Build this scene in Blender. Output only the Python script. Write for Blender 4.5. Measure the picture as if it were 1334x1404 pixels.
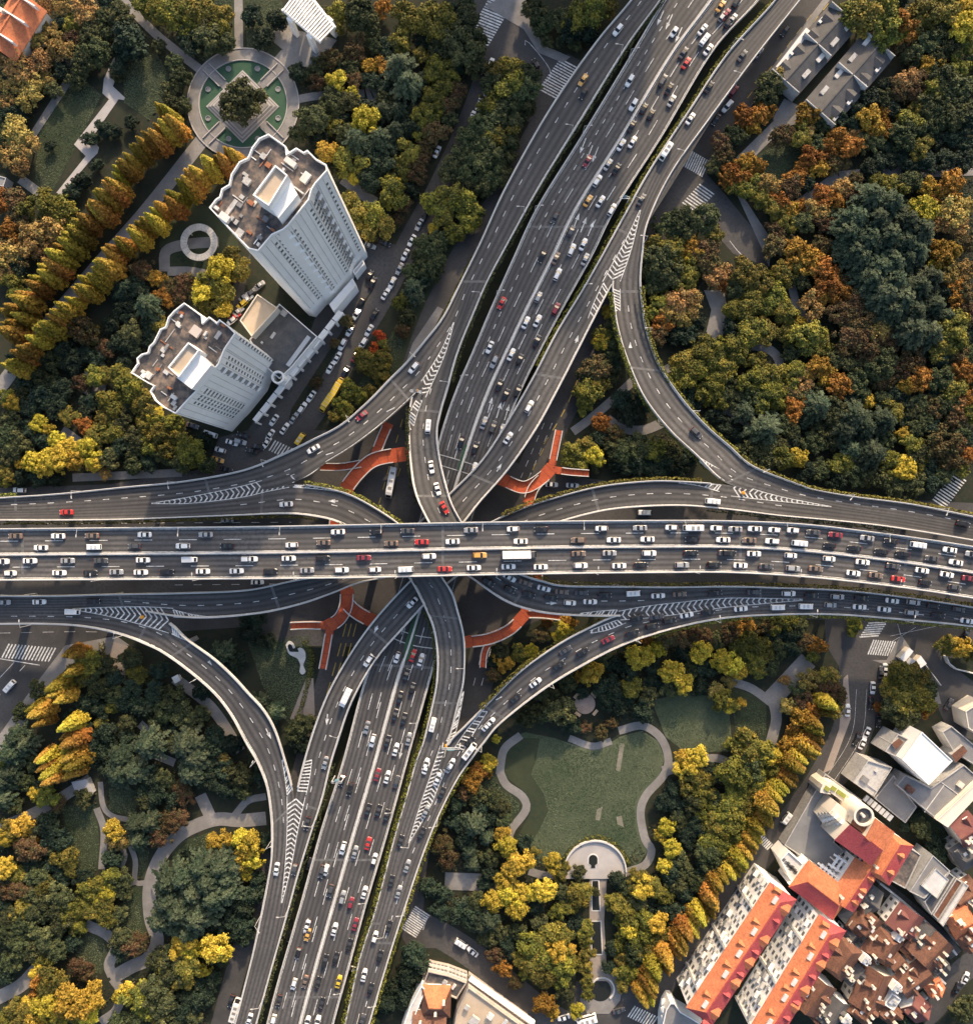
import bpy, math, random
import numpy as np
from mathutils import Vector, Matrix
random.seed(7)
SC = bpy.context.scene
for o in list(bpy.data.objects):
    bpy.data.objects.remove(o)
COL = SC.collection

# ---------------------------------------------------------------- camera, sky, sun, exposure
H = 280.0            # drone height above the street, metres
F = 1036.0           # focal length, photo pixels
UC, VC = 667.0, 702.0
cam = bpy.data.cameras.new('camera'); cob = bpy.data.objects.new('camera', cam); COL.objects.link(cob)
cob.location = (0, 0, H); cob.rotation_euler = (0, 0, 0)
cam.sensor_fit = 'AUTO'; cam.sensor_width = 36; cam.lens = 36 * F / 1404
cam.clip_start = 1; cam.clip_end = 6000
SC.camera = cob

SUN_EL, SUN_AZ = math.radians(25), math.radians(14)      # azimuth clockwise from +Y
wd = bpy.data.worlds.new('World'); SC.world = wd; wd.use_nodes = True
nt = wd.node_tree; nt.nodes.clear()
bg = nt.nodes.new('ShaderNodeBackground'); sk = nt.nodes.new('ShaderNodeTexSky'); wo = nt.nodes.new('ShaderNodeOutputWorld')
sk.sky_type = 'NISHITA'; sk.sun_disc = False; sk.sun_elevation = SUN_EL; sk.sun_rotation = SUN_AZ
sk.air_density = 1.0; sk.dust_density = 4.0; sk.ozone_density = 0.6
bg.inputs[1].default_value = 0.15
nt.links.new(sk.outputs[0], bg.inputs[0]); nt.links.new(bg.outputs[0], wo.inputs[0])
sl = bpy.data.lights.new('sun', 'SUN'); so = bpy.data.objects.new('sun', sl); COL.objects.link(so)
sl.energy = 2.9; sl.angle = math.radians(1.5); sl.color = (1.0, 0.77, 0.52)
sd = Vector((math.sin(SUN_AZ) * math.cos(SUN_EL), math.cos(SUN_AZ) * math.cos(SUN_EL), math.sin(SUN_EL)))
so.rotation_euler = sd.to_track_quat('Z', 'Y').to_euler(); so.location = (0, 300, 300)
SC.view_settings.view_transform = 'Standard'; SC.view_settings.look = 'None'
SC.view_settings.exposure = 1.0; SC.view_settings.gamma = 1

def P(u, v, z=0.0):
    k = (H - z) / F
    return np.array([(u - UC) * k, -(v - VC) * k, z])

# ---------------------------------------------------------------- materials
MATS = {}
def mat(name, col, rough=0.8, col2=None, scale=0.3, spec=0.3, metal=0.0, bump=0.0, detail=6, objrand=0.0, island=0.0, fac=(0.35, 0.65), scale2=None, dirt=None):
    if name in MATS: return MATS[name]
    m = bpy.data.materials.new(name); m.use_nodes = True
    n = m.node_tree.nodes; l = m.node_tree.links
    b = n['Principled BSDF']
    b.inputs['Roughness'].default_value = rough; b.inputs['Specular IOR Level'].default_value = spec
    b.inputs['Metallic'].default_value = metal
    c = tuple(col) + (1,)
    out = None
    if col2 is not None:
        tc = n.new('ShaderNodeTexCoord'); nz = n.new('ShaderNodeTexNoise')
        nz.inputs['Scale'].default_value = scale; nz.inputs['Detail'].default_value = detail; nz.inputs['Roughness'].default_value = 0.65
        l.new(tc.outputs['Object'], nz.inputs['Vector'])
        mr = n.new('ShaderNodeMapRange'); mr.inputs[1].default_value = fac[0]; mr.inputs[2].default_value = fac[1]
        l.new(nz.outputs['Fac'], mr.inputs[0])
        mx = n.new('ShaderNodeMix'); mx.data_type = 'RGBA'
        mx.inputs[6].default_value = c; mx.inputs[7].default_value = tuple(col2) + (1,)
        l.new(mr.outputs[0], mx.inputs[0]); out = mx.outputs[2]
        if dirt is not None:
            n2 = n.new('ShaderNodeTexNoise'); n2.inputs['Scale'].default_value = scale2 or scale * 6; n2.inputs['Detail'].default_value = 4
            l.new(tc.outputs['Object'], n2.inputs['Vector'])
            m2 = n.new('ShaderNodeMapRange'); m2.inputs[1].default_value = 0.45; m2.inputs[2].default_value = 0.7
            l.new(n2.outputs['Fac'], m2.inputs[0])
            mx2 = n.new('ShaderNodeMix'); mx2.data_type = 'RGBA'
            l.new(m2.outputs[0], mx2.inputs[0]); l.new(out, mx2.inputs[6]); mx2.inputs[7].default_value = tuple(dirt) + (1,)
            out = mx2.outputs[2]
    if objrand or island:
        hs = n.new('ShaderNodeHueSaturation')
        if out is not None: l.new(out, hs.inputs['Color'])
        else: hs.inputs['Color'].default_value = c
        val = None
        if objrand:
            oi = n.new('ShaderNodeObjectInfo')
            a = n.new('ShaderNodeMapRange'); a.inputs[3].default_value = 0.5 - 0.02 * objrand; a.inputs[4].default_value = 0.5 + 0.03 * objrand
            l.new(oi.outputs['Random'], a.inputs[0]); l.new(a.outputs[0], hs.inputs['Hue'])
            wn = n.new('ShaderNodeTexWhiteNoise'); wn.noise_dimensions = '1D'; l.new(oi.outputs['Random'], wn.inputs['W'])
            bb = n.new('ShaderNodeMapRange'); bb.inputs[3].default_value = 1 - 0.35 * objrand; bb.inputs[4].default_value = 1 + 0.35 * objrand
            l.new(wn.outputs['Value'], bb.inputs[0]); val = bb.outputs[0]
        if island:
            gi = n.new('ShaderNodeNewGeometry')
            d = n.new('ShaderNodeMapRange'); d.inputs[3].default_value = 1 - island; d.inputs[4].default_value = 1 + island
            l.new(gi.outputs['Random Per Island'], d.inputs[0])
            if val is not None:
                mm = n.new('ShaderNodeMath'); mm.operation = 'MULTIPLY'; l.new(val, mm.inputs[0]); l.new(d.outputs[0], mm.inputs[1]); val = mm.outputs[0]
            else: val = d.outputs[0]
        if val is not None: l.new(val, hs.inputs['Value'])
        out = hs.outputs['Color']
    if out is not None: l.new(out, b.inputs['Base Color'])
    else: b.inputs['Base Color'].default_value = c
    if bump:
        nb = n.new('ShaderNodeTexNoise'); nb.inputs['Scale'].default_value = scale * 8; nb.inputs['Detail'].default_value = 5
        tc2 = n.new('ShaderNodeTexCoord'); l.new(tc2.outputs['Object'], nb.inputs['Vector'])
        bp = n.new('ShaderNodeBump'); bp.inputs['Strength'].default_value = bump; l.new(nb.outputs['Fac'], bp.inputs['Height'])
        l.new(bp.outputs[0], b.inputs['Normal'])
    MATS[name] = m
    return m

ASPH = mat('asphalt_deck', (0.050, 0.049, 0.050), 0.75, (0.092, 0.088, 0.086), 0.035, bump=0.1, dirt=(0.058, 0.056, 0.057), scale2=0.9, objrand=.3)
ASPH2 = mat('asphalt_street', (0.038, 0.037, 0.038), 0.85, (0.088, 0.083, 0.08), 0.04, bump=0.1, dirt=(0.052, 0.051, 0.052), scale2=1.1)
CONC = mat('concrete_parapet', (0.46, 0.45, 0.43), 0.8, (0.66, 0.64, 0.61), 0.25, dirt=(0.5, 0.48, 0.45), scale2=2.0)
CONCD = mat('concrete_dark', (0.20, 0.20, 0.20), 0.85, (0.28, 0.27, 0.26), 0.2)
JOINT = mat('joint_steel', (0.085, 0.085, 0.085), 0.6, (0.15, 0.148, 0.145), .6)
PAINT = mat('road_paint', (0.78, 0.78, 0.76), 0.7, (0.52, 0.52, 0.51), 0.4, dirt=(0.26, 0.26, 0.255), scale2=1.4)
PAINTY = mat('road_paint_yellow', (0.45, 0.33, 0.07), 0.7, (0.35, 0.25, 0.06), 0.7)
PAVE = mat('paving', (0.16, 0.152, 0.145), 0.85, (0.26, 0.247, 0.235), 0.12, dirt=(0.19, 0.182, 0.175), scale2=1.2)
PAVEW = mat('paving_tan', (0.26, 0.22, 0.19), 0.85, (0.33, 0.28, 0.24), 0.15, dirt=(0.26, 0.22, 0.19), scale2=1.5)
PLAZA = mat('plaza_stone', (0.34, 0.32, 0.31), 0.8, (0.42, 0.39, 0.37), 0.2)
REDDK = mat('footbridge_red', (0.33, 0.058, 0.022), 0.8, (0.44, 0.095, 0.035), 0.35, dirt=(0.29, 0.06, 0.03), scale2=1.5)
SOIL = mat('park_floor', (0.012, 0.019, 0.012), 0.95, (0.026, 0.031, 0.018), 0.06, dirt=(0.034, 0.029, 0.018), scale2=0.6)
LAWN = mat('lawn_grass', (0.034, 0.055, 0.028), 0.95, (0.105, 0.122, 0.072), 0.03, dirt=(0.07, 0.082, 0.048), scale2=0.5, bump=0.3)
LAWND = mat('lawn_dark', (0.018, 0.032, 0.018), 0.95, (0.045, 0.055, 0.028), 0.06, dirt=(0.04, 0.042, 0.022), scale2=0.7)
EARTH = mat('bare_earth', (0.12, 0.125, 0.085), 0.95, (0.24, 0.21, 0.17), 0.35)
WHITE = mat('white_tile_wall', (0.80, 0.785, 0.755), 0.6, (0.87, 0.855, 0.825), 0.12)
CREAM = mat('cream_wall', (0.62, 0.56, 0.47), 0.7, (0.70, 0.63, 0.53), 0.2)
GREYW = mat('grey_render', (0.36, 0.35, 0.34), 0.8, (0.46, 0.45, 0.43), 0.2, dirt=(0.3, 0.29, 0.28))
ROOFD = mat('roof_felt', (0.05, 0.05, 0.054), 0.9, (0.24, 0.18, 0.14), 0.2, dirt=(0.075, 0.072, 0.072), scale2=0.6, fac=(0.42, 0.60))
ROOFB = mat('roof_beige', (0.42, 0.33, 0.24), 0.85, (0.5, 0.41, 0.31), 0.15)
ROOFG = mat('roof_grey', (0.17, 0.17, 0.175), 0.85, (0.25, 0.245, 0.24), 0.15, dirt=(0.2, 0.19, 0.185), scale2=0.7)
GLASS = mat('dark_glass', (0.09, 0.095, 0.10), 0.2, (0.2, 0.2, 0.2), 0.5, spec=0.5)
CARGL = mat('car_glass', (0.018, 0.02, 0.024), 0.12, spec=0.6)
RUBB = mat('rubber', (0.02, 0.02, 0.02), 0.8)
STEEL = mat('galvanised_steel', (0.52, 0.52, 0.52), 0.45, metal=0.2)
WATER = mat('pond_water', (0.018, 0.02, 0.017), 0.2, spec=0.3)
HALLT = mat('grey_roof_tile', (0.062, 0.062, 0.065), 0.85, (0.115, 0.11, 0.108), 0.25, dirt=(0.085, 0.082, 0.082), scale2=2.0)
BARK = mat('bark', (0.10, 0.075, 0.055), 0.9, (0.14, 0.11, 0.08), 2.0)
GOLD = mat('barrel_orange', (0.75, 0.33, 0.03), 0.5)

def tile_mat(name, c1, c2, rs=2.2):
    """roof tiles: rows of pans along the slope"""
    m = mat(name, c1, 0.75, c2, 0.35, dirt=tuple(0.8 * a for a in c1), scale2=1.6)
    n = m.node_tree.nodes; l = m.node_tree.links
    tc = n.new('ShaderNodeTexCoord'); wv = n.new('ShaderNodeTexWave'); wv.bands_direction = 'DIAGONAL'
    wv.inputs['Scale'].default_value = rs; l.new(tc.outputs['Object'], wv.inputs['Vector'])
    bp = n.new('ShaderNodeBump'); bp.inputs['Strength'].default_value = 0.25; bp.inputs['Distance'].default_value = 0.08
    l.new(wv.outputs['Fac'], bp.inputs['Height']); l.new(bp.outputs[0], n['Principled BSDF'].inputs['Normal'])
    return m
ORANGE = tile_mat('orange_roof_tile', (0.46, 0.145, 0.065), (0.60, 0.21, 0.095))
CRIMSON = tile_mat('crimson_roof_tile', (0.36, 0.060, 0.066), (0.44, 0.085, 0.08))  # also tints the shaded slopes of orange roofs, shade put into the colour
BROWN = tile_mat('brown_roof_tile', (0.115, 0.056, 0.038), (0.20, 0.092, 0.058), 4)

# ---------------------------------------------------------------- mesh helpers
class MB:
    def __init__(s): s.v = []; s.f = []
    def add(s, vs, fs):
        k = len(s.v); s.v += [tuple(map(float, a)) for a in vs]; s.f += [tuple(k + i for i in f) for f in fs]
    def box(s, c, d, rz=0.0, tilt=None):
        cx, cy, cz = c; hx, hy, hz = d[0] / 2, d[1] / 2, d[2] / 2
        co, si = math.cos(rz), math.sin(rz); vs = []
        for x, y, z in ((-1, -1, -1), (1, -1, -1), (1, 1, -1), (-1, 1, -1), (-1, -1, 1), (1, -1, 1), (1, 1, 1), (-1, 1, 1)):
            X, Y = x * hx, y * hy
            vs.append((cx + X * co - Y * si, cy + X * si + Y * co, cz + z * hz))
        s.add(vs, [(3, 2, 1, 0), (4, 5, 6, 7), (0, 1, 5, 4), (1, 2, 6, 5), (2, 3, 7, 6), (3, 0, 4, 7)])
    def prism(s, poly, z0, z1):
        """poly: world xy list"""
        n = len(poly)
        ar = sum(poly[i][0] * poly[(i + 1) % n][1] - poly[(i + 1) % n][0] * poly[i][1] for i in range(n))
        if ar < 0: poly = poly[::-1]
        vs = [(p[0], p[1], z0) for p in poly] + [(p[0], p[1], z1) for p in poly]
        fs = [tuple(range(n - 1, -1, -1)), tuple(range(n, 2 * n))] + [(i, (i + 1) % n, n + (i + 1) % n, n + i) for i in range(n)]
        s.add(vs, fs)
    def tube(s, a, b, r0, r1, n=8):
        a = Vector(a); b = Vector(b); d = (b - a)
        q = d.to_track_quat('Z', 'Y'); vs = []
        for p, r in ((a, r0), (b, r1)):
            for i in range(n):
                t = 2 * math.pi * i / n
                vs.append(p + q @ Vector((r * math.cos(t), r * math.sin(t), 0)))
        fs = [(i, (i + 1) % n, n + (i + 1) % n, n + i) for i in range(n)] + [tuple(range(n - 1, -1, -1)), tuple(range(n, 2 * n))]
        s.add(vs, fs)
    def build(s, name, m, parent=None, smooth=False):
        me = bpy.data.meshes.new(name); me.from_pydata(s.v, [], s.f); me.update()
        if smooth: me.polygons.foreach_set('use_smooth', [True] * len(me.polygons))
        me.materials.append(m)
        o = bpy.data.objects.new(name, me); COL.objects.link(o)
        if parent: o.parent = parent
        return o

def tag(o, label, cat, group=None, kind=None):
    if label: o['label'] = label
    if cat: o['category'] = cat
    if group: o['group'] = group
    if kind: o['kind'] = kind
    return o
def struct(name, mb, m):
    o = mb.build(name, m); o['kind'] = 'structure'; return o
def thing(name, label, cat, loc=(0, 0, 0), rz=0.0, group=None):
    o = bpy.data.objects.new(name, None); COL.objects.link(o); o.empty_display_size = 0.5
    o.location = loc; o.rotation_euler = (0, 0, rz)
    return tag(o, label, cat, group)
def copy_tree(o, parent=None):
    c = o.copy(); COL.objects.link(c)
    if parent: c.parent = parent
    for ch in o.children: copy_tree(ch, c)
    return c
ORD = ['', 'first', 'second', 'third', 'fourth', 'fifth', 'sixth', 'seventh', 'eighth', 'ninth', 'tenth', 'eleventh', 'twelfth']
def ordw(n):
    if n < 13: return ORD[n]
    return '%d%s' % (n, 'th' if 10 <= n % 100 <= 20 else {1: 'st', 2: 'nd', 3: 'rd'}.get(n % 10, 'th'))

def cr(pts, step=6):
    """Catmull-Rom through rows of pts; returns samples and parameter"""
    A = np.array(pts, float); n = len(A); out = []; ts = []
    for i in range(n - 1):
        p0 = A[max(i - 1, 0)]; p1 = A[i]; p2 = A[i + 1]; p3 = A[min(i + 2, n - 1)]
        if i == 0: p0 = 2 * p1 - p2
        if i == n - 2: p3 = 2 * p2 - p1
        m = max(2, int(np.hypot(*(p2 - p1)[:2]) / step))
        for k in range(m):
            t = k / m
            out.append(0.5 * (2 * p1 + (p2 - p0) * t + (2 * p0 - 5 * p1 + 4 * p2 - p3) * t * t + (3 * p1 - p0 - 3 * p2 + p3) * t ** 3)); ts.append(i + t)
    out.append(A[-1]); ts.append(n - 1)
    return np.array(out), np.array(ts)

def strip(mb, Lp, Rp):
    n = len(Lp)
    mb.add(list(Lp) + list(Rp), [(i, i + 1, n + i + 1, n + i) if False else (n + i, n + i + 1, i + 1, i) for i in range(n - 1)])

def sheet(mb, poly_px, z, m=None):
    vs = [P(u, v, z) for u, v in poly_px]
    n = len(vs); ar = sum(vs[i][0] * vs[(i + 1) % n][1] - vs[(i + 1) % n][0] * vs[i][1] for i in range(n))
    if ar < 0: vs = vs[::-1]
    mb.add(vs, [tuple(range(n))])

def path_strip(mb, pts, w, z, step=5, smooth=True):
    """paved path along px points, width w metres"""
    A = np.array(pts, float)
    if smooth and len(A) > 2: A, _ = cr(A, step)
    W = np.array([P(u, v, z) for u, v in A[:, :2]])
    t = np.gradient(W, axis=0); t /= np.maximum(np.linalg.norm(t, axis=1), 1e-6)[:, None]
    nrm = np.stack([-t[:, 1], t[:, 0], 0 * t[:, 0]], 1)
    strip(mb, W + nrm * w / 2, W - nrm * w / 2)

def wheel_tracks(m):
    n = m.node_tree.nodes; l = m.node_tree.links; b = n['Principled BSDF']; src = b.inputs['Base Color'].links[0].from_socket
    at = n.new('ShaderNodeAttribute'); at.attribute_name = 'across'
    mu = n.new('ShaderNodeMath'); mu.operation = 'MULTIPLY'; mu.inputs[1].default_value = 4 * math.pi; l.new(at.outputs['Fac'], mu.inputs[0])
    cs = n.new('ShaderNodeMath'); cs.operation = 'COSINE'; l.new(mu.outputs[0], cs.inputs[0])
    tc = n.new('ShaderNodeTexCoord'); nz = n.new('ShaderNodeTexNoise'); nz.inputs['Scale'].default_value = .07; l.new(tc.outputs['Object'], nz.inputs['Vector'])
    m2 = n.new('ShaderNodeMath'); m2.operation = 'MULTIPLY'; l.new(cs.outputs[0], m2.inputs[0]); l.new(nz.outputs['Fac'], m2.inputs[1])
    mr = n.new('ShaderNodeMapRange'); mr.inputs[1].default_value = -.6; mr.inputs[2].default_value = .6; mr.inputs[3].default_value = .70; mr.inputs[4].default_value = 1.42; l.new(m2.outputs[0], mr.inputs[0])
    hs = n.new('ShaderNodeHueSaturation'); l.new(src, hs.inputs['Color']); l.new(mr.outputs[0], hs.inputs['Value']); l.new(hs.outputs[0], b.inputs['Base Color'])
wheel_tracks(ASPH)
# ---------------------------------------------------------------- elevated roads
# rows: left-edge u,v | right-edge u,v (photo pixels, read at the deck's own height) | deck height
RIB = {}
def inside(poly, x, y):
    n = len(poly); c = False; j = n - 1
    for i in range(n):
        xi, yi = poly[i]; xj, yj = poly[j]
        if (yi > y) != (yj > y) and x < (xj - xi) * (y - yi) / (yj - yi) + xi: c = not c
        j = i
    return c

class Ribbon:
    def __init__(s, key, rows, dz=0.0):
        S, T = cr(rows, 6); s.S = S; s.T = T; s.key = key
        s.L = np.array([P(r[0], r[1], r[4] + dz) for r in S]); s.R = np.array([P(r[2], r[3], r[4] + dz) for r in S])
        s.C = (s.L + s.R) / 2; s.cpx = (S[:, :2] + S[:, 2:4]) / 2; s.z = S[:, 4] + dz
        s.pxpoly = [tuple(a) for a in S[:, :2]] + [tuple(a) for a in S[::-1, 2:4]]
        s.wpoly = [tuple(a[:2]) for a in s.L] + [tuple(a[:2]) for a in s.R[::-1]]
        d = np.linalg.norm(np.diff(s.C, axis=0), axis=1); s.arc = np.concatenate([[0], np.cumsum(d)])
        RIB[key] = s
        # which side is left of travel
        t = s.C[1] - s.C[0]; w = s.L[0] - s.R[0]
        s.flip = (t[0] * w[1] - t[1] * w[0]) < 0
    def at(s, f, arc, up=0.0):
        a = np.interp(arc, s.arc, np.arange(len(s.arc))); i = np.clip(int(a), 0, len(s.L) - 2); k = a - i
        l = s.L[i] * (1 - k) + s.L[i + 1] * k; r = s.R[i] * (1 - k) + s.R[i + 1] * k
        p = l * (1 - f) + r * f; p = p.copy(); p[2] += up; return p
    def arc_at(s, t): return float(np.interp(t, s.T, s.arc))
    def near(s, u, v):
        d = np.hypot(s.cpx[:, 0] - u, s.cpx[:, 1] - v); i = int(np.argmin(d)); i2 = min(max(i, 1), len(s.C) - 2)
        t = s.C[i2 + 1] - s.C[i2 - 1]; return s.z[i], math.atan2(t[1], t[0]), s.arc[i]

def qstrip(mb, A, B, flip):
    n = len(A)
    if flip: A, B = B, A
    mb.add(list(A) + list(B), [(n + i, n + i + 1, i + 1, i) for i in range(n - 1)])

def edge_profile(mb, E, I, h0, h1, w, inset=0.0):
    """a wall along edge E (n,3); I: same rows of the opposite edge (gives inward direction)"""
    d = I - E; d[:, 2] = 0; d /= np.linalg.norm(d, axis=1)[:, None]
    a = E + d * inset; b = E + d * (inset + w); n = len(E)
    up0 = np.array([0, 0, h0]); up1 = np.array([0, 0, h1])
    vs = list(a + up0) + list(a + up1) + list(b + up1) + list(b + up0); fs = []
    for i in range(n - 1):
        for q in range(4):
            q2 = (q + 1) % 4; fs.append((q * n + i, q * n + i + 1, q2 * n + i + 1, q2 * n + i))
    fs += [(0, n, 2 * n, 3 * n), (n - 1, 4 * n - 1, 3 * n - 1, 2 * n - 1)]
    mb.add(vs, fs)

def dashes(rb, mb, f, on, off, t0=None, t1=None, w=0.24, phase=0.0, up=0.012):
    a = rb.arc_at(t0) if t0 is not None else 0; e = rb.arc_at(t1) if t1 is not None else rb.arc[-1]
    x = a + phase
    while x < e:
        x2 = min(x + on, e); m = max(2, int((x2 - x) / 3) + 1); pts = [rb.at(f, q, up) for q in np.linspace(x, x2, m)]
        pts = np.array(pts); t = np.gradient(pts, axis=0); t /= np.linalg.norm(t, axis=1)[:, None]
        nn = np.stack([-t[:, 1], t[:, 0], 0 * t[:, 0]], 1) * w / 2
        qstrip(mb, pts + nn, pts - nn, False); x += on + off
def solid(rb, mb, f, t0=None, t1=None, w=0.18, up=0.012):
    a = rb.arc_at(t0) if t0 is not None else 0; e = rb.arc_at(t1) if t1 is not None else rb.arc[-1]
    dashes(rb, mb, f, e - a + 1, 1, t0, t1, w, 0, up)

def viaduct(key, name, label, rows, walls, lines, dz=0.0, thick=1.5, joints=(), wall_w=0.55, wall_h=0.95, pier_rng=None, medians=()):
    rb = Ribbon(key, rows, dz)
    root = thing(name, label, 'elevated road', tuple(rb.C[len(rb.C) // 2] * np.array([1, 1, 0])), 0)
    off = np.array(root.location)
    def bld(mb, nm, m):
        mb.v = [(a[0] - off[0], a[1] - off[1], a[2]) for a in mb.v]; return mb.build(nm, m, root)
    mb = MB(); qstrip(mb, rb.L, rb.R, rb.flip)
    dn = np.array([0, 0, -thick]); Li = rb.L * .85 + rb.R * .15 + dn; Ri = rb.R * .85 + rb.L * .15 + dn
    qstrip(mb, Li, Ri, not rb.flip)
    qstrip(mb, rb.L + dn * .3, rb.L, rb.flip); qstrip(mb, Li, rb.L + dn * .3, rb.flip)
    qstrip(mb, rb.R, rb.R + dn * .3, rb.flip); qstrip(mb, rb.R + dn * .3, Ri, rb.flip)
    dk = bld(mb, 'deck', ASPH); nl = {'A': 5.0, 'K': 7.0}.get(key, 2.4); n_ = len(rb.L)
    at = dk.data.attributes.new('across', 'FLOAT', 'POINT'); av = np.full(len(dk.data.vertices), .25, np.float32); first_r = rb.flip; av[:n_] = nl if first_r else 0; av[n_:2 * n_] = 0 if first_r else nl; at.data.foreach_set('value', av)
    for side, t0, t1 in walls:
        i0 = int(np.argmin(abs(rb.T - t0))); i1 = int(np.argmin(abs(rb.T - t1))) + 1
        E, I = (rb.L, rb.R) if side == 'L' else (rb.R, rb.L)
        m2 = MB(); edge_profile(m2, E[i0:i1].copy(), I[i0:i1].copy(), -0.5, wall_h, wall_w, -0.03); bld(m2, 'parapet', CONC)
        m3 = MB(); edge_profile(m3, E[i0:i1].copy(), I[i0:i1].copy(), wall_h + .002, wall_h + .25, 0.12, 0.12); bld(m3, 'handrail', STEEL)
    for f0, w in medians:
        m2 = MB(); C0 = rb.L * (1 - f0) + rb.R * f0; edge_profile(m2, C0.copy(), rb.R.copy(), 0.0, 0.85, w, -w / 2); bld(m2, 'median_barrier', CONC)
    m4 = MB()
    for ln in lines:
        if ln[0] == 'd': dashes(rb, m4, ln[1], ln[2], ln[3], *ln[4:])
        else: solid(rb, m4, ln[1], *ln[2:])
    if m4.v: bld(m4, 'lane_marking', PAINT)
    for q in joints:
        mj = MB(); a = rb.arc_at(q)
        for d0 in (0,):
            mj.add([rb.at(.02, a - .45, .006), rb.at(.98, a - .45, .006), rb.at(.98, a + .45, .006), rb.at(.02, a + .45, .006)], [(0, 1, 2, 3) if rb.flip else (3, 2, 1, 0)])
        bld(mj, 'expansion_joint', JOINT)
    # piers
    if pier_rng:
        a, e = rb.arc_at(pier_rng[0]), rb.arc_at(pier_rng[1]); k = 0; x = a
        while x < e:
            p = rb.at(.5, x); top = p[2] - thick
            if not any(r.z.mean() < p[2] - 2 and key != q and inside(r.wpoly, p[0], p[1]) for q, r in RIB.items()):
                l = rb.at(.18, x); r_ = rb.at(.82, x); ang = math.atan2(*(r_ - l)[[1, 0]]); mp = MB()
                mp.box((p[0], p[1], top / 2 - .6), (2.4, 1.5, top - 1.2), ang); mp.box((p[0], p[1], top - .62), (np.linalg.norm(r_ - l), 1.7, 1.2), ang)
                bld(mp, 'pier', CONCD)
            x += 32
    return root, rb

# north-south main road, six lanes
K_ROWS = [(945, -60, 1080, -60, 7), (909, 0, 1041, 0, 7), (862, 80, 978, 70, 7), (795, 190, 906, 190, 7), (736, 285, 845, 285, 7), (703, 355, 811, 353, 7), (671, 427, 770, 427, 7), (647, 484, 740, 484, 7), (625, 535, 715, 535, 7), (604, 596, 690, 596, 7),
          (580, 690, 655, 690, 7), (548, 800, 625, 800, 7), (521, 880, 603, 885, 7), (499, 936, 588, 940, 7), (470, 1044, 559, 1044, 7), (440, 1139, 533, 1139, 7), (412, 1240, 503, 1240, 7), (383, 1339, 476, 1339, 7), (366, 1404, 458, 1404, 7), (350, 1470, 442, 1470, 7)]
kl = [('d', .165, 2, 3, 0, 9), ('d', .31, 6, 8, 0, 18, .24, 2), ('d', .18, 6, 8, 9, 19, .24, 0), ('d', .34, 6, 8, 9, 19, .24, 3), ('d', .66, 6, 8, 0, 19, .24, 5), ('d', .82, 6, 8, 0, 19, .24, 1), ('s', .03), ('s', .97), ('s', .475), ('s', .525)]
viaduct('K', 'main_road_viaduct', 'wide six lane north-south road deck passing lowest through the middle of the junction', K_ROWS,
        [('L', 0, 9.3), ('R', 0, 9.0), ('L', 11.5, 19), ('R', 12.2, 19)], kl, joints=(4.35, 10, 12.6, 15.4, 17.4), wall_w=.5, medians=[(.5, .75)], pier_rng=(0, 19))

# low level left-turn ramps (SW-NE diagonal)
E_ROWS = [(1100, -60, 1137, -60, 9), (1062, 0, 1097, 0, 9), (996, 74, 1030, 86, 9), (942, 154, 975, 165, 9), (891, 231, 923, 250, 9), (855, 295, 885, 310, 9), (823, 353, 853, 365, 9), (798, 397, 836, 396, 9), (762, 456, 802, 462, 9.3), (729, 519, 770, 525, 10), (693, 581, 737, 586, 11), (660, 631, 698, 643, 12), (625, 668, 660, 687, 13),
          (575, 715, 612, 745, 13.5), (530, 755, 560, 783, 14), (480, 776, 494, 799, 15), (444, 788, 458, 813, 16), (399, 796, 412, 829, 17), (340, 808, 350, 842, 17), (256, 812, 262, 847, 17), (154, 814, 160, 833, 17), (75, 816, 75, 834, 17), (0, 816, 0, 834, 17), (-60, 816, -60, 834, 17)]
viaduct('E', 'left_turn_ramp', 'low ramp curving from the west side up to the northeast under the top deck', E_ROWS,
        [('L', 0, 23), ('R', 6.9, 19.6)], [('d', .52, 2.2, 4.2, 2, 20, .24), ('s', .05), ('s', .94, 7, 19)], joints=(5.3, 8.9, 11.5, 17.5, 19.9), pier_rng=(1, 22))
H_ROWS = [(1400, 739, 1400, 755, 17), (1334, 724, 1334, 742, 17), (1225, 703, 1225, 724, 17), (1148, 691, 1148, 715, 17), (1071, 679, 1071, 708, 17), (1030, 671, 1030, 703, 17), (991, 664, 987, 698, 17), (942, 660, 938, 694, 16.8), (891, 659, 885, 695, 16.3), (824, 666, 832, 700, 15.5), (763, 681, 778, 713, 14.7), (711, 698, 730, 730, 14),
          (660, 722, 690, 752, 13.5), (605, 757, 632, 787, 13.5), (562, 796, 588, 824, 12.5), (522, 839, 553, 862, 11.5), (494, 875, 521, 898, 11), (468, 916, 499, 932, 10.4), (448, 954, 480, 970, 9.8), (432, 995, 467, 1008, 9.3), (418, 1040, 455, 1046, 9), (407, 1085, 443, 1095, 9), (398, 1140, 426, 1147, 9), (390, 1195, 410, 1199, 9), (382, 1250, 396, 1250, 9), (366, 1320, 376, 1320, 9), (343, 1404, 353, 1404, 9), (325, 1470, 337, 1470, 9)]
viaduct('H', 'left_turn_ramp', 'low ramp curving from the east side down to the southwest under the top deck', H_ROWS,
        [('L', 6.4, 20.9), ('R', 0, 27)], [('d', .5, 2.2, 4.2, 4, 22, .24), ('s', .05, 7, 21), ('s', .94)], joints=(6.3, 9.2, 15.6, 21.3), pier_rng=(0, 27))

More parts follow.
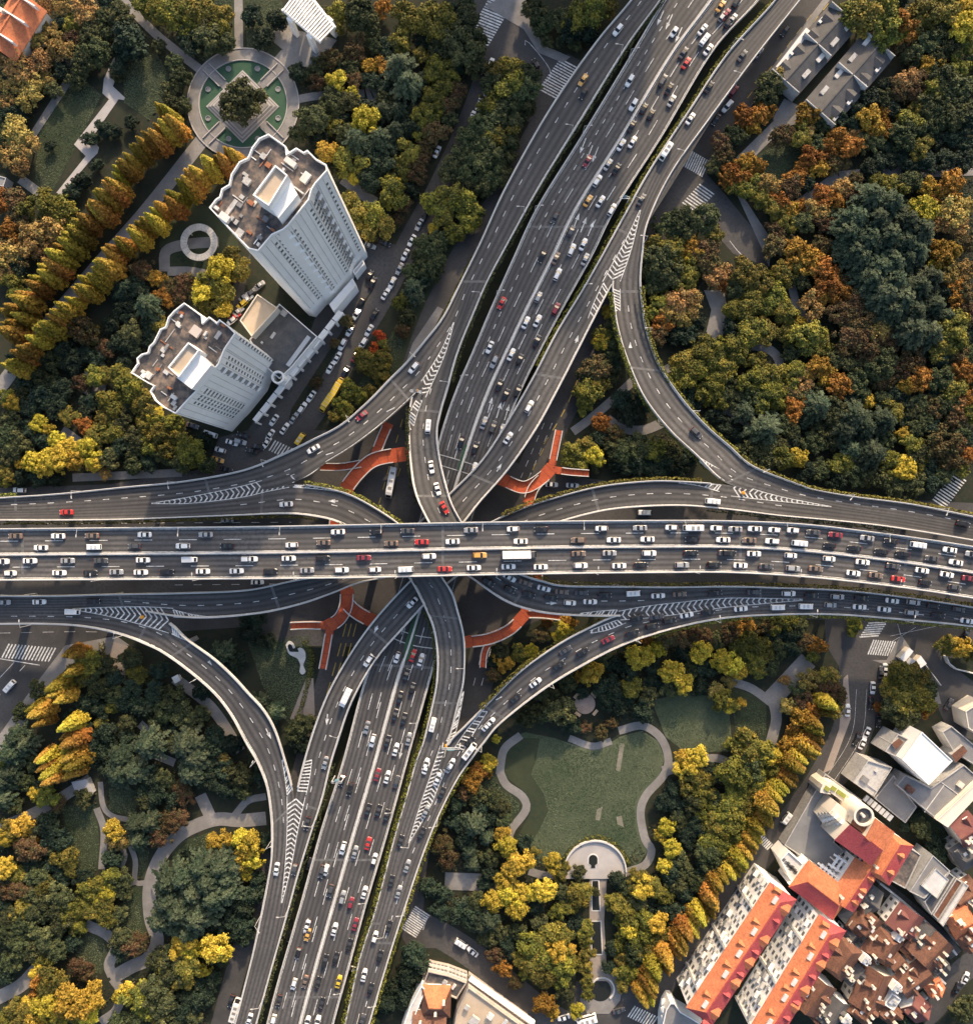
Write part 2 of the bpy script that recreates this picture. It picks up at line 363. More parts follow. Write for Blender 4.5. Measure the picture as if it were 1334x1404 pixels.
# middle level left-turn ramps (NW-SE diagonal)
C_ROWS = [(905, -60, 945, -60, 9), (865, 0, 906, 0, 9), (814, 62, 861, 62, 9), (752, 152, 803, 155, 9), (693, 257, 741, 255, 9), (658, 333, 698, 332, 9), (632, 386, 669, 386, 9), (610, 430, 650, 430, 9), (588, 482, 629, 482, 9), (569, 530, 614, 535, 9), (562, 558, 606, 562, 9.4), (560, 596, 600, 593, 11), (562, 630, 604, 630, 13), (567, 668, 613, 668, 15.5), (578, 698, 623, 697, 17.5),
          (600, 738, 645, 733, 19.3), (628, 778, 672, 763, 19.5), (655, 799, 697, 779, 19.2), (690, 823, 721, 789, 18.6), (724, 836, 745, 796, 18), (768, 843, 773, 802, 17.4), (850, 845, 845, 803, 17), (930, 839, 918, 804, 17), (1000, 829, 1000, 803, 17), (1071, 824, 1071, 805, 17), (1150, 826, 1148, 808, 17), (1228, 833, 1225, 816, 17), (1334, 848, 1334, 832, 17), (1400, 864, 1400, 848, 17)]
viaduct('C', 'left_turn_ramp', 'middle ramp curving from the north road under the top deck to the east', C_ROWS,
        [('L', 0, 6.6), ('L', 9.6, 21.0), ('R', 0, 28)], [('d', .5, 2.2, 4.2, 9, 21.5, .24), ('d', .36, 2.2, 4.2, 0, 7, .24), ('s', .05, 11, 21), ('s', .94)], joints=(6.0, 10.1, 13.4, 18.4, 23.6), pier_rng=(0, 28))
D_ROWS = [(-60, 698, -60, 714, 17), (0, 698, 0, 714, 17), (80, 696, 80, 714, 17), (170, 691, 165, 713, 17), (260, 687, 250, 710, 17), (330, 677, 330, 707, 17), (404, 664, 395, 705, 17), (458, 671, 435, 709, 17.3), (494, 684, 465, 717, 18), (545, 716, 505, 738, 19),
          (583, 752, 540, 767, 19.5), (608, 793, 562, 794, 19), (621, 813, 573, 813, 18), (629, 840, 585, 838, 17), (636, 868, 594, 862, 15.5), (638, 897, 599, 895, 14), (636, 936, 598, 934, 12.2), (628, 968, 592, 967, 10.5), (616, 1015, 580, 1016, 9.2), (603, 1050, 569, 1046, 9), (583, 1098, 556, 1094, 9), (563, 1150, 541, 1145, 9), (537, 1244, 515, 1244, 9), (516, 1315, 493, 1313, 9), (489, 1404, 472, 1404, 9), (470, 1470, 452, 1470, 9)]
viaduct('D', 'left_turn_ramp', 'middle ramp curving from the south road under the top deck to the west', D_ROWS,
        [('L', 6.2, 18.1), ('R', 0, 25)], [('d', .5, 2.2, 4.2, 5, 19, .24), ('s', .05, 7, 18), ('s', .94)], joints=(5.4, 13.3, 16.9, 22.3), pier_rng=(0, 25))

# outer right-turn ramps
viaduct('B', 'right_turn_ramp', 'outer ramp sweeping past the white towers from the north road to the west',
        [(-60, 686, -60, 701, 17), (0, 682, 0, 701, 17), (77, 677, 80, 699, 17), (167, 668, 172, 695, 17), (256, 659, 264, 688, 17), (335, 644, 345, 675, 17), (386, 623, 402, 662, 17), (430, 602, 447, 635, 16), (468, 582, 484, 612, 14.5), (505, 550, 525, 581, 12), (535, 519, 561, 549, 10), (557, 497, 585, 525, 9), (580, 470, 608, 490, 9), (607, 435, 632, 448, 9), (632, 386, 650, 395, 9)],
        [('L', 0, 14)], [('d', .55, 2.2, 4.2, 0, 14, .24), ('s', .05), ('s', .95, 7, 10.5)], dz=.02, joints=(1.3, 4.3, 10), pier_rng=(1, 13))
viaduct('J', 'right_turn_ramp', 'outer ramp curving right of the road from the northeast round to the east',
        [(1068, 0, 1097, 0, 9), (1001, 77, 1034, 80, 9), (947, 155, 975, 160, 9), (897, 235, 920, 238, 9), (868, 300, 888, 305, 9), (850, 345, 881, 345, 9), (839, 386, 878, 386, 9), (841, 420, 881, 418, 9.2), (846, 452, 886, 450, 10), (859, 494, 903, 499, 11), (882, 545, 934, 546, 12.5), (916, 589, 967, 583, 14), (953, 624, 1000, 612, 15.5), (991, 660, 1032, 639, 17), (1045, 676, 1097, 665, 17), (1090, 687, 1120, 672, 17), (1160, 699, 1174, 681, 17), (1235, 710, 1250, 691, 17), (1334, 727, 1334, 708, 17), (1400, 741, 1400, 722, 17)],
        [('R', 0, 19), ('L', 6.1, 12.9)], [('d', .5, 2.2, 4.2, 7, 19, .24), ('s', .95), ('s', .05, 7, 13)], dz=.02, joints=(6.4, 9.2, 13.1), pier_rng=(1, 18))
viaduct('S', 'right_turn_ramp', 'outer ramp curving from the south road round the big lawn to the east',
        [(464, 1470, 487, 1470, 9), (482, 1404, 507, 1404, 9), (507, 1315, 533, 1316, 9), (528, 1244, 556, 1244, 9), (550, 1170, 580, 1173, 9), (577, 1120, 602, 1118, 9), (595, 1070, 627, 1069, 9), (614, 1020, 650, 1036, 9.4), (636, 996, 664, 1018, 10.3), (660, 972, 688, 990, 11.5), (711, 921, 750, 942, 13), (763, 884, 814, 904, 15), (803, 862, 855, 884, 16.2), (850, 842, 891, 871, 17), (925, 834, 942, 857, 17), (1000, 822, 1000, 847, 17), (1071, 819, 1071, 843, 17), (1143, 821, 1143, 843, 17), (1228, 829, 1225, 849, 17), (1334, 844, 1334, 860, 17), (1400, 860, 1400, 876, 17)],
        [('R', 0, 20), ('L', 7, 12.9)], [('d', .5, 2.2, 4.2, 1, 19, .24), ('s', .95), ('s', .05, 8, 13)], dz=.02, joints=(2.3, 9.1), pier_rng=(1, 19))
viaduct('W', 'right_turn_ramp', 'outer ramp curving round the dark southwest garden from the west to the south',
        [(-60, 836, -60, 856, 17), (0, 834, 0, 856, 17), (64, 834, 64, 856, 17), (115, 834, 115, 859, 17), (175, 836, 164, 869, 17), (228, 850, 205, 885, 17), (258, 876, 228, 897, 16.3), (295, 903, 261, 921, 15), (322, 928, 295, 951, 13.5), (341, 949, 318, 981, 12.2), (362, 972, 338, 1018, 11), (378, 1000, 353, 1044, 10.2), (391, 1040, 366, 1077, 9.4), (402, 1083, 372, 1118, 9), (405, 1130, 373, 1150, 9), (398, 1190, 372, 1180, 9), (390, 1240, 366, 1215, 9), (377, 1300, 354, 1275, 9), (362, 1350, 343, 1323, 9), (346, 1404, 322, 1404, 9), (328, 1470, 303, 1470, 9)],
        [('R', 0, 20), ('L', 5.2, 12.9)], [('d', .5, 2.2, 4.2, 0, 14, .24), ('d', .93, .0, .0) if False else ('s', .94), ('s', .06, 6, 13)], dz=.02, joints=(4.6, 6.2, 13.4), pier_rng=(1, 19))
# top deck
A_ROWS = [(-60, 725, -60, 797, 26), (0, 724.5, 0, 796, 26), (170, 723, 170, 795, 26), (340, 721.5, 340, 794, 26), (480, 719, 480, 792.5, 26), (600, 716.5, 600, 790, 26), (760, 714, 760, 787, 26), (900, 713, 900, 785.5, 26), (1000, 713.5, 1000, 785.5, 26), (1100, 718, 1098, 791, 26), (1200, 729.5, 1195, 801, 26), (1270, 739, 1264, 810, 26), (1334, 749, 1328, 820, 26), (1400, 760, 1394, 831, 26)]
viaduct('A', 'top_deck_viaduct', 'highest four lane deck crossing the whole junction from left to right', A_ROWS,
        [('L', 0, 13), ('R', 0, 13)], [('d', .245, 6, 9, 0, 13, .24), ('d', .745, 6, 9, 0, 13, .24, 4), ('s', .05), ('s', .47), ('s', .53), ('s', .95)], joints=(1.23, 5.05, 8.15, 10.6), wall_w=.6, wall_h=1.0, medians=[(.5, .6)], thick=1.8, pier_rng=(0, 13))

# chevron gore markings, one thing per gore: rows (edge a u,v, edge b u,v), z
def gore(rows, z, label, n=22, ladder=(), w=.5, sgn=1):
    n = int(n * 1.3); w = .46
    S, T = cr(rows, 4); A = np.array([P(r[0], r[1], z) for r in S]); B = np.array([P(r[2], r[3], z) for r in S]); up = np.array([0, 0, .045])
    A += up; B += up; M = (A + B) / 2; mb = MB()
    arc = np.concatenate([[0], np.cumsum(np.linalg.norm(np.diff(M, axis=0), axis=1))])
    def at(X, a):
        return np.array([np.interp(a, arc, X[:, k]) for k in range(3)])
    def seg(a, b, ww):
        d = b - a; L = np.linalg.norm(d)
        if L < .3: return
        nn = np.array([-d[1], d[0], 0]) / L * ww / 2; mb.add([a - nn, b - nn, b + nn, a + nn], [(0, 1, 2, 3)])
    step = arc[-1] / n
    for k in range(n):
        a = (k + .5) * step; half = np.linalg.norm(at(A, a) - at(B, a)) / 2
        a2 = min(max(a - sgn * half * .75, 0), arc[-1])
        seg(at(A, a2), at(M, a), w); seg(at(B, a2), at(M, a), w)
    up2 = np.array([0, 0, .006])
    for X in (A, B):
        for i in range(len(X) - 1): seg(X[i] + up2, X[i + 1] + up2, .24)
    for rws, zz, cnt in ladder:
        S2, _ = cr(rws, 4)
        if np.ndim(zz) == 0: zz = (zz, zz)
        zs = np.linspace(zz[0], zz[1], len(S2))
        a_ = np.array([P(r[0], r[1], q) for r, q in zip(S2, zs)]) + up; b_ = np.array([P(r[2], r[3], q) for r, q in zip(S2, zs)]) + up
        for k in np.linspace(0, len(S2) - 2, cnt):
            k = int(k); seg(a_[k], b_[min(k + 1, len(S2) - 1)], w)
        for X in (a_, b_):
            for i in range(len(X) - 1): seg(X[i] + up2, X[i + 1] + up2, .24)
    o = mb.build('chevron_marking', PAINT); tag(o, label, 'road marking', 'white chevron gores where ramps split')
gore([(208, 690, 208, 690.6), (262, 681, 262, 690), (330, 667, 330, 682), (366, 657, 366, 674), (397, 650, 397, 668)], 17, 'white chevron gore left of the white towers where the western ramps split', 20,
     ladder=[([(399, 652, 401, 662), (420, 644, 424, 651), (436, 638, 438, 641)], (17, 16.2), 9), ([(402, 668, 404, 665), (430, 670, 430, 667), (462, 674, 460, 671), (482, 681, 482, 679)], (17, 17.8), 14)], w=.6)
gore([(622, 442, 622.6, 442), (606, 478, 612, 480), (588, 508, 598, 514), (566, 538, 583, 546)], 9.03, 'white chevron gore on the north road where the ramp to the west leaves', 13,
     ladder=[([(572, 546, 580, 546), (563, 565, 572, 568), (561, 590, 565, 592)], (9, 10.7), 9)])
gore([(877, 288, 878, 288), (858, 328, 868, 332), (843, 355, 860, 358), (826, 386, 850, 386)], 9.03, 'white chevron gore on the northeast road above the triangle of trees', 13,
     ladder=[([(827, 388, 836, 396), (812, 420, 820, 424), (800, 455, 803, 457)], 9.1, 10), ([(839, 396, 850, 396), (843, 420, 850, 420), (846, 438, 849, 438)], 9.3, 9)])
gore([(1139, 694.5, 1139, 695), (1080, 683, 1080, 688.5), (1036, 671.5, 1036, 684), (1002, 657, 1002, 680)], 17.03, 'white chevron gore beside the yellow hedge where the eastern ramps join', 15,
     ladder=[([(996, 662, 1003, 654), (975, 647, 980, 640), (958, 632, 960, 628)], (17, 15.8), 9), ([(988, 665, 986, 674), (960, 662, 958, 666), (930, 660, 930, 662)], (17, 16.7), 9)])
gore([(1100, 821.5, 1100, 823), (1000, 820, 1000, 832), (930, 826, 930, 842), (880, 832, 880, 848), (848, 838, 850, 850)], 17.03, 'white chevron gore packed with cars where the southeastern ramps join', 24,
     ladder=[([(846, 836, 846, 843), (820, 838, 820, 843), (795, 841, 795, 843)], 17.2, 9), ([(846, 850, 858, 854), (825, 858, 832, 864), (808, 865, 810, 868)], (17, 16.3), 8)], w=.6)
gore([(560, 1156, 561, 1156), (575, 1108, 588, 1110), (588, 1070, 603, 1074), (604, 1022, 620, 1034)], 9.05, 'white chevron gore on the south road at the start of the eastbound ramp', 18,
     ladder=[([(612, 1016, 622, 1016), (624, 988, 629, 986), (634, 950, 636, 948)], (9.3, 11.7), 12), ([(624, 1024, 634, 1032), (642, 998, 650, 1004), (664, 972, 668, 976)], (9.6, 11.6), 10)])
gore([(386, 1238, 387, 1238), (391, 1190, 399, 1190), (394, 1140, 408, 1142), (394, 1092, 419, 1092)], 9.05, 'white chevron gore on the southwest road where two ramps merge', 17,
     ladder=[([(394, 1090, 402, 1084), (391, 1065, 396, 1062), (387, 1042, 389, 1040)], (9.1, 9.6), 8), ([(408, 1084, 420, 1090), (414, 1062, 425, 1066), (420, 1040, 428, 1042)], 9.1, 10)])
gore([(100, 834.6, 100, 835.6), (150, 832.5, 150, 845), (200, 832, 200, 858), (238, 834, 232, 868)], 17.05, 'white chevron gore at the left edge where the southwestern ramps split', 14,
     ladder=[([(238, 836, 238, 846), (262, 842, 262, 847), (285, 845.5, 285, 847)], 17, 9), ([(236, 856, 236, 869), (248, 868, 246, 874), (256, 876, 256, 878)], (17, 16.4), 6)])

# painted arrows on the decks
def arrow(u, v, du, dv, z, length=6.5):
    p = P(u, v, z); d = np.array([du, -dv, 0.]); d /= np.linalg.norm(d); n = np.array([-d[1], d[0], 0]); p = p + np.array([0, 0, .03])
    q = lambda a, b: p + d * a * length + n * b
    return [q(-.5, -.16), q(.12, -.16), q(.12, .16), q(-.5, .16)], [q(.1, -.7), q(.5, 0), q(.1, .7)]
ARR = [('B', 531, 564, -70, 35), ('B', 446, 624, -90, 30), ('D', 462, 687, -1, 0), ('E', 789, 470, .35, -1), ('E', 682, 645, 1, -1.6), ('J', 864, 480, 0, -1), ('J', 931, 598, -40, -60), ('H', 518, 858, -1, 2), ('H', 449, 983, -.1, 1),
       ('W', 367, 1003, .5, 1), ('W', 284, 903, 60, 80), ('C', 752, 827, 1, 0), ('S', 690, 954, 80, -45), ('S', 786, 886, 60, -25), ('K', 799, 200, -.4, 1), ('K', 808, 210, -.4, 1), ('K', 816, 212, -.4, 1), ('K', 672, 555, .3, -1), ('K', 684, 562, .3, -1), ('K', 695, 565, .3, -1),
       ('K', 905, 25, -.45, 1), ('K', 917, 30, -.45, 1), ('K', 930, 48, -.45, 1), ('K', 790, 303, .4, -1), ('K', 800, 308, .4, -1), ('K', 810, 313, .4, -1), ('K', 550, 1030, -.2, 1)]
SEEN = {}
ANAME = {'A': 'top east-west deck', 'K': 'central north-south road', 'E': 'ramp between west and northeast', 'H': 'ramp between east and southwest', 'C': 'ramp between north and east', 'D': 'ramp between south and west', 'B': 'outer ramp below the white towers', 'J': 'outer ramp at the right', 'S': 'outer ramp round the big lawn', 'W': 'outer ramp round the dark garden'}
for k, (r, u, v, du, dv) in enumerate(ARR):
    z, _, _ = RIB[r].near(u, v); mb = MB()
    a, b = arrow(u, v, du, dv, z, 6.0); mb.add(a, [(0, 1, 2, 3)]); mb.add(b, [(0, 1, 2)])
    SEEN[r] = SEEN.get(r, 0) + 1
    o = mb.build('road_arrow', PAINT); tag(o, 'white painted lane arrow on the %s, its %s arrow' % (ANAME[r], ordw(SEEN[r])), 'road marking', 'white arrows on the decks')

# green planted strips in the wide median
for poly, lab in (([(637, 610), (643, 610), (634, 645), (627, 645)], 'green planted wedge in the central road median north of the top deck'), ([(574, 826), (579, 829), (563, 900), (552, 912), (556, 880)], 'green planted wedge in the central road median south of the top deck')):
    mb = MB(); w = [P(u, v, 7) for u, v in poly]; mb.prism([p[:2] for p in w], 7.03, 7.5)
    o = mb.build('median_planter', mat('planter_green', (0.03, 0.085, 0.045), .9, (0.05, 0.11, 0.06), 1.5)); tag(o, lab, 'planter')
# ---------------------------------------------------------------- ground, streets, parks
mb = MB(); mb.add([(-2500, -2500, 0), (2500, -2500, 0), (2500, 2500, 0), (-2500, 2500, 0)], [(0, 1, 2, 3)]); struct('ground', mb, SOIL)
GRASSY = []
def flat(name, polys, z, m):
    if name == 'lawn': GRASSY.extend(polys)
    mb = MB()
    for p in polys: sheet(mb, p, z)
    return struct(name, mb, m)
PATHS = []
def ways(name, items, z, m):
    """items: (points, width)"""
    out = []
    for k, (pts, w) in enumerate(items):
        if len(pts) > 2: PATHS.extend([(a[0], a[1], w * 1.85) for a in cr([list(p) for p in pts], 5)[0]])
        else: PATHS.extend([(pts[0][0] + (pts[1][0] - pts[0][0]) * t, pts[0][1] + (pts[1][1] - pts[0][1]) * t, w * 1.85) for t in np.linspace(0, 1, 12)])
        mb = MB(); path_strip(mb, pts, w, z + k * .004); out.append(struct(name, mb, m))
    return out
flat('street', [[(-90, 672), (150, 664), (300, 640), (345, 610), (420, 590), (560, 590), (760, 650), (900, 668), (1340, 690), (1430, 700), (1430, 890), (1150, 850), (760, 842), (640, 890), (400, 885), (330, 860), (150, 872), (-90, 876)]], .02, ASPH2)
ways('street', [([(790, 80), (735, 180), (690, 262), (635, 345), (588, 440), (560, 520), (530, 610), (490, 740), (462, 880), (438, 970), (408, 1080), (362, 1200), (330, 1310), (304, 1404), (288, 1470)], 7.5),
                ([(1150, -50), (1112, 5), (1050, 85), (992, 160), (940, 245), (880, 345), (825, 440), (790, 520), (750, 600), (712, 690), (690, 780), (668, 880), (648, 960), (610, 1060), (570, 1160), (560, 1250)], 11),
                ([(672, 90), (645, 165), (604, 255), (563, 330), (528, 400), (486, 470), (446, 540), (405, 600), (370, 650)], 8.5),
                ([(1165, 900), (1160, 985), (1122, 1065), (1080, 1125), (1036, 1187), (983, 1247), (922, 1335), (880, 1385), (850, 1430)], 8),
                ([(540, 1258), (590, 1275), (645, 1308), (692, 1346), (742, 1386), (810, 1425)], 10)], .026, ASPH2)
flat('street', [[(640, -60), (724, -60), (722, 20), (745, 62), (792, 82), (748, 140), (738, 176), (700, 150), (668, 112), (650, 60)],
                [(975, 168), (1006, 186), (968, 238), (990, 262), (1050, 335), (1052, 366), (1005, 348), (955, 292), (925, 302), (905, 332), (893, 332), (915, 262)],
                [(1130, 846), (1420, 872), (1420, 905), (1292, 902), (1334, 935), (1420, 960), (1420, 1040), (1300, 1005), (1282, 962), (1212, 955), (1196, 1005), (1178, 1050), (1150, 1085), (1135, 1062), (1152, 1000), (1160, 930), (1132, 885)],
                [(-60, 870), (130, 866), (150, 876), (92, 912), (62, 942), (22, 1002), (-30, 1070), (-70, 1000)],
                [(470, 335), (545, 335), (520, 385), (478, 440), (400, 560), (385, 625), (352, 655), (285, 646), (300, 600), (340, 590), (420, 470)],
                [(345, 345), (330, 430), (352, 470), (310, 420), (318, 395)], [(560, 1245), (620, 1270), (600, 1300), (560, 1300), (545, 1275)],
                [(790, 1345), (872, 1340), (910, 1380), (960, 1420), (780, 1440)]], .05, ASPH2)
# pavements with a kerb step
def slab(name, poly, z0, z1, m):
    mb = MB(); mb.prism([P(u, v, z1)[:2] for u, v in poly], z0, z1); return struct(name, mb, m)
for poly in ([(664, 8), (722, -20), (722, 20), (745, 62), (782, 78), (772, 86), (738, 72), (718, 40)], [(1008, 262), (1018, 268), (1058, 330), (1054, 366), (1046, 345)], [(1058, 92), (1130, -4), (1140, -4), (1070, 92), (1030, 145), (1012, 190), (1004, 188)],
             [(556, 500), (566, 470), (600, 420), (608, 424), (575, 490), (560, 520)], [(1195, 905), (1215, 905), (1235, 870), (1255, 900), (1280, 925), (1290, 965), (1280, 965), (1225, 915)],
             [(90, 885), (160, 872), (178, 885), (150, 884), (96, 912), (60, 950), (8, 1030), (-20, 1060), (-30, 1050), (40, 950)]):
    slab('pavement', poly, 0, .13, PAVE)
for poly in ([(136, 884), (150, 878), (176, 886), (172, 900), (172, 930), (158, 950), (148, 930)], [(398, 985), (420, 930), (430, 930), (432, 980), (412, 1000)], [(1156, 930), (1162, 925), (1166, 985), (1140, 1055), (1128, 1060), (1150, 1000)]):
    slab('pavement', poly, 0, .16, PAVEW)
flat('lawn', [[(698, 1012), (720, 1004), (760, 1012), (790, 1022), (825, 1026), (850, 1010), (880, 1002), (902, 1016), (911, 1040), (904, 1062), (882, 1088), (874, 1112), (880, 1150), (888, 1166), (878, 1182), (862, 1190), (845, 1160), (815, 1150), (782, 1162), (768, 1185), (730, 1185), (708, 1150), (727, 1115), (718, 1085), (700, 1070)],
              [(893, 960), (940, 950), (998, 958), (1004, 1030), (940, 1032), (912, 1010)]], .02, LAWN)
flat('lawn', [[(55, 180), (85, 118), (115, 108), (140, 130), (108, 195), (70, 268), (48, 250)], [(170, 90), (215, 72), (240, 120), (205, 165), (170, 140)], [(268, 0), (320, 0), (322, 72), (285, 90), (240, 50)], [(334, 0), (386, 0), (400, 40), (380, 78), (340, 72)],
              [(85, 1105), (132, 1102), (140, 1190), (110, 1205), (92, 1160)], [(150, 1080), (190, 1085), (185, 1120), (150, 1112)], [(180, 1215), (203, 1215), (205, 1290), (165, 1300), (150, 1275)], [(105, 1275), (140, 1285), (150, 1310), (140, 1335), (105, 1330)], [(190, 1160), (205, 1165), (200, 1205), (190, 1205)],
              [(340, 880), (425, 870), (432, 930), (405, 1000), (390, 985), (360, 940)], [(650, 290), (690, 235), (640, 330), (585, 440), (555, 500), (530, 560), (470, 560), (530, 470), (600, 340)], [(1000, 940), (1050, 960), (1050, 1030), (1010, 1020)],
              [(230, 1160), (290, 1140), (300, 1150), (240, 1180)], [(1035, 215), (1075, 190), (1100, 200), (1085, 245), (1040, 245)], [(690, 1030), (697, 1070), (717, 1092), (722, 1112), (700, 1138), (665, 1130), (660, 1060)]], .012, LAWND)
BORDER = [[(690, 1030), (700, 1012), (740, 1012), (735, 1040), (728, 1062), (745, 1088), (752, 1112), (738, 1140), (722, 1165), (708, 1150), (727, 1115), (718, 1085), (697, 1068)], [(758, 1190), (780, 1162), (815, 1147), (850, 1160), (872, 1188), (862, 1190), (845, 1162), (815, 1152), (784, 1166), (768, 1192)]]
flat('planting_border', BORDER, .03, LAWND)
BARE = [[(850, 1018), (856, 1020), (850, 1058), (844, 1056)], [(818, 1110), (826, 1106), (822, 1125), (816, 1124)], [(845, 1120), (852, 1118), (855, 1134), (846, 1130)]]
flat('bare_ground', BARE, .034, EARTH)
ways('path', [([(150, -20), (205, 38), (240, 68), (277, 97)], 3.2), ([(327, -20), (328, 72)], 3.2), ([(284, 184), (200, 290), (140, 358), (60, 452), (5, 525), (-30, 570)], 5.2), ([(408, 136), (440, 131), (500, 128)], 3), ([(470, 245), (500, 268), (515, 278)], 4), ([(395, 75), (380, 92)], 6),
              ([(1078, 160), (1015, 222)], 4.6), ([(1092, 285), (1150, 243)], 5), ([(1150, 243), (1220, 237), (1340, 232)], 4.5), ([(945, 485), (925, 500), (905, 510)], 3), ([(785, 592), (808, 575), (840, 548), (870, 520)], 3.2), ([(832, 574), (850, 586), (880, 590), (912, 578)], 3.6),
              ([(1028, 473), (1054, 479), (1068, 496), (1062, 520)], 3.4), ([(994, 560), (1040, 590), (1060, 600)], 3), ([(1085, 392), (1095, 425), (1120, 450)], 3), ([(685, 1062), (691, 1028), (714, 1008)], 3), ([(780, 1012), (812, 1023), (838, 1016)], 2.6),
              ([(848, 1002), (880, 995), (905, 1011), (916, 1040), (909, 1064), (886, 1090), (878, 1114), (884, 1150), (893, 1166), (884, 1186), (858, 1196)], 3.0), ([(909, 1058), (930, 1050)], 4), ([(686, 1060), (694, 1076), (716, 1092), (721, 1110), (702, 1136), (697, 1150)], 3), ([(725, 1194), (745, 1200), (772, 1200)], 3),
              ([(1000, 934), (1030, 944), (1058, 964)], 3.2), ([(1058, 955), (1064, 985), (1056, 1020)], 4), ([(965, 1040), (985, 1040), (1005, 1048)], 3), ([(1108, 905), (1058, 958)], 7),
              ([(365, 1122), (330, 1125), (300, 1123), (272, 1131), (245, 1146), (220, 1176), (206, 1215), (207, 1258), (216, 1290), (204, 1314), (180, 1326), (152, 1342)], 5), ([(275, 1090), (288, 1118)], 4.4), ([(365, 1092), (340, 1098), (322, 1118)], 2.6), ([(155, 1338), (150, 1322), (160, 1298), (145, 1280), (118, 1268)], 4), ([(155, 1342), (166, 1360), (160, 1385), (138, 1402)], 3.4),
              ([(-10, 1372), (28, 1352), (52, 1328), (75, 1310)], 5), ([(138, 1072), (142, 1105), (155, 1119), (178, 1124)], 2), ([(177, 1155), (186, 1180), (186, 1209), (203, 1210)], 2), ([(170, 1214), (187, 1209)], 2), ([(133, 1108), (143, 1140), (140, 1192)], 2.6), ([(165, 1160), (172, 1172), (166, 1190)], 2), ([(125, 1068), (60, 1108), (-10, 1140)], 4),
              ([(192, 992), (206, 1006), (203, 1015)], 3), ([(213, 1035), (240, 1046)], 3), ([(240, 930), (290, 970), (330, 1030)], 4), ([(117, 540), (145, 502)], 3.5), ([(112, 515), (126, 530), (145, 535)], 5), ([(85, 590), (110, 608)], 4), ([(100, 655), (250, 648)], 3), ([(230, 372), (262, 372), (290, 378)], 3.4),
              ([(610, 1208), (660, 1210), (705, 1215)], 6.5), ([(28, 245), (55, 265)], 3.5)], .06, PAVE)
slab('path', [(157, 78), (163, 82), (158, 110), (155, 118), (172, 134), (170, 137), (163, 136), (126, 190), (136, 202), (134, 210), (126, 218), (84, 268), (78, 264), (118, 214), (102, 198), (150, 136), (141, 128), (143, 108)], 0, .2, PLAZA)
slab('path', [(40, 185), (108, 78), (118, 84), (60, 172), (48, 190)], 0, .14, PAVE)
slab('path', [(96, 100), (85, 110), (75, 80), (100, 50), (118, 52)], 0, .12, PAVE)
slab('path', [(500, 118), (515, 108), (532, 112), (538, 130), (525, 142), (505, 138)], 0, .14, PAVE)
slab('path', [(965, 398), (992, 398), (1000, 440), (985, 470), (968, 455), (975, 425)], 0, .14, PAVE)
slab('path', [(1060, 160), (1075, 135), (1095, 145), (1090, 170), (1060, 180)], 0, .12, PAVE)

# crosswalks and street markings
def crosswalk(u1, v1, u2, v2, du, dv, n, w=.5):
    mb = MB()
    for k in range(n):
        t = (k + .5) / n; u = u1 + (u2 - u1) * t; v = v1 + (v2 - v1) * t
        a = P(u - du / 2, v - dv / 2, .062); b = P(u + du / 2, v + dv / 2, .062); d = b - a; L = np.linalg.norm(d); nn = np.array([-d[1], d[0], 0]) / L * w / 2
        mb.add([a - nn, b - nn, b + nn, a + nn], [(0, 1, 2, 3)])
    return mb
for c, lab in (((692, -8, 654, 58, 30, 12, 19, .6), 'white zebra crossing at the top edge left of the tree island'), ((750, 130, 782, 86, 26, 14, 14), 'white zebra crossing beside the north road where the side street ends'), ((940, 216, 968, 232, -10, 22, 10), 'white zebra crossing under the right edge of the northeast road'),
               ((944, 286, 970, 258, 20, 14, 9), 'white zebra crossing in front of the dark street junction by the northeast ramp'), ((1286, 692, 1316, 652, 18, 12, 12), 'white zebra crossing at the right edge above the upper ramp'), ((1190, 874, 1204, 852, 26, -2, 7), 'white zebra crossing with wide bars touching the lower right ramp'),
               ((1192, 887, 1228, 890, 8, -20, 11), 'white zebra crossing next to the builders white huts'), ((6, 892, 74, 898, 10, -19, 15), 'white zebra crossing at the left edge below the ramps'), ((560, 1280, 580, 1248, 20, 13, 12), 'white zebra crossing below the south road beside the white parapet building'),
               ((864, 1386, 898, 1402, -10, 15, 10), 'white zebra crossing at the bottom edge near the round pool'), ((372, 610, 402, 624, -9, 14, 8), 'white zebra crossing at the foot of the street of parked cars'), ((1041, 1148, 1056, 1162, -8, 8, 7), 'faint white zebra crossing beside the grey walled courtyard')):
    o = crosswalk(*c).build('zebra_crossing', PAINT); tag(o, lab, 'zebra crossing', 'zebra crossings')
mk = MB()
def gl(pts, on, off, w=.18):
    A, _ = cr([list(p) for p in pts], 4) if len(pts) > 2 else (np.array([[pts[0][0] + (pts[1][0] - pts[0][0]) * t, pts[0][1] + (pts[1][1] - pts[0][1]) * t] for t in np.linspace(0, 1, 40)]), 0)
    Wp = np.array([P(u, v, .068) for u, v in A]); arc = np.concatenate([[0], np.cumsum(np.linalg.norm(np.diff(Wp, axis=0), axis=1))]); x = 0
    while x < arc[-1]:
        e = min(x + on, arc[-1]); q = np.array([[np.interp(s, arc, Wp[:, k]) for k in range(3)] for s in np.linspace(x, e, max(2, int(on / 4) + 1))])
        t = np.gradient(q, axis=0); t /= np.maximum(np.linalg.norm(t, axis=1), 1e-6)[:, None]; nn = np.stack([-t[:, 1], t[:, 0], 0 * t[:, 0]], 1) * w / 2
        qstrip(mk, q + nn, q - nn, False); x += on + off
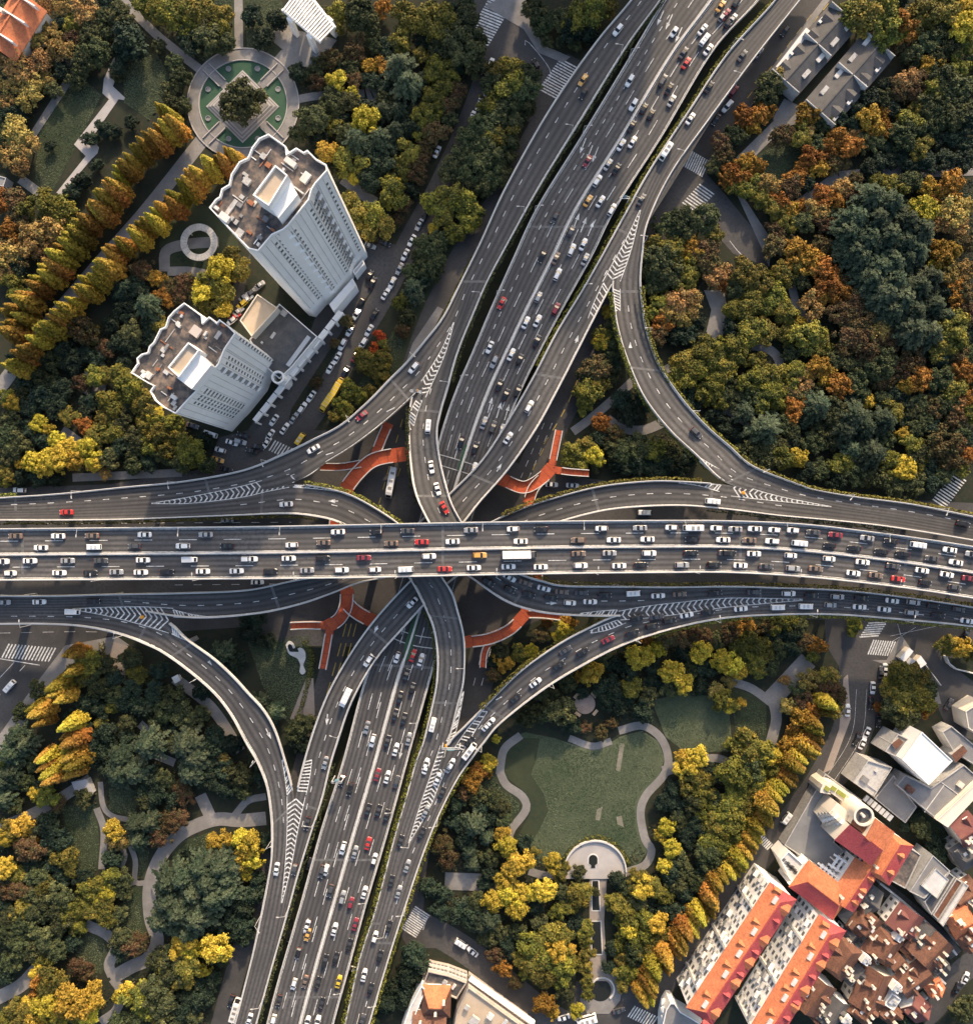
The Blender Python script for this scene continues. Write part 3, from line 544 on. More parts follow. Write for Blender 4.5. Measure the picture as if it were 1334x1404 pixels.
gl([(720, 62), (722, 55), (755, 98), (742, 118)], 50, 1); gl([(1000, 330), (1012, 345), (1030, 362)], 50, 1); gl([(0, 903), (55, 912)], 50, 1, .3); gl([(586, 1258), (580, 1275)], 30, 1)
gl([(35, 912), (10, 940), (-20, 980)], 3, 4); gl([(20, 908), (-5, 935)], 30, 1); gl([(1220, 872), (1300, 855)], 40, 1, .12); gl([(1230, 855), (1240, 890)], 40, 1, .12); gl([(1255, 860), (1222, 880)], 40, 1, .12)
for q in (0, 14): gl([(1188 - q, 945), (1180 - q, 1010), (1140 - q, 1075)], 60, 1, .1)
for q in (-6, 5): gl([(752 + q, 580), (735 + q, 620), (720 + q, 655)], 2.5, 2.5, .2); gl([(668 + q, 890), (655 + q, 940)], 6, 5, .2)
gl([(0, 868), (110, 866), (160, 868)], 4, 4, .14); gl([(620, 700), (660, 640)], 3, 3); gl([(240, 802), (460, 800)], 3, 4); gl([(760, 797), (1330, 830)], 3, 4); gl([(60, 718), (400, 716)], 3, 4)
o = mk.build('street_markings', PAINT); o['kind'] = 'structure'
mk = MB()
for q in (-7, 0, 7): gl([(482 + q, 855), (470 + q, 900), (456 + q, 950), (440 + q, 1000)], 5, 2.5, .35)
for pts in ([(1135, 5), (1090, 62), (1030, 140)], [(1112, 20), (1070, 75), (1020, 140)], [(800, 500), (775, 560), (745, 610)], [(745, 615), (722, 660)], [(552, 575), (538, 625), (520, 690)], [(562, 600), (545, 655)]): gl(pts, 3, 3, .3)
o = mk.build('street_markings', PAINTY); o['kind'] = 'structure'
mk = MB()

# round plaza top left
def disc(mb, u, v, r, z, n=40, r2=0, a0=0, a1=2 * math.pi):
    """ring or disc in px, flat"""
    k = np.linspace(a0, a1, n + 1)
    if r2 == 0:
        vs = [P(u + r * math.cos(a), v - r * math.sin(a), z) for a in (k[:-1] if a1 - a0 > 6.2 else k)]; mb.add(vs, [tuple(range(len(vs)))])
    else:
        o_ = [P(u + r * math.cos(a), v - r * math.sin(a), z) for a in k]; i_ = [P(u + r2 * math.cos(a), v - r2 * math.sin(a), z) for a in k]; m = len(o_)
        mb.add(o_ + i_, [(i, i + 1, m + i + 1, m + i) for i in range(n)])
def ringwall(mb, u, v, r, r2, z0, z1, n=40, a0=0, a1=2 * math.pi):
    k = np.linspace(a0, a1, n + 1); k0 = (H - z1) / H
    c = P(u, v, z1); s = (H - z1) / F; o_ = [(c[0] + r * s * math.cos(a), c[1] + r * s * math.sin(a)) for a in k]; i_ = [(c[0] + r2 * s * math.cos(a), c[1] + r2 * s * math.sin(a)) for a in k]; m = n + 1
    vs = [(x, y, z1) for x, y in o_] + [(x, y, z1) for x, y in i_] + [(x, y, z0) for x, y in o_] + [(x, y, z0) for x, y in i_]; fs = []
    for i in range(n): fs += [(i, i + 1, m + i + 1, m + i), (2 * m + i, 2 * m + i + 1, i + 1, i), (m + i, m + i + 1, 3 * m + i + 1, 3 * m + i)]
    mb.add(vs, fs)
RC = (333.5, 142)
mb = MB(); disc(mb, *RC, 62, .03); struct('lawn', mb, mat('plaza_lawn', (0.03, 0.075, 0.045), .9, (0.042, 0.09, 0.055), .3))
mb = MB(); ringwall(mb, *RC, 76, 60, 0, .2, 64); struct('path', mb, PAVE)
mb = MB(); ringwall(mb, *RC, 77, 75.6, 0, .42, 64); ringwall(mb, *RC, 61, 59.8, 0, .42, 64); o = mb.build('kerb_ring', PLAZA); tag(o, 'pale double stone kerb round the circular plaza', 'kerb')
for sx, sy in ((1, 1), (1, -1), (-1, 1), (-1, -1)):
    c = np.array([RC[0] + sx * 39, RC[1] + sy * 39]); d = np.array([sx, sy]) / 1.414; n_ = np.array([-d[1], d[0]])
    slab('path', [tuple(c + d * 19 + n_ * 5.5), tuple(c + d * 19 - n_ * 5.5), tuple(c - d * 22 - n_ * 5.5), tuple(c - d * 22 + n_ * 5.5)], 0, .24, PAVE)
    for q in (-1, 1):
        mb = MB(); a = c + n_ * 6 * q; w = [P(*(a + d * 17 + n_ * .6), .7)[:2], P(*(a + d * 17 - n_ * .6), .7)[:2], P(*(a - d * 15 - n_ * .6), .7)[:2], P(*(a - d * 15 + n_ * .6), .7)[:2]]; mb.prism(w, .1, .7)
        o = mb.build('low_wall', PLAZA); tag(o, 'low stone wall along the %s %s bridge of the round plaza, %s side' % ({-1: 'upper', 1: 'lower'}[sy], {-1: 'left', 1: 'right'}[sx], 'clockwise' if q > 0 else 'anticlockwise'), 'wall', 'low walls of the round plaza bridges')
root = thing('stepped_terrace', 'square stepped stone terrace turned on its corner in the round plaza', 'terrace')
for k, h in enumerate((50, 47.5, 45, 42.5, 40, 37)):
    mb = MB(); mb.prism([P(333 + h * a, 146 + h * b, .2)[:2] for a, b in ((1, 0), (0, 1), (-1, 0), (0, -1))], .05, .25 + k * .22); mb.build('step', PLAZA if k % 2 == 0 else PAVE, root)
mb = MB(); mb.prism([P(330 + 14 * a, 140 + 14 * b, .2)[:2] for a, b in ((1, 0), (0, 1), (-1, 0), (0, -1))], .3, 1.9); mb.build('tree_bed', LAWND, root)
for a in range(8):
    t = a * math.pi / 4 + .39; mb = MB(); ringwall(mb, RC[0] + 52 * math.cos(t), RC[1] + 52 * math.sin(t), 3.8, 2.8, 0, .35, 16); disc(mb, RC[0] + 52 * math.cos(t), RC[1] + 52 * math.sin(t), 2.9, .12, 16)
    o = mb.build('tree_ring', CONCD); tag(o, 'small dark circular planting ring in the plaza lawn, %s clockwise from the right' % ordw(a + 1), 'planting ring', 'planting rings in the round plaza')
# pergola forecourt
slab('path', [(372, 46), (392, 28), (400, 40), (455, 52), (462, 55), (432, 96), (420, 92), (400, 88), (392, 95), (378, 84), (388, 68), (376, 58)], 0, .16, PAVE)
# white ring pavilion
root = thing('ring_pavilion', 'white ring shaped canopy on a dark lawn left of the tall tower', 'pavilion')
mb = MB(); ringwall(mb, 273, 332, 25.5, 16.5, 3.4, 3.9, 48); mb.build('canopy', mat('grey_concrete', (.27, .265, .255), .8, (.42, .41, .39), .4), root)
for a in range(32):
    t = a * math.pi / 16; q = P(273 + 21 * math.cos(t), 332 - 21 * math.sin(t), 3.92); mb = MB(); mb.box((q[0], q[1], 3.93), (2.2, .1, .06), t); mb.build('canopy_joint', CONCD, root)
for a in range(8):
    t = a * math.pi / 4; c = P(273 + 21 * math.cos(t), 332 + 21 * math.sin(t), 3.9); mb = MB(); mb.tube((c[0], c[1], 0), (c[0], c[1], 3.45), .25, .25); mb.build('column', CONC, root)
mb = MB(); disc(mb, 273, 335, 54, .02, 40); struct('lawn', mb, LAWND)
ways('path', [([(226, 372), (228, 345), (250, 336), (273, 333), (300, 332)], 4)], .1, PAVE)
# half round terrace, axis and pools of the lower park
hp = MB(); k = np.linspace(0, math.pi, 33); pts = [(816 + 43 * math.cos(a), 1196 - 44 * math.sin(a)) for a in k] + [(773, 1205), (859, 1205)]
hp.prism([P(u, v, .9)[:2] for u, v in pts], 0, .9); o = hp.build('half_round_terrace', PLAZA); tag(o, 'pale half round stone terrace below the big lawn', 'terrace')
hw = MB(); ringwall(hw, 816, 1196, 43.5, 41.5, .9, 1.7, 32, 0, math.pi); o = hw.build('terrace_wall', CONC); tag(o, 'white curved wall round the half round terrace', 'wall')
root = thing('basin', 'dark arched water basin in the half round terrace', 'basin')
arch = lambda r: [(813 + r * math.cos(a), 1178 - r * math.sin(a)) for a in np.linspace(0, math.pi, 13)] + [(813 - r, 1184), (813 - r * .5, 1186), (813 - r * .5, 1190), (813 + r * .5, 1190), (813 + r * .5, 1186), (813 + r, 1184)]
mb = MB(); mb.prism([P(u, v, 1)[:2] for u, v in arch(7.5)], .9, 1.05); mb.build('rim', CONC, root); mb = MB(); mb.prism([P(u, v, 1)[:2] for u, v in arch(6)], 1.0, 1.07); mb.build('water', WATER, root)
slab('path', [(808, 1205), (832, 1205), (828, 1262), (832, 1330), (840, 1345), (808, 1345), (808, 1262)], 0, .3, PAVEW)
for poly, lab in (([(812, 1208), (820, 1208), (822, 1248), (812, 1248)], 'upper narrow reflecting pool on the tree lined axis'), ([(811, 1264), (823, 1264), (825, 1308), (812, 1308)], 'lower dark reflecting pool on the tree lined axis')):
    root = thing('reflecting_pool', lab, 'pool', group='pools on the axis'); mb = MB(); mb.prism([P(u + (1.5 if u > 816 else -1.5), v + (1.5 if v > 1230 and v != 1264 else -1.5), .4)[:2] for u, v in poly], .3, .45); mb.build('rim', CONC, root)
    mb = MB(); mb.prism([P(u, v, .5)[:2] for u, v in poly], .32, .47); mb.build('water', WATER, root)
slab('path', [(800, 1345), (808, 1330), (842, 1332), (854, 1350), (850, 1372), (835, 1390), (805, 1390), (795, 1372)], 0, .22, PAVE)
root = thing('round_pool', 'dark round pool with a pale rim at the bottom of the axis', 'pool'); mb = MB(); ringwall(mb, 826, 1357, 17, 15, .2, .7, 36, -.9, 2.6); mb.build('rim', CONC, root); mb = MB(); disc(mb, 823, 1358, 15, .27, 30); mb.build('water', WATER, root)
# round tables place with four benches
mb = MB(); ringwall(mb, 802, 965, 14, .01, 0, .5, 32); o = mb.build('round_platform', mat('plank_brown', (.26, .2, .17), .8, (.36, .27, .22), .5)); tag(o, 'brown round platform between dark trees below the southeast ramp', 'platform')
for k, (du, dv) in enumerate(((-12, -11), (12, -12), (-10, 14), (14, 12))):
    c = P(802 + du, 965 + dv, .5); mb = MB(); rz = math.atan2(-dv, du) + math.pi / 2; mb.box((c[0], c[1], .45), (2.4, 1.1, .12), rz); mb.box((c[0], c[1], .2), (1.8, .7, .38), rz)
    o = mb.build('bench', mat('bench_tan', (.5, .36, .24), .7)); tag(o, 'tan bench at the %s of the brown round platform' % ('upper left', 'upper right', 'lower left', 'lower right')[k], 'bench', 'benches round the platform')
# organic white rimmed pool left of the footbridge
root = thing('organic_pool', 'white rimmed wavy pool on the lawn left of the red footbridge', 'pool')
op = [(392, 884), (396, 879), (402, 882), (406, 890), (412, 888), (418, 893), (419, 903), (416, 912), (419, 921), (415, 925), (411, 921), (412, 912), (408, 903), (402, 900), (396, 896)]
S, _ = cr([list(p) for p in op + [op[0]]], 2); mb = MB(); mb.prism([tuple(P(u, v, .5)[:2]) for u, v in S[:-1]], 0, .5); mb.build('rim', CONC, root)
c0 = S[:-1].mean(0); mb = MB(); mb.prism([tuple(P(u + (398 - u) * .45, v + (888 - v) * .45, .5)[:2]) for u, v in S[:-1] if v < 899], .3, .53); mb.build('water', WATER, root)
# small pavilion roof in the left park
root = thing('garden_pavilion', 'grey flat roofed garden pavilion below the orange redwoods', 'pavilion'); pv = [(100, 1073), (119, 1069), (127, 1088), (108, 1094)]
mb = MB(); mb.prism([P(u, v, 3)[:2] for u, v in pv], 0, 2.8); mb.build('wall', GREYW, root); mb = MB(); mb.prism([P(113.5 + (u - 113.5) * 1.1, 1081 + (v - 1081) * 1.1, 3)[:2] for u, v in pv], 2.8, 3.1); mb.build('roof', mat('pavilion_roof', (.3, .29, .3), .8, (.36, .35, .35), .4), root)
for u, v, lab in ((242, 931, 'small pale grey kiosk roof inside the dark southwest garden'), (1237, 544, 'small pale hut roof among rust coloured trees at the right')):
    root = thing('park_hut', lab, 'hut'); c = P(u, v, 2.6); mb = MB(); mb.box((c[0], c[1], 1.2), (1.8, 1.8, 2.4), .5); mb.build('wall', GREYW, root); mb = MB(); mb.box((c[0], c[1], 2.5), (2.5, 2.5, .2), .5); mb.build('roof', CONC, root)

# ---------------------------------------------------------------- red footbridge ring with stairs
fb = thing('footbridge', 'red decked footbridge weaving below the ramps with white parapets', 'footbridge')
FB = [([(474, 671), (492, 648), (515, 630), (557, 622)], 5.2, 6), ([(533, 580), (522, 606), (514, 626)], 3.6, 6), ([(440, 640), (470, 640), (505, 634)], 2.8, 5.6),
      ([(557, 622), (600, 630), (650, 645), (690, 659)], 4, 6), ([(690, 658), (718, 668), (742, 656), (757, 640)], 4.6, 6), ([(724, 690), (732, 668), (752, 648)], 4, 6), ([(766, 590), (761, 615), (756, 640)], 2.8, 5.6), ([(807, 649), (780, 647), (760, 644)], 2.6, 5.6),
      ([(474, 671), (462, 700), (460, 750), (476, 813)], 4, 6), ([(476, 808), (475, 830), (466, 848), (448, 860)], 4.8, 6), ([(474, 824), (488, 838), (512, 852)], 5, 6), ([(399, 858), (425, 857), (450, 858)], 2.8, 5.6), ([(443, 917), (448, 890), (453, 860)], 2.8, 5.6),
      ([(512, 852), (560, 875), (610, 882), (660, 878)], 4, 6), ([(641, 880), (672, 875), (700, 862), (722, 840)], 4.2, 6), ([(724, 690), (735, 740), (735, 800), (721, 838)], 4, 6), ([(768, 845), (740, 842), (716, 842)], 2.8, 5.6), ([(662, 915), (664, 895), (672, 876)], 2.4, 5.6)]
for k, (pts, w, z) in enumerate(FB):
    A, _ = cr([list(p) for p in pts], 3); zz = z + k * .006; Wp = np.array([P(u, v, zz) for u, v in A]); t = np.gradient(Wp, axis=0); t /= np.linalg.norm(t, axis=1)[:, None]; nn = np.stack([-t[:, 1], t[:, 0], 0 * t[:, 0]], 1)
    L, R = Wp + nn * w / 2, Wp - nn * w / 2; mb = MB(); qstrip(mb, L, R, False); dn = np.array([0, 0, -.7]); qstrip(mb, L + dn, R + dn, True); qstrip(mb, L, L + dn, True); qstrip(mb, R + dn, R, True); mb.build('deck', REDDK, fb)
    mj = MB(); q_ = np.concatenate([[0], np.cumsum(np.linalg.norm(np.diff(Wp, axis=0), axis=1))])
    for x_ in np.arange(2.0, q_[-1] - .5, 3.6):
        c_ = [np.array([np.interp(x_ + e_, q_, Y[:, i_]) for i_ in range(3)]) + np.array([0, 0, .0025]) for Y, e_ in ((L, -.07), (L, .07), (R, .07), (R, -.07))]; mj.add(c_[::-1], [(0, 1, 2, 3)])
    if mj.v: mj.build('deck_joint', mat('joint_dark', (.12, .03, .02), .8), fb)
    mb = MB(); n = len(L); a = 2 if n > 10 else 1
    a0, b0 = (0 if z < 6 else a, n - (int(n * .18) + 1))
    if z < 6: a0, b0 = 0, n - 3
    edge_profile(mb, L[a0:b0].copy(), R[a0:b0].copy(), -.3, 1.1, .28); edge_profile(mb, R[a0:b0].copy(), L[a0:b0].copy(), -.3, 1.1, .28); mb.build('parapet', CONC, fb)
for u, v in ((500, 640), (735, 664), (470, 840), (690, 868), (540, 625), (476, 815)):
    c = P(u, v, 6); mb = MB(); mb.tube((c[0], c[1], 0), (c[0], c[1], 5.35), .45, .45, 12); mb.build('column', CONCD, fb)
# ---------------------------------------------------------------- buildings
WINM = {}
def win_mesh(w, h, m, proud=.12):
    key = (round(w, 2), round(h, 2), m.name, proud)
    if key not in WINM:
        mb = MB(); mb.box((0, 0, 0), (w, proud, h)); me = bpy.data.meshes.new('window'); me.from_pydata(mb.v, [], mb.f); me.materials.append(m); WINM[key] = me
    return WINM[key]
class Windows:
    """first hundred windows of a building are parts of their own, the rest one part"""
    def __init__(s, root): s.root = root; s.n = 0; s.rest = MB()
    def put(s, p, ang, w, h, m=None, name='window', proud=.12):
        m = m or GLASS
        if s.n < 100:
            o = bpy.data.objects.new(name, win_mesh(w, h, m, proud)); COL.objects.link(o); o.parent = s.root; o.location = p; o.rotation_euler = (0, 0, ang)
        else: s.rest.box(tuple(p), (w, proud, h), ang)
        s.n += 1
    def done(s):
        if s.rest.v: s.rest.build('window', GLASS, s.root)['kind'] = 'stuff'
def wpx(poly, z): return [tuple(P(u, v, z)[:2]) for u, v in poly]
def grid(W, a, b, z0, z1, fl, cols, w, h, name='window', m=None, proud=.12, every=None):
    """windows along wall a->b (world xy): cols = list of fractions"""
    a = np.array(a); b = np.array(b); d = b - a; L = np.hypot(*d); ang = math.atan2(d[1], d[0]); n = np.array([d[1], -d[0]]) / L
    c = np.array([0, 0])
    for k in range(fl):
        z = z0 + (z1 - z0) * (k + .5) / fl
        for f in cols:
            p = a + d * f + n * (proud * .5 - .03) * grid.side
            W.put((p[0], p[1], z), ang, w, h, m, name, proud)
grid.side = 1
def outward(poly, a, b):
    """True if right side of a->b is outside"""
    m = (np.array(a) + np.array(b)) / 2; d = np.array(b) - np.array(a); n = np.array([d[1], -d[0]]) / np.hypot(*d)
    return not inside(poly, *(m + n * .3))
def parapet_ring(mb, wpoly, z0, z1, t):
    n = len(wpoly); ar = sum(wpoly[i][0] * wpoly[(i + 1) % n][1] - wpoly[(i + 1) % n][0] * wpoly[i][1] for i in range(n))
    p = np.array(wpoly if ar > 0 else wpoly[::-1]); inn = []
    for i in range(n):
        a, b, c = p[i - 1], p[i], p[(i + 1) % n]; d1 = (b - a) / np.linalg.norm(b - a); d2 = (c - b) / np.linalg.norm(c - b)
        n1 = np.array([-d1[1], d1[0]]); n2 = np.array([-d2[1], d2[0]]); m = n1 + n2; m = m / max(np.dot(m, n1), .45); inn.append(b + m * t)
    out = [tuple(q) for q in p]; vs = [(x, y, z1) for x, y in out] + [(x, y, z1) for x, y in inn] + [(x, y, z0) for x, y in out] + [(x, y, z0) for x, y in inn]; fs = []
    for i in range(n):
        j = (i + 1) % n; fs += [(i, j, n + j, n + i), (2 * n + i, 2 * n + j, j, i), (n + i, n + j, 3 * n + j, 3 * n + i)]
    mb.add(vs, fs)
def block(name, label, poly, z, roofm, wallm, par=1.0, cat='building', root=None, z0=0, px_z=None):
    """flat roofed block; poly in photo px at roof height"""
    root = root or thing(name, label, cat, tuple(np.append(np.mean(wpx(poly, z), 0), 0)))
    off = np.array(root.location); W = wpx(poly, z); Wl = [(x - off[0], y - off[1]) for x, y in W]
    mb = MB(); mb.prism(Wl, z0, z - .05); mb.build('wall', wallm, root)
    mb = MB(); mb.prism(Wl, z - .04, z); mb.build('roof', roofm, root)
    if par: mb = MB(); parapet_ring(mb, Wl, z - .3, z + par, .32); mb.build('parapet', wallm, root)
    return root, W, Wl, off
def loc(root, u, v, z): return P(u, v, z) - np.array(root.location)
def roofbits(root, pts, z):
    for k, (u, v, w, d, h, m) in enumerate(pts):
        p = loc(root, u, v, z); mb = MB(); mb.box((p[0], p[1], z + h / 2), (w, d, h), -.63); mb.build(('roof_hatch', 'water_tank', 'air_conditioner')[k % 3], m, root)

DARKS = mat('recess_shade', (.17, .17, .175), .6, (.3, .3, .3), 1.2)
def tower(name, label, poly, z, pent, pz, se, fl, base_z):
    root, W, Wl, off = block(name, label, poly, z, ROOFD, WHITE, 1.2)
    Wn = Windows(root)
    for (i, j, cols, strips) in se:
        a, b = np.array(Wl[i]), np.array(Wl[j])
        if not outward(Wl, a, b): a, b = b, a
        grid(Wn, a, b, base_z, z - 3, fl, cols, 0.95, 1.1)
        d = b - a; L = np.hypot(*d); ang = math.atan2(d[1], d[0]); n = np.array([d[1], -d[0]]) / L
        for f in strips:
            p = a + d * f + n * .02; mb = MB(); mb.box((p[0], p[1], (base_z + z - 3) / 2), (1.5, .16, z - 3 - base_z), ang); mb.build('recess_shade_strip', DARKS, root)  # flat strip proud of the wall, shade of a recess put into its colour
            for k in range(fl):
                zz = base_z + (z - 3 - base_z) * (k + .5) / fl; mb = MB(); q = p + n * .35; mb.box((q[0], q[1], zz - .9), (1.7, .8, .5), ang)
                if k % 2 == 0: mb.build('balcony', WHITE, root)
    Wn.done()
    for (i, j, cols, strips) in se:      # storey bands and vertical pilasters give the tiled wall its grain
        a, b = np.array(Wl[i]), np.array(Wl[j])
        if not outward(Wl, a, b): a, b = b, a
        d = b - a; L = np.hypot(*d); ang = math.atan2(d[1], d[0]); n = np.array([d[1], -d[0]]) / L
        for f in np.arange(.5, L, 2.1) / L:
            p = a + d * f + n * .04; mb = MB(); mb.box((p[0], p[1], (base_z + z) / 2), (.22, .14, z - base_z - 1)); mb.build('pilaster', CONC, root)
    # penthouse
    pw = [tuple(loc(root, u, v, pz)[:2]) for u, v in pent]; mb = MB(); mb.prism(pw, z, pz - .1); mb.build('penthouse', WHITE, root)
    mb = MB(); mb.prism(pw, pz - .09, pz - .03); mb.build('penthouse_roof', ROOFB, root); mb = MB(); parapet_ring(mb, pw, pz - .3, pz + .9, .35); mb.build('penthouse_parapet', WHITE, root)
    return root
T1 = [(289, 287), (298, 275), (303, 272), (306, 261), (316, 255), (319, 241), (330, 224), (341, 219), (344, 213), (347, 205), (357, 192), (370, 186), (394, 203), (395, 213), (408, 205), (418, 211), (423, 208), (435, 220), (449, 228), (450, 236), (434, 254), (429, 262), (425, 276), (397, 311), (390, 317), (375, 324), (356, 346), (343, 343)]
tw1 = tower('residential_tower', 'tallest white residential tower with a rust stained flat roof', T1, 70, [(348, 269), (379, 228), (396, 242), (370, 284)], 77,
      [(19, 20, (.62,), ()), (20, 22, (.25, .5), (.8,)), (22, 23, (.08, .9), ()), (23, 25, (.2, .5), (.82,)), (25, 26, (.9,), ())], 19, 10)
p = loc(tw1, 372, 262, 74)
mb = MB(); mb.prism([tuple(loc(tw1, u, v, 70)[:2]) for u, v in [(372, 286), (398, 248), (414, 276), (388, 308)]], 70, 74.5); mb.build('plant_room', WHITE, tw1)
roofbits(tw1, [(310, 300, 3, 2, 1.5, CONC), (340, 250, 2, 2, 1, GREYW), (400, 225, 3.5, 1.5, 1.5, CONC), (330, 320, 2, 2, .8, GREYW), (420, 245, 2, 3, 1, CONC), (362, 215, 1.6, 1.6, .6, GREYW), (410, 262, 4, .4, 1.2, STEEL), (318, 285, 1.2, 5, .5, GREYW)], 70)
T2 = [(182, 512), (191, 499), (190, 492), (197, 486), (205, 484), (207, 476), (213, 470), (222, 452), (229, 449), (233, 436), (241, 427), (255, 416), (279, 434), (280, 443), (289, 435), (299, 444), (303, 439), (315, 448), (325, 458), (310, 480), (302, 500), (272, 537), (262, 547), (243, 568), (226, 559), (215, 550), (208, 537), (213, 530), (205, 526)]
tw2 = tower('residential_tower', 'lower white residential tower beside the loading street with a dark stained roof', T2, 50, [(232, 504), (260, 470), (275, 481), (247, 518)], 56,
      [(18, 19, (.9,), ()), (19, 20, (.3, .7), ()), (20, 21, (.06, .16, .86, .95), (.92,)), (21, 22, (.3, .7), ()), (22, 23, (.9,), ())], 13, 9)
mb = MB(); mb.prism([tuple(loc(tw2, u, v, 50)[:2]) for u, v in [(252, 522), (277, 485), (298, 505), (272, 537)]], 50, 55); mb.build('plant_room', WHITE, tw2)
roofbits(tw2, [(205, 515, 2, 2, .8, CONC), (270, 455, 3, 3, 1, mat('roof_patch', (.5, .44, .4), .9)), (240, 545, 2, 1.2, 1, CONC), (300, 460, 1.2, 2.6, .6, GREYW), (225, 480, 1.5, 1.5, .5, GREYW)], 50)
def clutter(root, poly, z, n, seed, skip):
    rr = random.Random(seed); us = [p[0] for p in poly]; vs = [p[1] for p in poly]; k = 0
    ms = (CONC, GREYW, STEEL, ROOFG, mat('rust_metal', (.3, .12, .06), .8), WHITE); nm = ('roof_pipe', 'roof_hatch', 'solar_heater', 'air_conditioner', 'roof_vent')
    while k < n:
        u, v = rr.uniform(min(us), max(us)), rr.uniform(min(vs), max(vs))
        if not all(inside(poly, u + a, v + b) for a, b in ((4, 0), (-4, 0), (0, 4), (0, -4))) or inside(skip, u, v): continue
        p = loc(root, u, v, z); long_ = rr.random() < .4; w, d, h = (rr.uniform(2, 5), .25, .25) if long_ else (rr.uniform(.5, 1.8), rr.uniform(.5, 1.5), rr.uniform(.3, 1.1))
        mb = MB(); mb.box((p[0], p[1], z + h / 2), (w, d, h), -.63 + (1.571 if rr.random() < .5 else 0)); mb.build(nm[0] if long_ else nm[1 + k % 4], ms[rr.randrange(6)], root); k += 1
clutter(tw1, T1, 70, 34, 3, [(340, 268), (379, 222), (420, 276), (385, 318)]); clutter(tw2, T2, 50, 30, 4, [(226, 504), (258, 464), (304, 503), (270, 542)])
# podium between the towers
pod, W, Wl, off = block('podium_building', 'dark roofed podium between the two white towers', [(343, 466), (384, 417), (436, 462), (400, 505), (384, 520), (362, 500)], 10, mat('podium_felt', (.075, .075, .08), .9, (.13, .125, .12), .3), WHITE, .7)
roofbits(pod, [(410, 482, 1.5, 13, .8, STEEL), (375, 460, 1, 2.5, .5, CONC), (360, 470, .8, .8, .6, STEEL), (390, 430, 2, 2, .8, GREYW)], 10)
ann, _, _, _ = block('annex_building', 'small building with a beige flat roof tucked between the white towers', [(330, 440), (354, 404), (382, 423), (346, 462)], 14, ROOFB, CREAM, .8)
mb = MB(); ringwall(mb, 381, 517, 9, 6.5, 0, 12, 28); o = mb.build('round_light_well', WHITE); tag(o, 'white round stair drum at the street end of the podium', 'stair drum')
# scalloped white arcade along the street
ar0, ar1 = np.array([349., 578.]), np.array([468., 427.]); nA = 12; root = thing('street_arcade', 'white scalloped arcade roof running along the street of parked cars', 'arcade')
for k in range(nA):
    a = ar0 + (ar1 - ar0) * (k + .04) / nA; b = ar0 + (ar1 - ar0) * (k + .96) / nA; d = (b - a) / np.hypot(*(b - a)); n = np.array([-d[1], d[0]]); off = 4.2 if k % 2 else 3.2
    mb = MB(); mb.prism(wpx([a + n * off, b + n * off, b - n * 4, a - n * 4], 7), 6.3, 6.9); mb.prism(wpx([a + n * off, b + n * off, b + n * (off - 1.2), a + n * (off - 1.2)], 7), 6.9, 7.6); mb.build('roof_bay', WHITE, root)
    for q in (a, b):
        c = P(*(q + n * 2.6), 6); mb = MB(); mb.tube((c[0], c[1], 0), (c[0], c[1], 6.3), .35, .35, 8); mb.build('column', WHITE, root)
block('annex_building', 'low white street block at the foot of the tall tower', [(452, 418), (484, 382), (488, 392), (458, 428)], 7, WHITE, WHITE, .5)
block('annex_building', 'white L shaped side porch right of the tall tower base', [(484, 372), (498, 356), (500, 362), (487, 378)], 5, CONC, WHITE, .4)
# white slatted pergola with four pylons
root = thing('white_pergola', 'white slatted pergola on tall pylons at the top edge of the park', 'pergola')
A0, A1, A2, A3 = [np.array(q, float) for q in ((387, 13), (413, -22), (460, 38), (440, 58))]
for k in range(17):
    t = (k + .5) / 17; a = A0 + (A3 - A0) * t; b = A1 + (A2 - A1) * t; wa, wb = P(*a, 10), P(*b, 10); m = (wa + wb) / 2; d = wb - wa
    mb = MB(); mb.box((m[0], m[1], 10), (np.hypot(*d[:2]), .55, .5), math.atan2(d[1], d[0])); mb.build('slat', WHITE, root)
for a, b in ((A0, A3), (A1, A2)):
    wa, wb = P(*a, 9.5), P(*b, 9.5); m = (wa + wb) / 2; d = wb - wa; mb = MB(); mb.box((m[0], m[1], 9.4), (np.hypot(*d[:2]), .8, .7), math.atan2(d[1], d[0])); mb.build('beam', WHITE, root)
for u, v in ((398, 26), (425, 49), (421, 6), (438, 12), (452, 26), (410, 0)):
    c = P(u, v, 9); mb = MB(); mb.box((c[0], c[1], 4.5), (2.4, 1.4, 9), -.72); mb.build('pylon', WHITE, root)

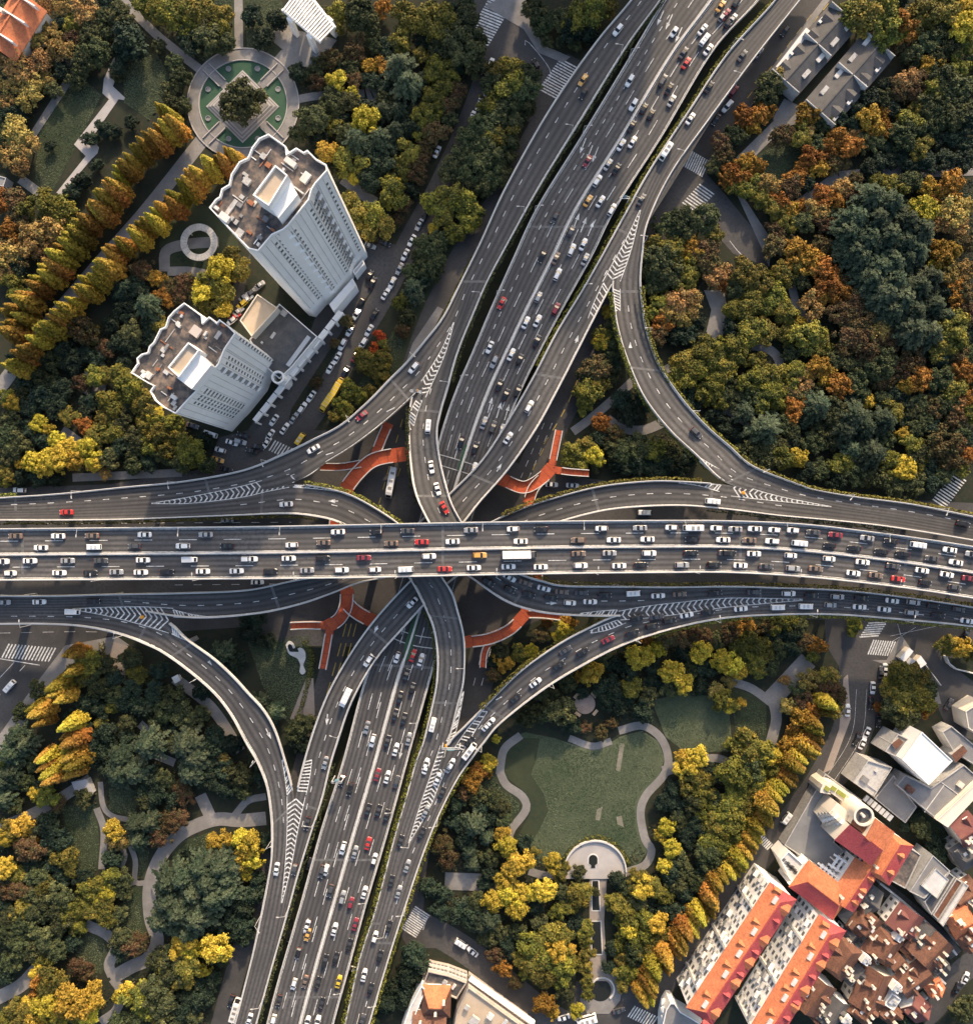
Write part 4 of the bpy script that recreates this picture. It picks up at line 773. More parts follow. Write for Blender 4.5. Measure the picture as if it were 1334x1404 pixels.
# gable houses: ridge given in px at ridge height
def gable(name, label, u1, v1, u2, v2, w, he, hr, roofm, wallm=None, group=None, chim=0, over=.5, hip=0.0, wins=0, root=None, cat='house', roof2=None, shift=0.0):
    wallm = wallm or GREYW
    a, b = P(u1, v1, hr), P(u2, v2, hr); m = (a + b) / 2; d = b - a; L = np.hypot(*d[:2]); ang = math.atan2(d[1], d[0])
    o = thing(name, label, cat, (m[0], m[1], 0), ang, group)
    if root: o = root
    hl, hw = L / 2, w / 2; mb = MB()
    mb.add([(-hl, -hw, 0), (hl, -hw, 0), (hl, hw, 0), (-hl, hw, 0), (-hl, -hw, he), (hl, -hw, he), (hl, hw, he), (-hl, hw, he), (-hl + hip, shift, hr - .2), (hl - hip, shift, hr - .2)],
           [(0, 1, 5, 4), (2, 3, 7, 6), (1, 2, 6, 9, 5), (3, 0, 4, 8, 7), (4, 5, 9, 8), (6, 7, 8, 9)])
    mb.build('wall', wallm, o)
    e = over; sl = (hr - he) / hw
    for sgn in (-1, 1):
        rm = MB(); y = sgn * (hw + e); zz = he - e * sl * .6
        vs = [(-hl - e, y, zz), (hl + e, y, zz), (hl + e - hip * 1.0, shift, hr), (-hl - e + hip, shift, hr)]
        vs2 = [(x, yy, z - .22) for x, yy, z in vs]
        f = [(0, 1, 2, 3), (7, 6, 5, 4), (0, 4, 5, 1), (1, 5, 6, 2), (2, 6, 7, 3), (3, 7, 4, 0)]
        if sgn > 0: f = [t[::-1] for t in f]
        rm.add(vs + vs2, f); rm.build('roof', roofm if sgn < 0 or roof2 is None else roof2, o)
    if hip:
        for sgn in (-1, 1):
            rm = MB(); x = sgn * (hl + e); zz = he - e * sl * .6; vs = [(x, -hw - e, zz), (x, hw + e, zz), (sgn * (hl + e - hip), shift, hr)]
            rm.add(vs + [(q[0], q[1], q[2] - .2) for q in vs], [(0, 1, 2), (5, 4, 3), (0, 3, 4, 1), (1, 4, 5, 2), (2, 5, 3, 0)] if sgn > 0 else [(2, 1, 0), (3, 4, 5), (1, 4, 3, 0), (2, 5, 4, 1), (0, 3, 5, 2)]); rm.build('roof', roofm, o)
    rc = MB(); rc.box((0, shift, hr + .06), (L + 2 * e - 2 * hip, .4, .2)); rc.build('ridge_cap', roofm, o)
    rr = random.Random(int(u1 * 7 + v1))
    for k in range(chim):
        x = rr.uniform(-hl * .8, hl * .8); y = rr.choice([-1, 1]) * hw * rr.uniform(.3, .6); cm = MB(); cm.box((x, y, hr - .2), (.8, .8, 1.8)); cm.box((x, y, hr + .8), (1.0, 1.0, .2)); cm.build('chimney', CREAM, o)
    if wins:
        Wn = Windows(o)
        for yy in (-1, 1):
            for k in range(wins):
                x = -hl + L * (k + .5) / wins
                for zf in np.arange(1.8, he - 1, 3.1): Wn.put((x, yy * (hw + .03), zf), 0, 1.1, 1.4)
        Wn.done()
    o['_dims'] = (L, w, he, hr)
    return o
def sub(o, name, m, c, d, rz=0): mb = MB(); mb.box(c, d, rz); return mb.build(name, m, o)
def dormer(o, x, side, w, hr, he, hw, roofm, wallm, out=2.6, hip=False):
    """gabled dormer on the slope: side -1/+1"""
    y0 = side * hw * .35; y1 = side * (hw * .35 + out); zt = he + (hr - he) * .72; zb = zt - 1.6
    mb = MB(); mb.add([(x - w / 2, y0, zb), (x + w / 2, y0, zb), (x + w / 2, y1, zb - 1), (x - w / 2, y1, zb - 1), (x - w / 2, y0, zt - .7), (x + w / 2, y0, zt - .7), (x + w / 2, y1, zt - .7), (x - w / 2, y1, zt - .7)],
                      [(4, 5, 6, 7), (0, 1, 5, 4), (1, 2, 6, 5), (2, 3, 7, 6), (3, 0, 4, 7)]); mb.build('dormer', wallm, o)
    mb = MB(); e = .25; mb.add([(x - w / 2 - e, y0 - side * .6, zt - .68), (x, y0 - side * .6, zt + .25), (x + w / 2 + e, y0 - side * .6, zt - .68), (x - w / 2 - e, y1 + side * .3, zt - .68), (x, y1 + side * .3, zt + .25), (x + w / 2 + e, y1 + side * .3, zt - .68)],
                      [(0, 1, 4, 3), (1, 2, 5, 4), (3, 4, 5), (2, 1, 0)]); mb.build('dormer_roof', roofm, o)

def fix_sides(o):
    """sun and shade put into the tiles: slope towards the sun orange, the other crimson"""
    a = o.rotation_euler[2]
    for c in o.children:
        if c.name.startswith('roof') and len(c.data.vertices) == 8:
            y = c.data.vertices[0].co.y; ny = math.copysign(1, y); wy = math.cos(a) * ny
            c.data.materials[0] = ORANGE if wy > 0 else CRIMSON  # tile colour stands in for lit and shaded slopes of one roof
# two long apartment rows with orange roofs
def row_house(label, u1, v1, u2, v2, w, he, hr):
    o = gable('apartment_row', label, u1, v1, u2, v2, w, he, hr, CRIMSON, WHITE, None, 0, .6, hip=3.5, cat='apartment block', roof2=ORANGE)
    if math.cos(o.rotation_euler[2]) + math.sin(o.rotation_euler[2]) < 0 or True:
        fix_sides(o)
    L, w, he, hr = o['_dims']; hw = w / 2; hl = L / 2; Wn = Windows(o)
    # side facing the street: find which local side faces up-left
    a = o.rotation_euler[2]; side = 1 if (-math.sin(a) * -1 + math.cos(a) * 1) > 0 else -1
    n = int(L / 3.4)
    rr = random.Random(int(u1)); WG = mat('balcony_grey', (.5, .49, .47), .7, (.62, .6, .57), .6); BG = mat('balcony_glazing', (.22, .24, .25), .3, (.4, .4, .4), .8)
    for k in range(n):
        x = -hl + L * (k + .5) / n + rr.uniform(-.3, .3)
        for f in range(6):
            z = 2 + f * 2.9
            if z > he - 1: continue
            q = rr.random()
            if q < .55 or f == 0: Wn.put((x, side * (hw + .04), z), 0, 1.5, 1.3)
            elif q < .8: sub(o, 'balcony', WG if rr.random() < .5 else WHITE, (x, side * (hw + .55), z - .6), (2.3, 1.1, .8)); Wn.put((x, side * (hw + .04), z + .5), 0, 1.8, 1.0)
            else: sub(o, 'glazed_balcony', BG, (x, side * (hw + .5), z), (2.2, 1.0, 2.0)); sub(o, 'awning', rr.choice([GREYW, WHITE, CREAM]), (x, side * (hw + .65), z + 1.1), (2.4, 1.3, .12))
            if rr.random() < .4: sub(o, 'air_conditioner', GREYW, (x + 1.5, side * (hw + .3), z - .7), (.8, .5, .6))
        if k % 5 == 2: sub(o, 'stair_bay', WG, (x + 1.7, side * (hw + .4), he / 2), (.9, .8, he - .6))
    Wn.done()
    for k in range(5):
        x = -hl + L * (k + .6) / 5 + rr.uniform(-2, 2); dormer(o, x, -side, 4.0, hr, he, hw, ORANGE, WHITE, 2.6)
        dormer(o, x + 5, -side, 1.6, hr, he, hw, CRIMSON, WHITE, 2.0)
        dormer(o, x - 4, side, 1.8, hr, he, hw, ORANGE, WHITE, 2.0)
        sub(o, 'skylight', CONC, (x - 1, side * hw * .35, he + (hr - he) * .65 + .3), (2.6, 1.4, .5))
    return o
row_house('long orange roofed apartment row nearest the street with white balconied front', 1076, 1228, 962, 1398, 10, 16.5, 18.6)
row_house('second long orange roofed apartment row, further from the street', 1144, 1272, 1050, 1425, 10, 16.5, 18.6)
# orange and crimson complex
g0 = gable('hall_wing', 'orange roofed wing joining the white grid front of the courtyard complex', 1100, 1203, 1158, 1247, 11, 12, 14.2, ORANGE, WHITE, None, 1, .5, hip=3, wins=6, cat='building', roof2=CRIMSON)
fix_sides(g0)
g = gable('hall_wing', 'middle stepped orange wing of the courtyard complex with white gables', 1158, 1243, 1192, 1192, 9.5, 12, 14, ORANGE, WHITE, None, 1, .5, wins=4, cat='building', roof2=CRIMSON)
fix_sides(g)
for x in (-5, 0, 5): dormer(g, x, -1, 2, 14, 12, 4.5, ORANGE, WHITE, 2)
g = gable('hall_wing', 'right end orange wing of the courtyard complex, shaded slope tinted crimson', 1204, 1205, 1236, 1153, 11.5, 12.5, 14.8, ORANGE, WHITE, None, 1, .5, hip=2, wins=4, cat='building', roof2=CRIMSON)
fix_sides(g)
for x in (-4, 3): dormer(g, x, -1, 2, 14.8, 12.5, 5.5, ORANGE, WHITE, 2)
def slope(name, label, poly, zs, roofm, wallm, cat='building'):
    """single pitch roof: poly px with own heights"""
    W = [P(u, v, z) for (u, v), z in zip(poly, zs)]; c = np.mean(W, 0); root = thing(name, label, cat, (c[0], c[1], 0)); W = [w - np.array([c[0], c[1], 0]) for w in W]
    ar = sum(W[i][0] * W[(i + 1) % len(W)][1] - W[(i + 1) % len(W)][0] * W[i][1] for i in range(len(W)))
    if ar < 0: W = W[::-1]
    n = len(W); mb = MB(); vs = [tuple(w) for w in W] + [(w[0], w[1], w[2] - .3) for w in W]; mb.add(vs, [tuple(range(n)), tuple(range(2 * n - 1, n - 1, -1))] + [(n + i, n + (i + 1) % n, (i + 1) % n, i) for i in range(n)]); mb.build('roof', roofm, root)
    mb = MB(); Wi = [(w[0] * .97, w[1] * .97, w[2] - .32) for w in W]; vs = Wi + [(w[0], w[1], 0) for w in Wi]; mb.add(vs, [tuple(range(n))] + [(n + i, n + (i + 1) % n, (i + 1) % n, i) for i in range(n)]); mb.build('wall', wallm, root); return root
slope('hall_block', 'crimson flat pitched roof in the middle of the courtyard complex', [(1144, 1152), (1165, 1131), (1210, 1166), (1194, 1187)], [17, 19.5, 19.5, 17], CRIMSON, CREAM)
slope('hall_block', 'bright orange pitched roof block beside the rotunda', [(1186, 1149), (1200, 1122), (1226, 1141), (1213, 1171)], [20, 20, 17.6, 17.6], ORANGE, CREAM)
slope('hall_block', 'small dark red roof tucked against the rotunda', [(1166, 1130), (1172, 1118), (1189, 1130), (1184, 1143)], [17.5, 18, 18, 17.5], BROWN, CREAM)
block('courtyard', 'grey walled courtyard roof beside the street and the red roofs', [(1130, 1060), (1180, 1096), (1150, 1140), (1142, 1154), (1156, 1166), (1144, 1184), (1121, 1189), (1074, 1158)], 5, mat('court_grey', (.17, .175, .18), .85, (.27, .27, .27), .07), GREYW, .6)
root = thing('rotunda', 'beige ring roofed rotunda with a dark glazed centre', 'rotunda'); mb = MB(); ringwall(mb, 1184, 1119, 14, 11, 0, 19, 36); mb.build('ring_wall', CREAM, root); mb = MB(); ringwall(mb, 1184, 1119, 11.0, .02, 14, 18.2, 36); mb.build('glass_roof', mat('rotunda_glass', (.05, .055, .06), .3, (.12, .11, .1), .8), root)
mb = MB(); ringwall(mb, 1184, 1119, 2.2, .02, 18.2, 20, 10); mb.build('finial', CREAM, root)
root = thing('curved_wing', 'curved cream parapet wing with yellow planters leading to the rotunda', 'building'); pts = [(1131, 1088), (1133, 1081), (1140, 1080), (1155, 1090), (1170, 1101), (1178, 1108)]; S, _ = cr([list(p) for p in pts], 3); Wc = np.array([P(u, v, 10) for u, v in S]); t = np.gradient(Wc, axis=0); t /= np.linalg.norm(t, axis=1)[:, None]; nn = np.stack([-t[:, 1], t[:, 0], 0 * t[:, 0]], 1)
mb = MB(); L, R = Wc + nn * 1.9, Wc - nn * 1.9; mb.prism([tuple(q[:2]) for q in L] + [tuple(q[:2]) for q in R[::-1]], 0, 10); mb.build('wall', CREAM, root)
for k in range(6):
    c = Wc[int((k + 1) * (len(Wc) - 1) / 7)]; mb = MB(); mb.box((c[0], c[1], 10.25), (1.8, 1.5, .5), -.6); mb.build('planter', mat('planter_yellow', (.3, .28, .05), .9, (.2, .25, .06), 2), root)
root = thing('terraced_front', 'cream stepped terraces with many small balconies left of the rotunda', 'building')
for k in range(5):
    q = [np.array(a, float) for a in ((1119, 1116), (1136, 1092), (1172, 1120), (1146, 1152))]; s = k * .13; a, b, c, d = q; zz = 8 + k * 1.6
    mb = MB(); mb.prism(wpx([a + (d - a) * s * .6 + (b - a) * s, b + (c - b) * s * .6, c, d + (c - d) * s], zz), 0, zz); mb.build('terrace', CREAM, root)
    for j in range(6):
        f = (j + .4) / 6; pq = a + (d - a) * s * .6 + (b - a) * s; pd = d + (c - d) * s; m = pq + (pd - pq) * f; w = P(*m, zz); mb = MB(); mb.box((w[0] + .7, w[1] + .4, zz + .5), (1.6, 1.2, 1.0), .95); mb.build('balcony', WHITE if j % 2 else CREAM, root)
root = thing('slatted_terrace', 'white framed terrace with dark slots between the courtyard and the orange wing', 'terrace')
for (a, b, n) in (((1142, 1180), (1178, 1204), 6), ((1120, 1192), (1150, 1214), 6)):
    for k in range(n):
        f = (k + .5) / n; u = a[0] + (b[0] - a[0]) * f; v = a[1] + (b[1] - a[1]) * f; c = P(u, v, 9); mb = MB(); mb.box((c[0], c[1], 8.8), (.8, 5.5, .6), -.62); mb.box((c[0], c[1], 4.2), (.5, .5, 8.4), -.62); mb.build('beam', WHITE, root)
    for s in (-8, 8):
        w1, w2 = P(a[0] + s * .5, a[1] - s * .8, 9.5), P(b[0] + s * .5, b[1] - s * .8, 9.5); m = (w1 + w2) / 2; d = w2 - w1; mb = MB(); mb.box((m[0], m[1], 9.2), (np.hypot(*d[:2]) + 1.5, .7, .6), math.atan2(d[1], d[0])); mb.build('rail', WHITE, root)
blk, W, Wl, off = block('grid_front', 'white gridded front with square openings above the crossing of the two streets', [(1069, 1178), (1080, 1166), (1100, 1184), (1086, 1212)], 9, CONC, WHITE, .5)
for k in range(4):
    for j in range(3):
        p = loc(blk, 1074 + j * 6 + k * 3, 1180 + j * 5 + (k - 1) * 4 + 3, 9); mb = MB(); mb.box((p[0], p[1], 9.03), (1.3, 1.1, .06), .9); mb.build('skylight', GLASS, blk)
# bright white hall, roofs right of it
root, W, Wl, off = block('white_hall', 'large bright white flat roofed hall at the lower right', [(1236, 1041), (1263, 1003), (1305, 1043), (1272, 1076)], 14, mat('white_roof', (.66, .65, .62), .7, (.72, .71, .68), .1), WHITE, .3)
block('roof_terrace', 'grey roof terrace behind the white hall', [(1212, 1030), (1230, 1006), (1246, 1014), (1234, 1040)], 10, ROOFG, GREYW, .4)
b1, *_ = block('flat_roof_building', 'pale concrete roof with a small hole left of the white hall', [(1168, 1072), (1189, 1042), (1222, 1052), (1197, 1092)], 9, mat('pale_conc_roof', (.42, .41, .39), .85, (.52, .5, .47), .2, dirt=(.36, .34, .32)), GREYW, .5)
roofbits(b1, [(1184, 1068, 2.6, 2, 1, ROOFG), (1200, 1056, 1, 1, .6, CONC), (1195, 1080, 4, .3, .4, STEEL)], 9)
b1, *_ = block('flat_roof_building', 'paved grey flat roof with criss cross lines below the white hall', [(1228, 1076), (1240, 1062), (1275, 1080), (1320, 1048), (1345, 1070), (1345, 1082), (1292, 1130), (1258, 1102)], 7, ROOFG, GREYW, .5)
roofbits(b1, [(1245, 1081, 2.6, 2.2, 1.5, BROWN), (1280, 1095, .25, 12, .2, CONC), (1300, 1080, 12, .25, .2, CONC), (1315, 1075, 2, 2, 1, CREAM)], 7)
b1, *_ = block('flat_roof_building', 'grey cobbled flat roof beside the fountain garden', [(1198, 1094), (1224, 1062), (1236, 1080), (1256, 1106), (1240, 1128)], 5, ROOFG, GREYW, .4)
for k in range(7): sub(b1, 'skylight', STEEL, tuple(loc(b1, 1186 + k * 5.5, 1094 + k * 4.4, 5) + np.array([0, 0, .4])), (1.3, 2.4, .5), -.68)
block('flat_roof_building', 'flat concrete strip roof with cream ducts at the right edge', [(1283, 1124), (1345, 1066), (1345, 1084), (1298, 1134)], 9, CREAM, CREAM, .4)
block('flat_roof_building', 'long low building with rusty brown roof panels at the right edge', [(1290, 1003), (1303, 995), (1345, 1030), (1345, 1055), (1306, 1030)], 6, ROOFG, GREYW, .5)
sub_r = block('shed', 'rust red roofed shed at the right edge above the white hall', [(1304, 1035), (1320, 1022), (1326, 1030), (1310, 1046)], 7.5, BROWN, GREYW, 0)
block('shed', 'rust red square roof beside the round tree island', [(1222, 1020), (1232, 1012), (1238, 1018), (1228, 1028)], 11, BROWN, GREYW, 0)
block('flat_roof_building', 'narrow building with a rust edge at the far right', [(1322, 975), (1345, 960), (1345, 1010), (1326, 998)], 8, ROOFG, CREAM, .5)
# builders' huts on the road island
for k, (poly, lab) in enumerate((([(1233, 902), (1246, 888), (1252, 893), (1240, 908)], 'left white builders hut on the road island'), ([(1240, 910), (1248, 902), (1255, 906), (1246, 914)], 'small grey builders hut between the white huts'), ([(1256, 906), (1262, 899), (1270, 910), (1262, 916)], 'right white builders hut on the road island'))):
    block('site_hut', lab, poly, 3, WHITE if k != 1 else STEEL, CREAM, 0, 'hut')
mb = MB(); ar = [P(1246, 914, 2), P(1266, 908, 2), P(1290, 940, 2)]; 
for a, b in zip(ar[:-1], ar[1:]): d = b - a; m = (a + b) / 2; mb.box((m[0], m[1], 1), (np.hypot(*d[:2]), .25, 2), math.atan2(d[1], d[0]))
tag(mb.build('hoarding', CONC), 'pale hoarding fence round the tree island below the huts', 'fence')
mb = MB(); ar = [P(u, v, 2.5) for u, v in ((1298, 900), (1302, 910), (1312, 918), (1345, 926))]
for a, b in zip(ar[:-1], ar[1:]): d = b - a; m = (a + b) / 2; mb.box((m[0], m[1], 1.1), (np.hypot(*d[:2]), .4, 2.2), math.atan2(d[1], d[0]))
tag(mb.build('garden_wall', CONC), 'white garden wall under the yellow trees at the right edge', 'wall')
root = thing('fountain', 'small round fountain in the green garden right of the red roofs', 'fountain'); mb = MB(); ringwall(mb, 1259, 1133, 7, 5.6, 0, .6, 24); mb.build('rim', CONC, root); mb = MB(); ringwall(mb, 1259, 1133, 3, 2, .1, 1.2, 16); mb.build('bowl', CONC, root); mb = MB(); disc(mb, 1259, 1133, 5.7, .35, 20); mb.build('water', WATER, root)
flat('lawn', [[(1246, 1122), (1262, 1108), (1290, 1130), (1305, 1165), (1298, 1180), (1272, 1168)]], .03, LAWND)
# grey flat and pitched roofs right of the complex
for label, poly, z, m in (('dark grey flat roof right of the crimson wing', [(1216, 1205), (1244, 1160), (1262, 1172), (1240, 1218)], 9, ROOFD), ('pale grey slatted roof behind the dark flat roof', [(1246, 1222), (1278, 1172), (1302, 1194), (1266, 1232)], 10, ROOFG), ('white panelled roof in the grey factory row', [(1262, 1214), (1282, 1190), (1300, 1206), (1284, 1232)], 10.6, CONC),
                          ('long grey roof of the factory row beside the white strip', [(1266, 1236), (1300, 1196), (1308, 1202), (1276, 1254)], 9, HALLT), ('rust brown panel roof of the factory row', [(1278, 1254), (1310, 1204), (1322, 1212), (1288, 1264)], 9, BROWN), ('white strip roof at the end of the factory row', [(1286, 1264), (1321, 1210), (1327, 1214), (1292, 1270)], 10, CONC)):
    block('factory_roof', label, poly, z, m, GREYW, .3)
# tiled lane houses
HS = [('brown hipped house between the orange wing and the lane', 1176, 1262, 1196, 1278, 9, 7, 10, 0), ('dark grey hipped house right of the middle orange wing', 1186, 1232, 1204, 1246, 10, 6, 9, 1), ('brown house with a small square roof left of the lane', 1186, 1282, 1204, 1262, 8, 7, 10, 0),
      ('grey tiled house with roof lights on the lane corner', 1234, 1266, 1252, 1282, 9, 6.5, 9.5, 1), ('dark crimson tiled house with a white chimney', 1238, 1284, 1258, 1256, 10, 7, 10.5, 2), ('grey house wedged under the factory row', 1262, 1300, 1280, 1276, 7, 6, 9, 1),
      ('brown tiled house between two lanes with a steep ridge', 1206, 1322, 1228, 1290, 11, 7, 11, 0), ('small brown square roofed house beside the white lane wall', 1226, 1330, 1240, 1318, 8, 6, 9, 0), ('large brown tiled house with four chimneys', 1268, 1324, 1298, 1292, 13, 7, 11, 0), ('orange gabled house with white walls at the right edge', 1310, 1278, 1340, 1262, 10, 9, 12.5, 3),
      ('long brown tiled house below the large brown house', 1240, 1362, 1276, 1336, 9, 7, 10, 0), ('small orange roof at the lane end', 1282, 1352, 1290, 1366, 6, 6, 8.5, 3), ('long brown tiled terrace right of the second apartment row', 1142, 1340, 1172, 1302, 12, 8, 12, 0), ('long brown terrace at the bottom near the second apartment row', 1104, 1390, 1132, 1352, 13, 8, 12, 0),
      ('brown tiled house between white extensions near the bottom edge', 1190, 1390, 1212, 1340, 11, 7, 10.5, 0), ('small brown house left of the bottom lane', 1180, 1404, 1200, 1380, 8, 7, 10, 0), ('crimson tiled house above the curved white wall', 1252, 1380, 1272, 1398, 8, 6, 9, 2), ('grey house beside the long brown terrace', 1166, 1352, 1184, 1330, 6, 6, 9, 1),
      ('brown house at the right edge behind the orange gable', 1322, 1300, 1345, 1282, 9, 8, 11.5, 0), ('grey roofed house at the bottom edge under the brown terrace', 1136, 1410, 1156, 1378, 8, 7, 10, 1), ('crimson tiled house right of the fountain garden', 1318, 1150, 1344, 1134, 10, 8, 11, 2), ('dark tiled house at the right edge below the crimson one', 1318, 1186, 1345, 1168, 9, 7, 10, 1), ('small dark grey house between the second row and the brown terrace', 1160, 1300, 1172, 1284, 6, 5, 7.5, 1), ('low brown house behind the white stair block', 1186, 1326, 1198, 1312, 6, 5, 7.5, 0), ('narrow brown roof along the middle lane', 1244, 1312, 1260, 1296, 5.5, 5.5, 8, 0), ('narrow grey roof beside the large brown house', 1284, 1336, 1300, 1322, 5.5, 5.5, 8, 1), ('low brown house at the foot of the bottom terrace', 1120, 1404, 1134, 1386, 6, 5, 7.5, 0), ('dark brown house right of the bottom lane', 1216, 1404, 1232, 1386, 8, 6, 9, 0), ('brown tiled house right of the white strip roof', 1316, 1240, 1345, 1222, 9, 7, 10.5, 0)]
RM = [BROWN, HALLT, mat('dark_crimson_tile', (.14, .05, .05), .8, (.18, .075, .06), .4), ORANGE]
for k, (lab, u1, v1, u2, v2, w, he, hr, m) in enumerate(HS):
    g = gable('lane_house', lab, u1, v1, u2, v2, w, he, hr, RM[m], (GREYW, WHITE, CREAM)[k % 3], 'tiled lane houses', 3 if k % 2 else 2, .4, hip=(2.2 if k % 3 == 0 else 0), wins=3)
    hw = w / 2; dormer(g, 1.5, -1 if k % 2 else 1, 2.0, hr, he, hw, RM[m], WHITE, hw * .5)
    dormer(g, -2.5, 1 if k % 2 else -1, 1.6, hr, he, hw, RM[m], CREAM, hw * .5)
    sub(g, 'skylight', CONC, (-.8, hw * .4 * (1 if k % 2 else -1), he + (hr - he) * .62 + .15), (1.4, 1.0, .4))
wm = [((1200, 1352), (1246, 1392), 'white flat roofed extensions between the brown terraces'), ((1150, 1392), (1170, 1404), 'white block with roof tanks at the bottom edge'), ((1178, 1310), (1196, 1322), 'white stair block on the lane bend'), ((1300, 1250), (1318, 1262), 'white walled block beside the orange gable'), ((1226, 1278), (1238, 1290), 'small white block with grey tanks in the lane'), ((1222, 1348), (1236, 1360), 'white gabled shed beside the curved lane wall'), ((1270, 1300), (1262, 1314), 'pale flat roof with pipes between brown roofs')]
for k, (a, b, lab) in enumerate(wm):
    c = ((a[0] + b[0]) / 2, (a[1] + b[1]) / 2); s = 9 if k else 14
    bb, *_ = block('extension_block', lab, [(c[0] - s * .9, c[1] + s * .3), (c[0] - s * .1, c[1] - s * .8), (c[0] + s * .8, c[1] - s * .2), (c[0] + s * .05, c[1] + s * .9)], 8 + k % 3, CONC, WHITE, .5)
    roofbits(bb, [(c[0] - 3, c[1], 1.2, 1.6, 1.0, STEEL), (c[0] + 3, c[1] + 2, 1.5, 1.0, .8, GREYW), (c[0], c[1] - 4, 1, 1, 1.2, CONC)], 8 + k % 3)
LW = [([(1060, 1214), (1100, 1250), (1140, 1292), (1180, 1320), (1215, 1352), (1240, 1375), (1255, 1380), (1272, 1368)], 'white lane wall curving past the brown houses'), ([(1205, 1212), (1240, 1240), (1290, 1285), (1310, 1310)], 'white lane wall below the factory row'), ([(1205, 1270), (1250, 1310), (1295, 1350)], 'white lane wall between two rows of brown houses')]
for pts, lab in LW:
    A, _ = cr([list(p) for p in pts], 4); mb = MB(); E = np.array([P(u, v, 3) for u, v in A]); E[:, 2] = 0; t = np.gradient(E, axis=0); nn = np.stack([-t[:, 1], t[:, 0], 0 * t[:, 0]], 1); edge_profile(mb, E, E + nn, 0, 3.2, .7); tag(mb.build('lane_wall', CONC), lab, 'wall')
ways('street', [(pts, 5) for pts, _ in LW] + [([(1345, 1310), (1310, 1340), (1285, 1375), (1262, 1400), (1250, 1425)], 9)], .06, ASPH2)
# white parapeted building at the bottom
root, *_ = block('parapet_building', 'white parapeted building with a flat beige roof at the bottom edge', [(642, 1352), (735, 1420), (620, 1420), (626, 1388)], 9, ROOFB, mat('brown_stucco', (.34, .29, .25), .8, (.44, .38, .33), .3), .8)
for k in range(16):
    a = np.array([643, 1343.]) + np.array([88, 62.]) * (k + .5) / 16; p = loc(root, a[0], a[1], 8); sub(root, 'balcony', WHITE, (p[0] + .3, p[1] + .2, 7.4), (1.7, 1.6, .9), -.62); sub(root, 'window', GLASS, (p[0] - .2, p[1] - .6, 4.6), (1.2, .3, 1.5), -.62)
roofbits(root, [(650, 1398, 3, 3, 1.2, GREYW), (672, 1392, 2, 2, 1, CONC), (690, 1404, 1.2, 4, .6, STEEL), (640, 1380, 1.5, 1.5, .8, GREYW)], 10)
root, *_ = block('parapet_building', 'white rimmed corner block with a dark flat roof beside the south crossing', [(587, 1330), (614, 1336), (640, 1346), (626, 1368), (603, 1358), (581, 1347)], 6.5, ROOFD, mat('brown_stucco', (.34, .29, .25), .8, (.44, .38, .33), .3), .8)
for (i, j) in ((0, 1), (1, 2)):
    a_, b_ = np.array(Wbb[i]) if False else np.array(wpx([(587, 1330), (614, 1336), (640, 1346)], 6.5)[i]) - np.array(root.location)[:2], np.array(wpx([(587, 1330), (614, 1336), (640, 1346)], 6.5)[j]) - np.array(root.location)[:2]
    Wq = Windows(root); grid.side = -1; grid(Wq, a_, b_, 1, 6, 2, (.12, .3, .5, .7, .88), 1.1, 1.5); grid.side = 1; d_ = b_ - a_; n_ = np.array([-d_[1], d_[0]]) / np.hypot(*d_)
    for zz in (3.4, 6.2): m_ = (a_ + b_) / 2 + n_ * .25; sub(root, 'ledge', CONC, (m_[0], m_[1], zz), (np.hypot(*d_), .6, .22), math.atan2(d_[1], d_[0]))
roofbits(root, [(610, 1346, 1.5, 1.5, .8, GREYW), (622, 1352, 1, 2, .6, CONC)], 6.5)
gable('tiled_house', 'orange and brown tiled roof behind the dark flat corner block', 578, 1383, 616, 1384, 11, 8, 12, BROWN, WHITE, None, 2, .4, hip=3, cat='building', roof2=ORANGE)
gable('tiled_house', 'brown tiled roof below the orange one at the bottom edge', 566, 1410, 610, 1412, 8, 8, 11, BROWN, WHITE, None, 1, .4, cat='building')
block('parapet_building', 'white stepped side wing at the lower left of the tiled roof', [(562, 1380), (578, 1350), (584, 1356), (566, 1400), (556, 1420), (548, 1420)], 8, CONC, WHITE, .6)
# curved white corner building at the bottom
cw = [(907, 1425), (908, 1402), (912, 1384), (918, 1374), (924, 1374), (932, 1386), (946, 1394), (962, 1404), (976, 1425)]; b1, *_ = block('corner_building', 'curved white corner building at the foot of the long street', cw, 7, ROOFG, WHITE, .7)
for k in range(6): p = loc(b1, 912 + k * .4, 1410 - k * 6, 6); sub(b1, 'balcony', WHITE, (p[0] - .8, p[1], 5.2 - k % 2 * 2), (1.4, 2, .8))
# grey tiled halls top right
def hall(label, u1, v1, u2, v2, w, u):
    g = gable('tiled_hall', label, u1, v1, u2, v2, w, 3.8, 6.6, HALLT, mat('hall_wall', (.16, .155, .15), .85, (.24, .23, .22), .4), 'grey tiled halls', 0, .7, wins=8, cat='hall')
    L = g['_dims'][0]
    for s in (-1, 1): sub(g, 'gable_wall', GREYW, (s * (L / 2 + .75), 0, 3.3), (.35, w + 1, 6.4)); 
    for k in range(4):
        x = -L / 2 + L * (k + .5) / 4; dormer(g, x, u, 4, 6.6, 3.8, w / 2, HALLT, GREYW, 3); sub(g, 'roof_light', CONC if k % 2 else GREYW, (x + 3, -u * w * .32, 5.1), (3.5, 1.6, .6)); sub(g, 'fire_wall', CONC, (x + 5.2, 0, 5.4), (.3, w + .6, 2.6)) if k == 1 else None; sub(g, 'duct', STEEL if k % 2 else GREYW, (x - 2, u * w * .42, 4.7), (2.2, 1.2, 1.0))
    return g
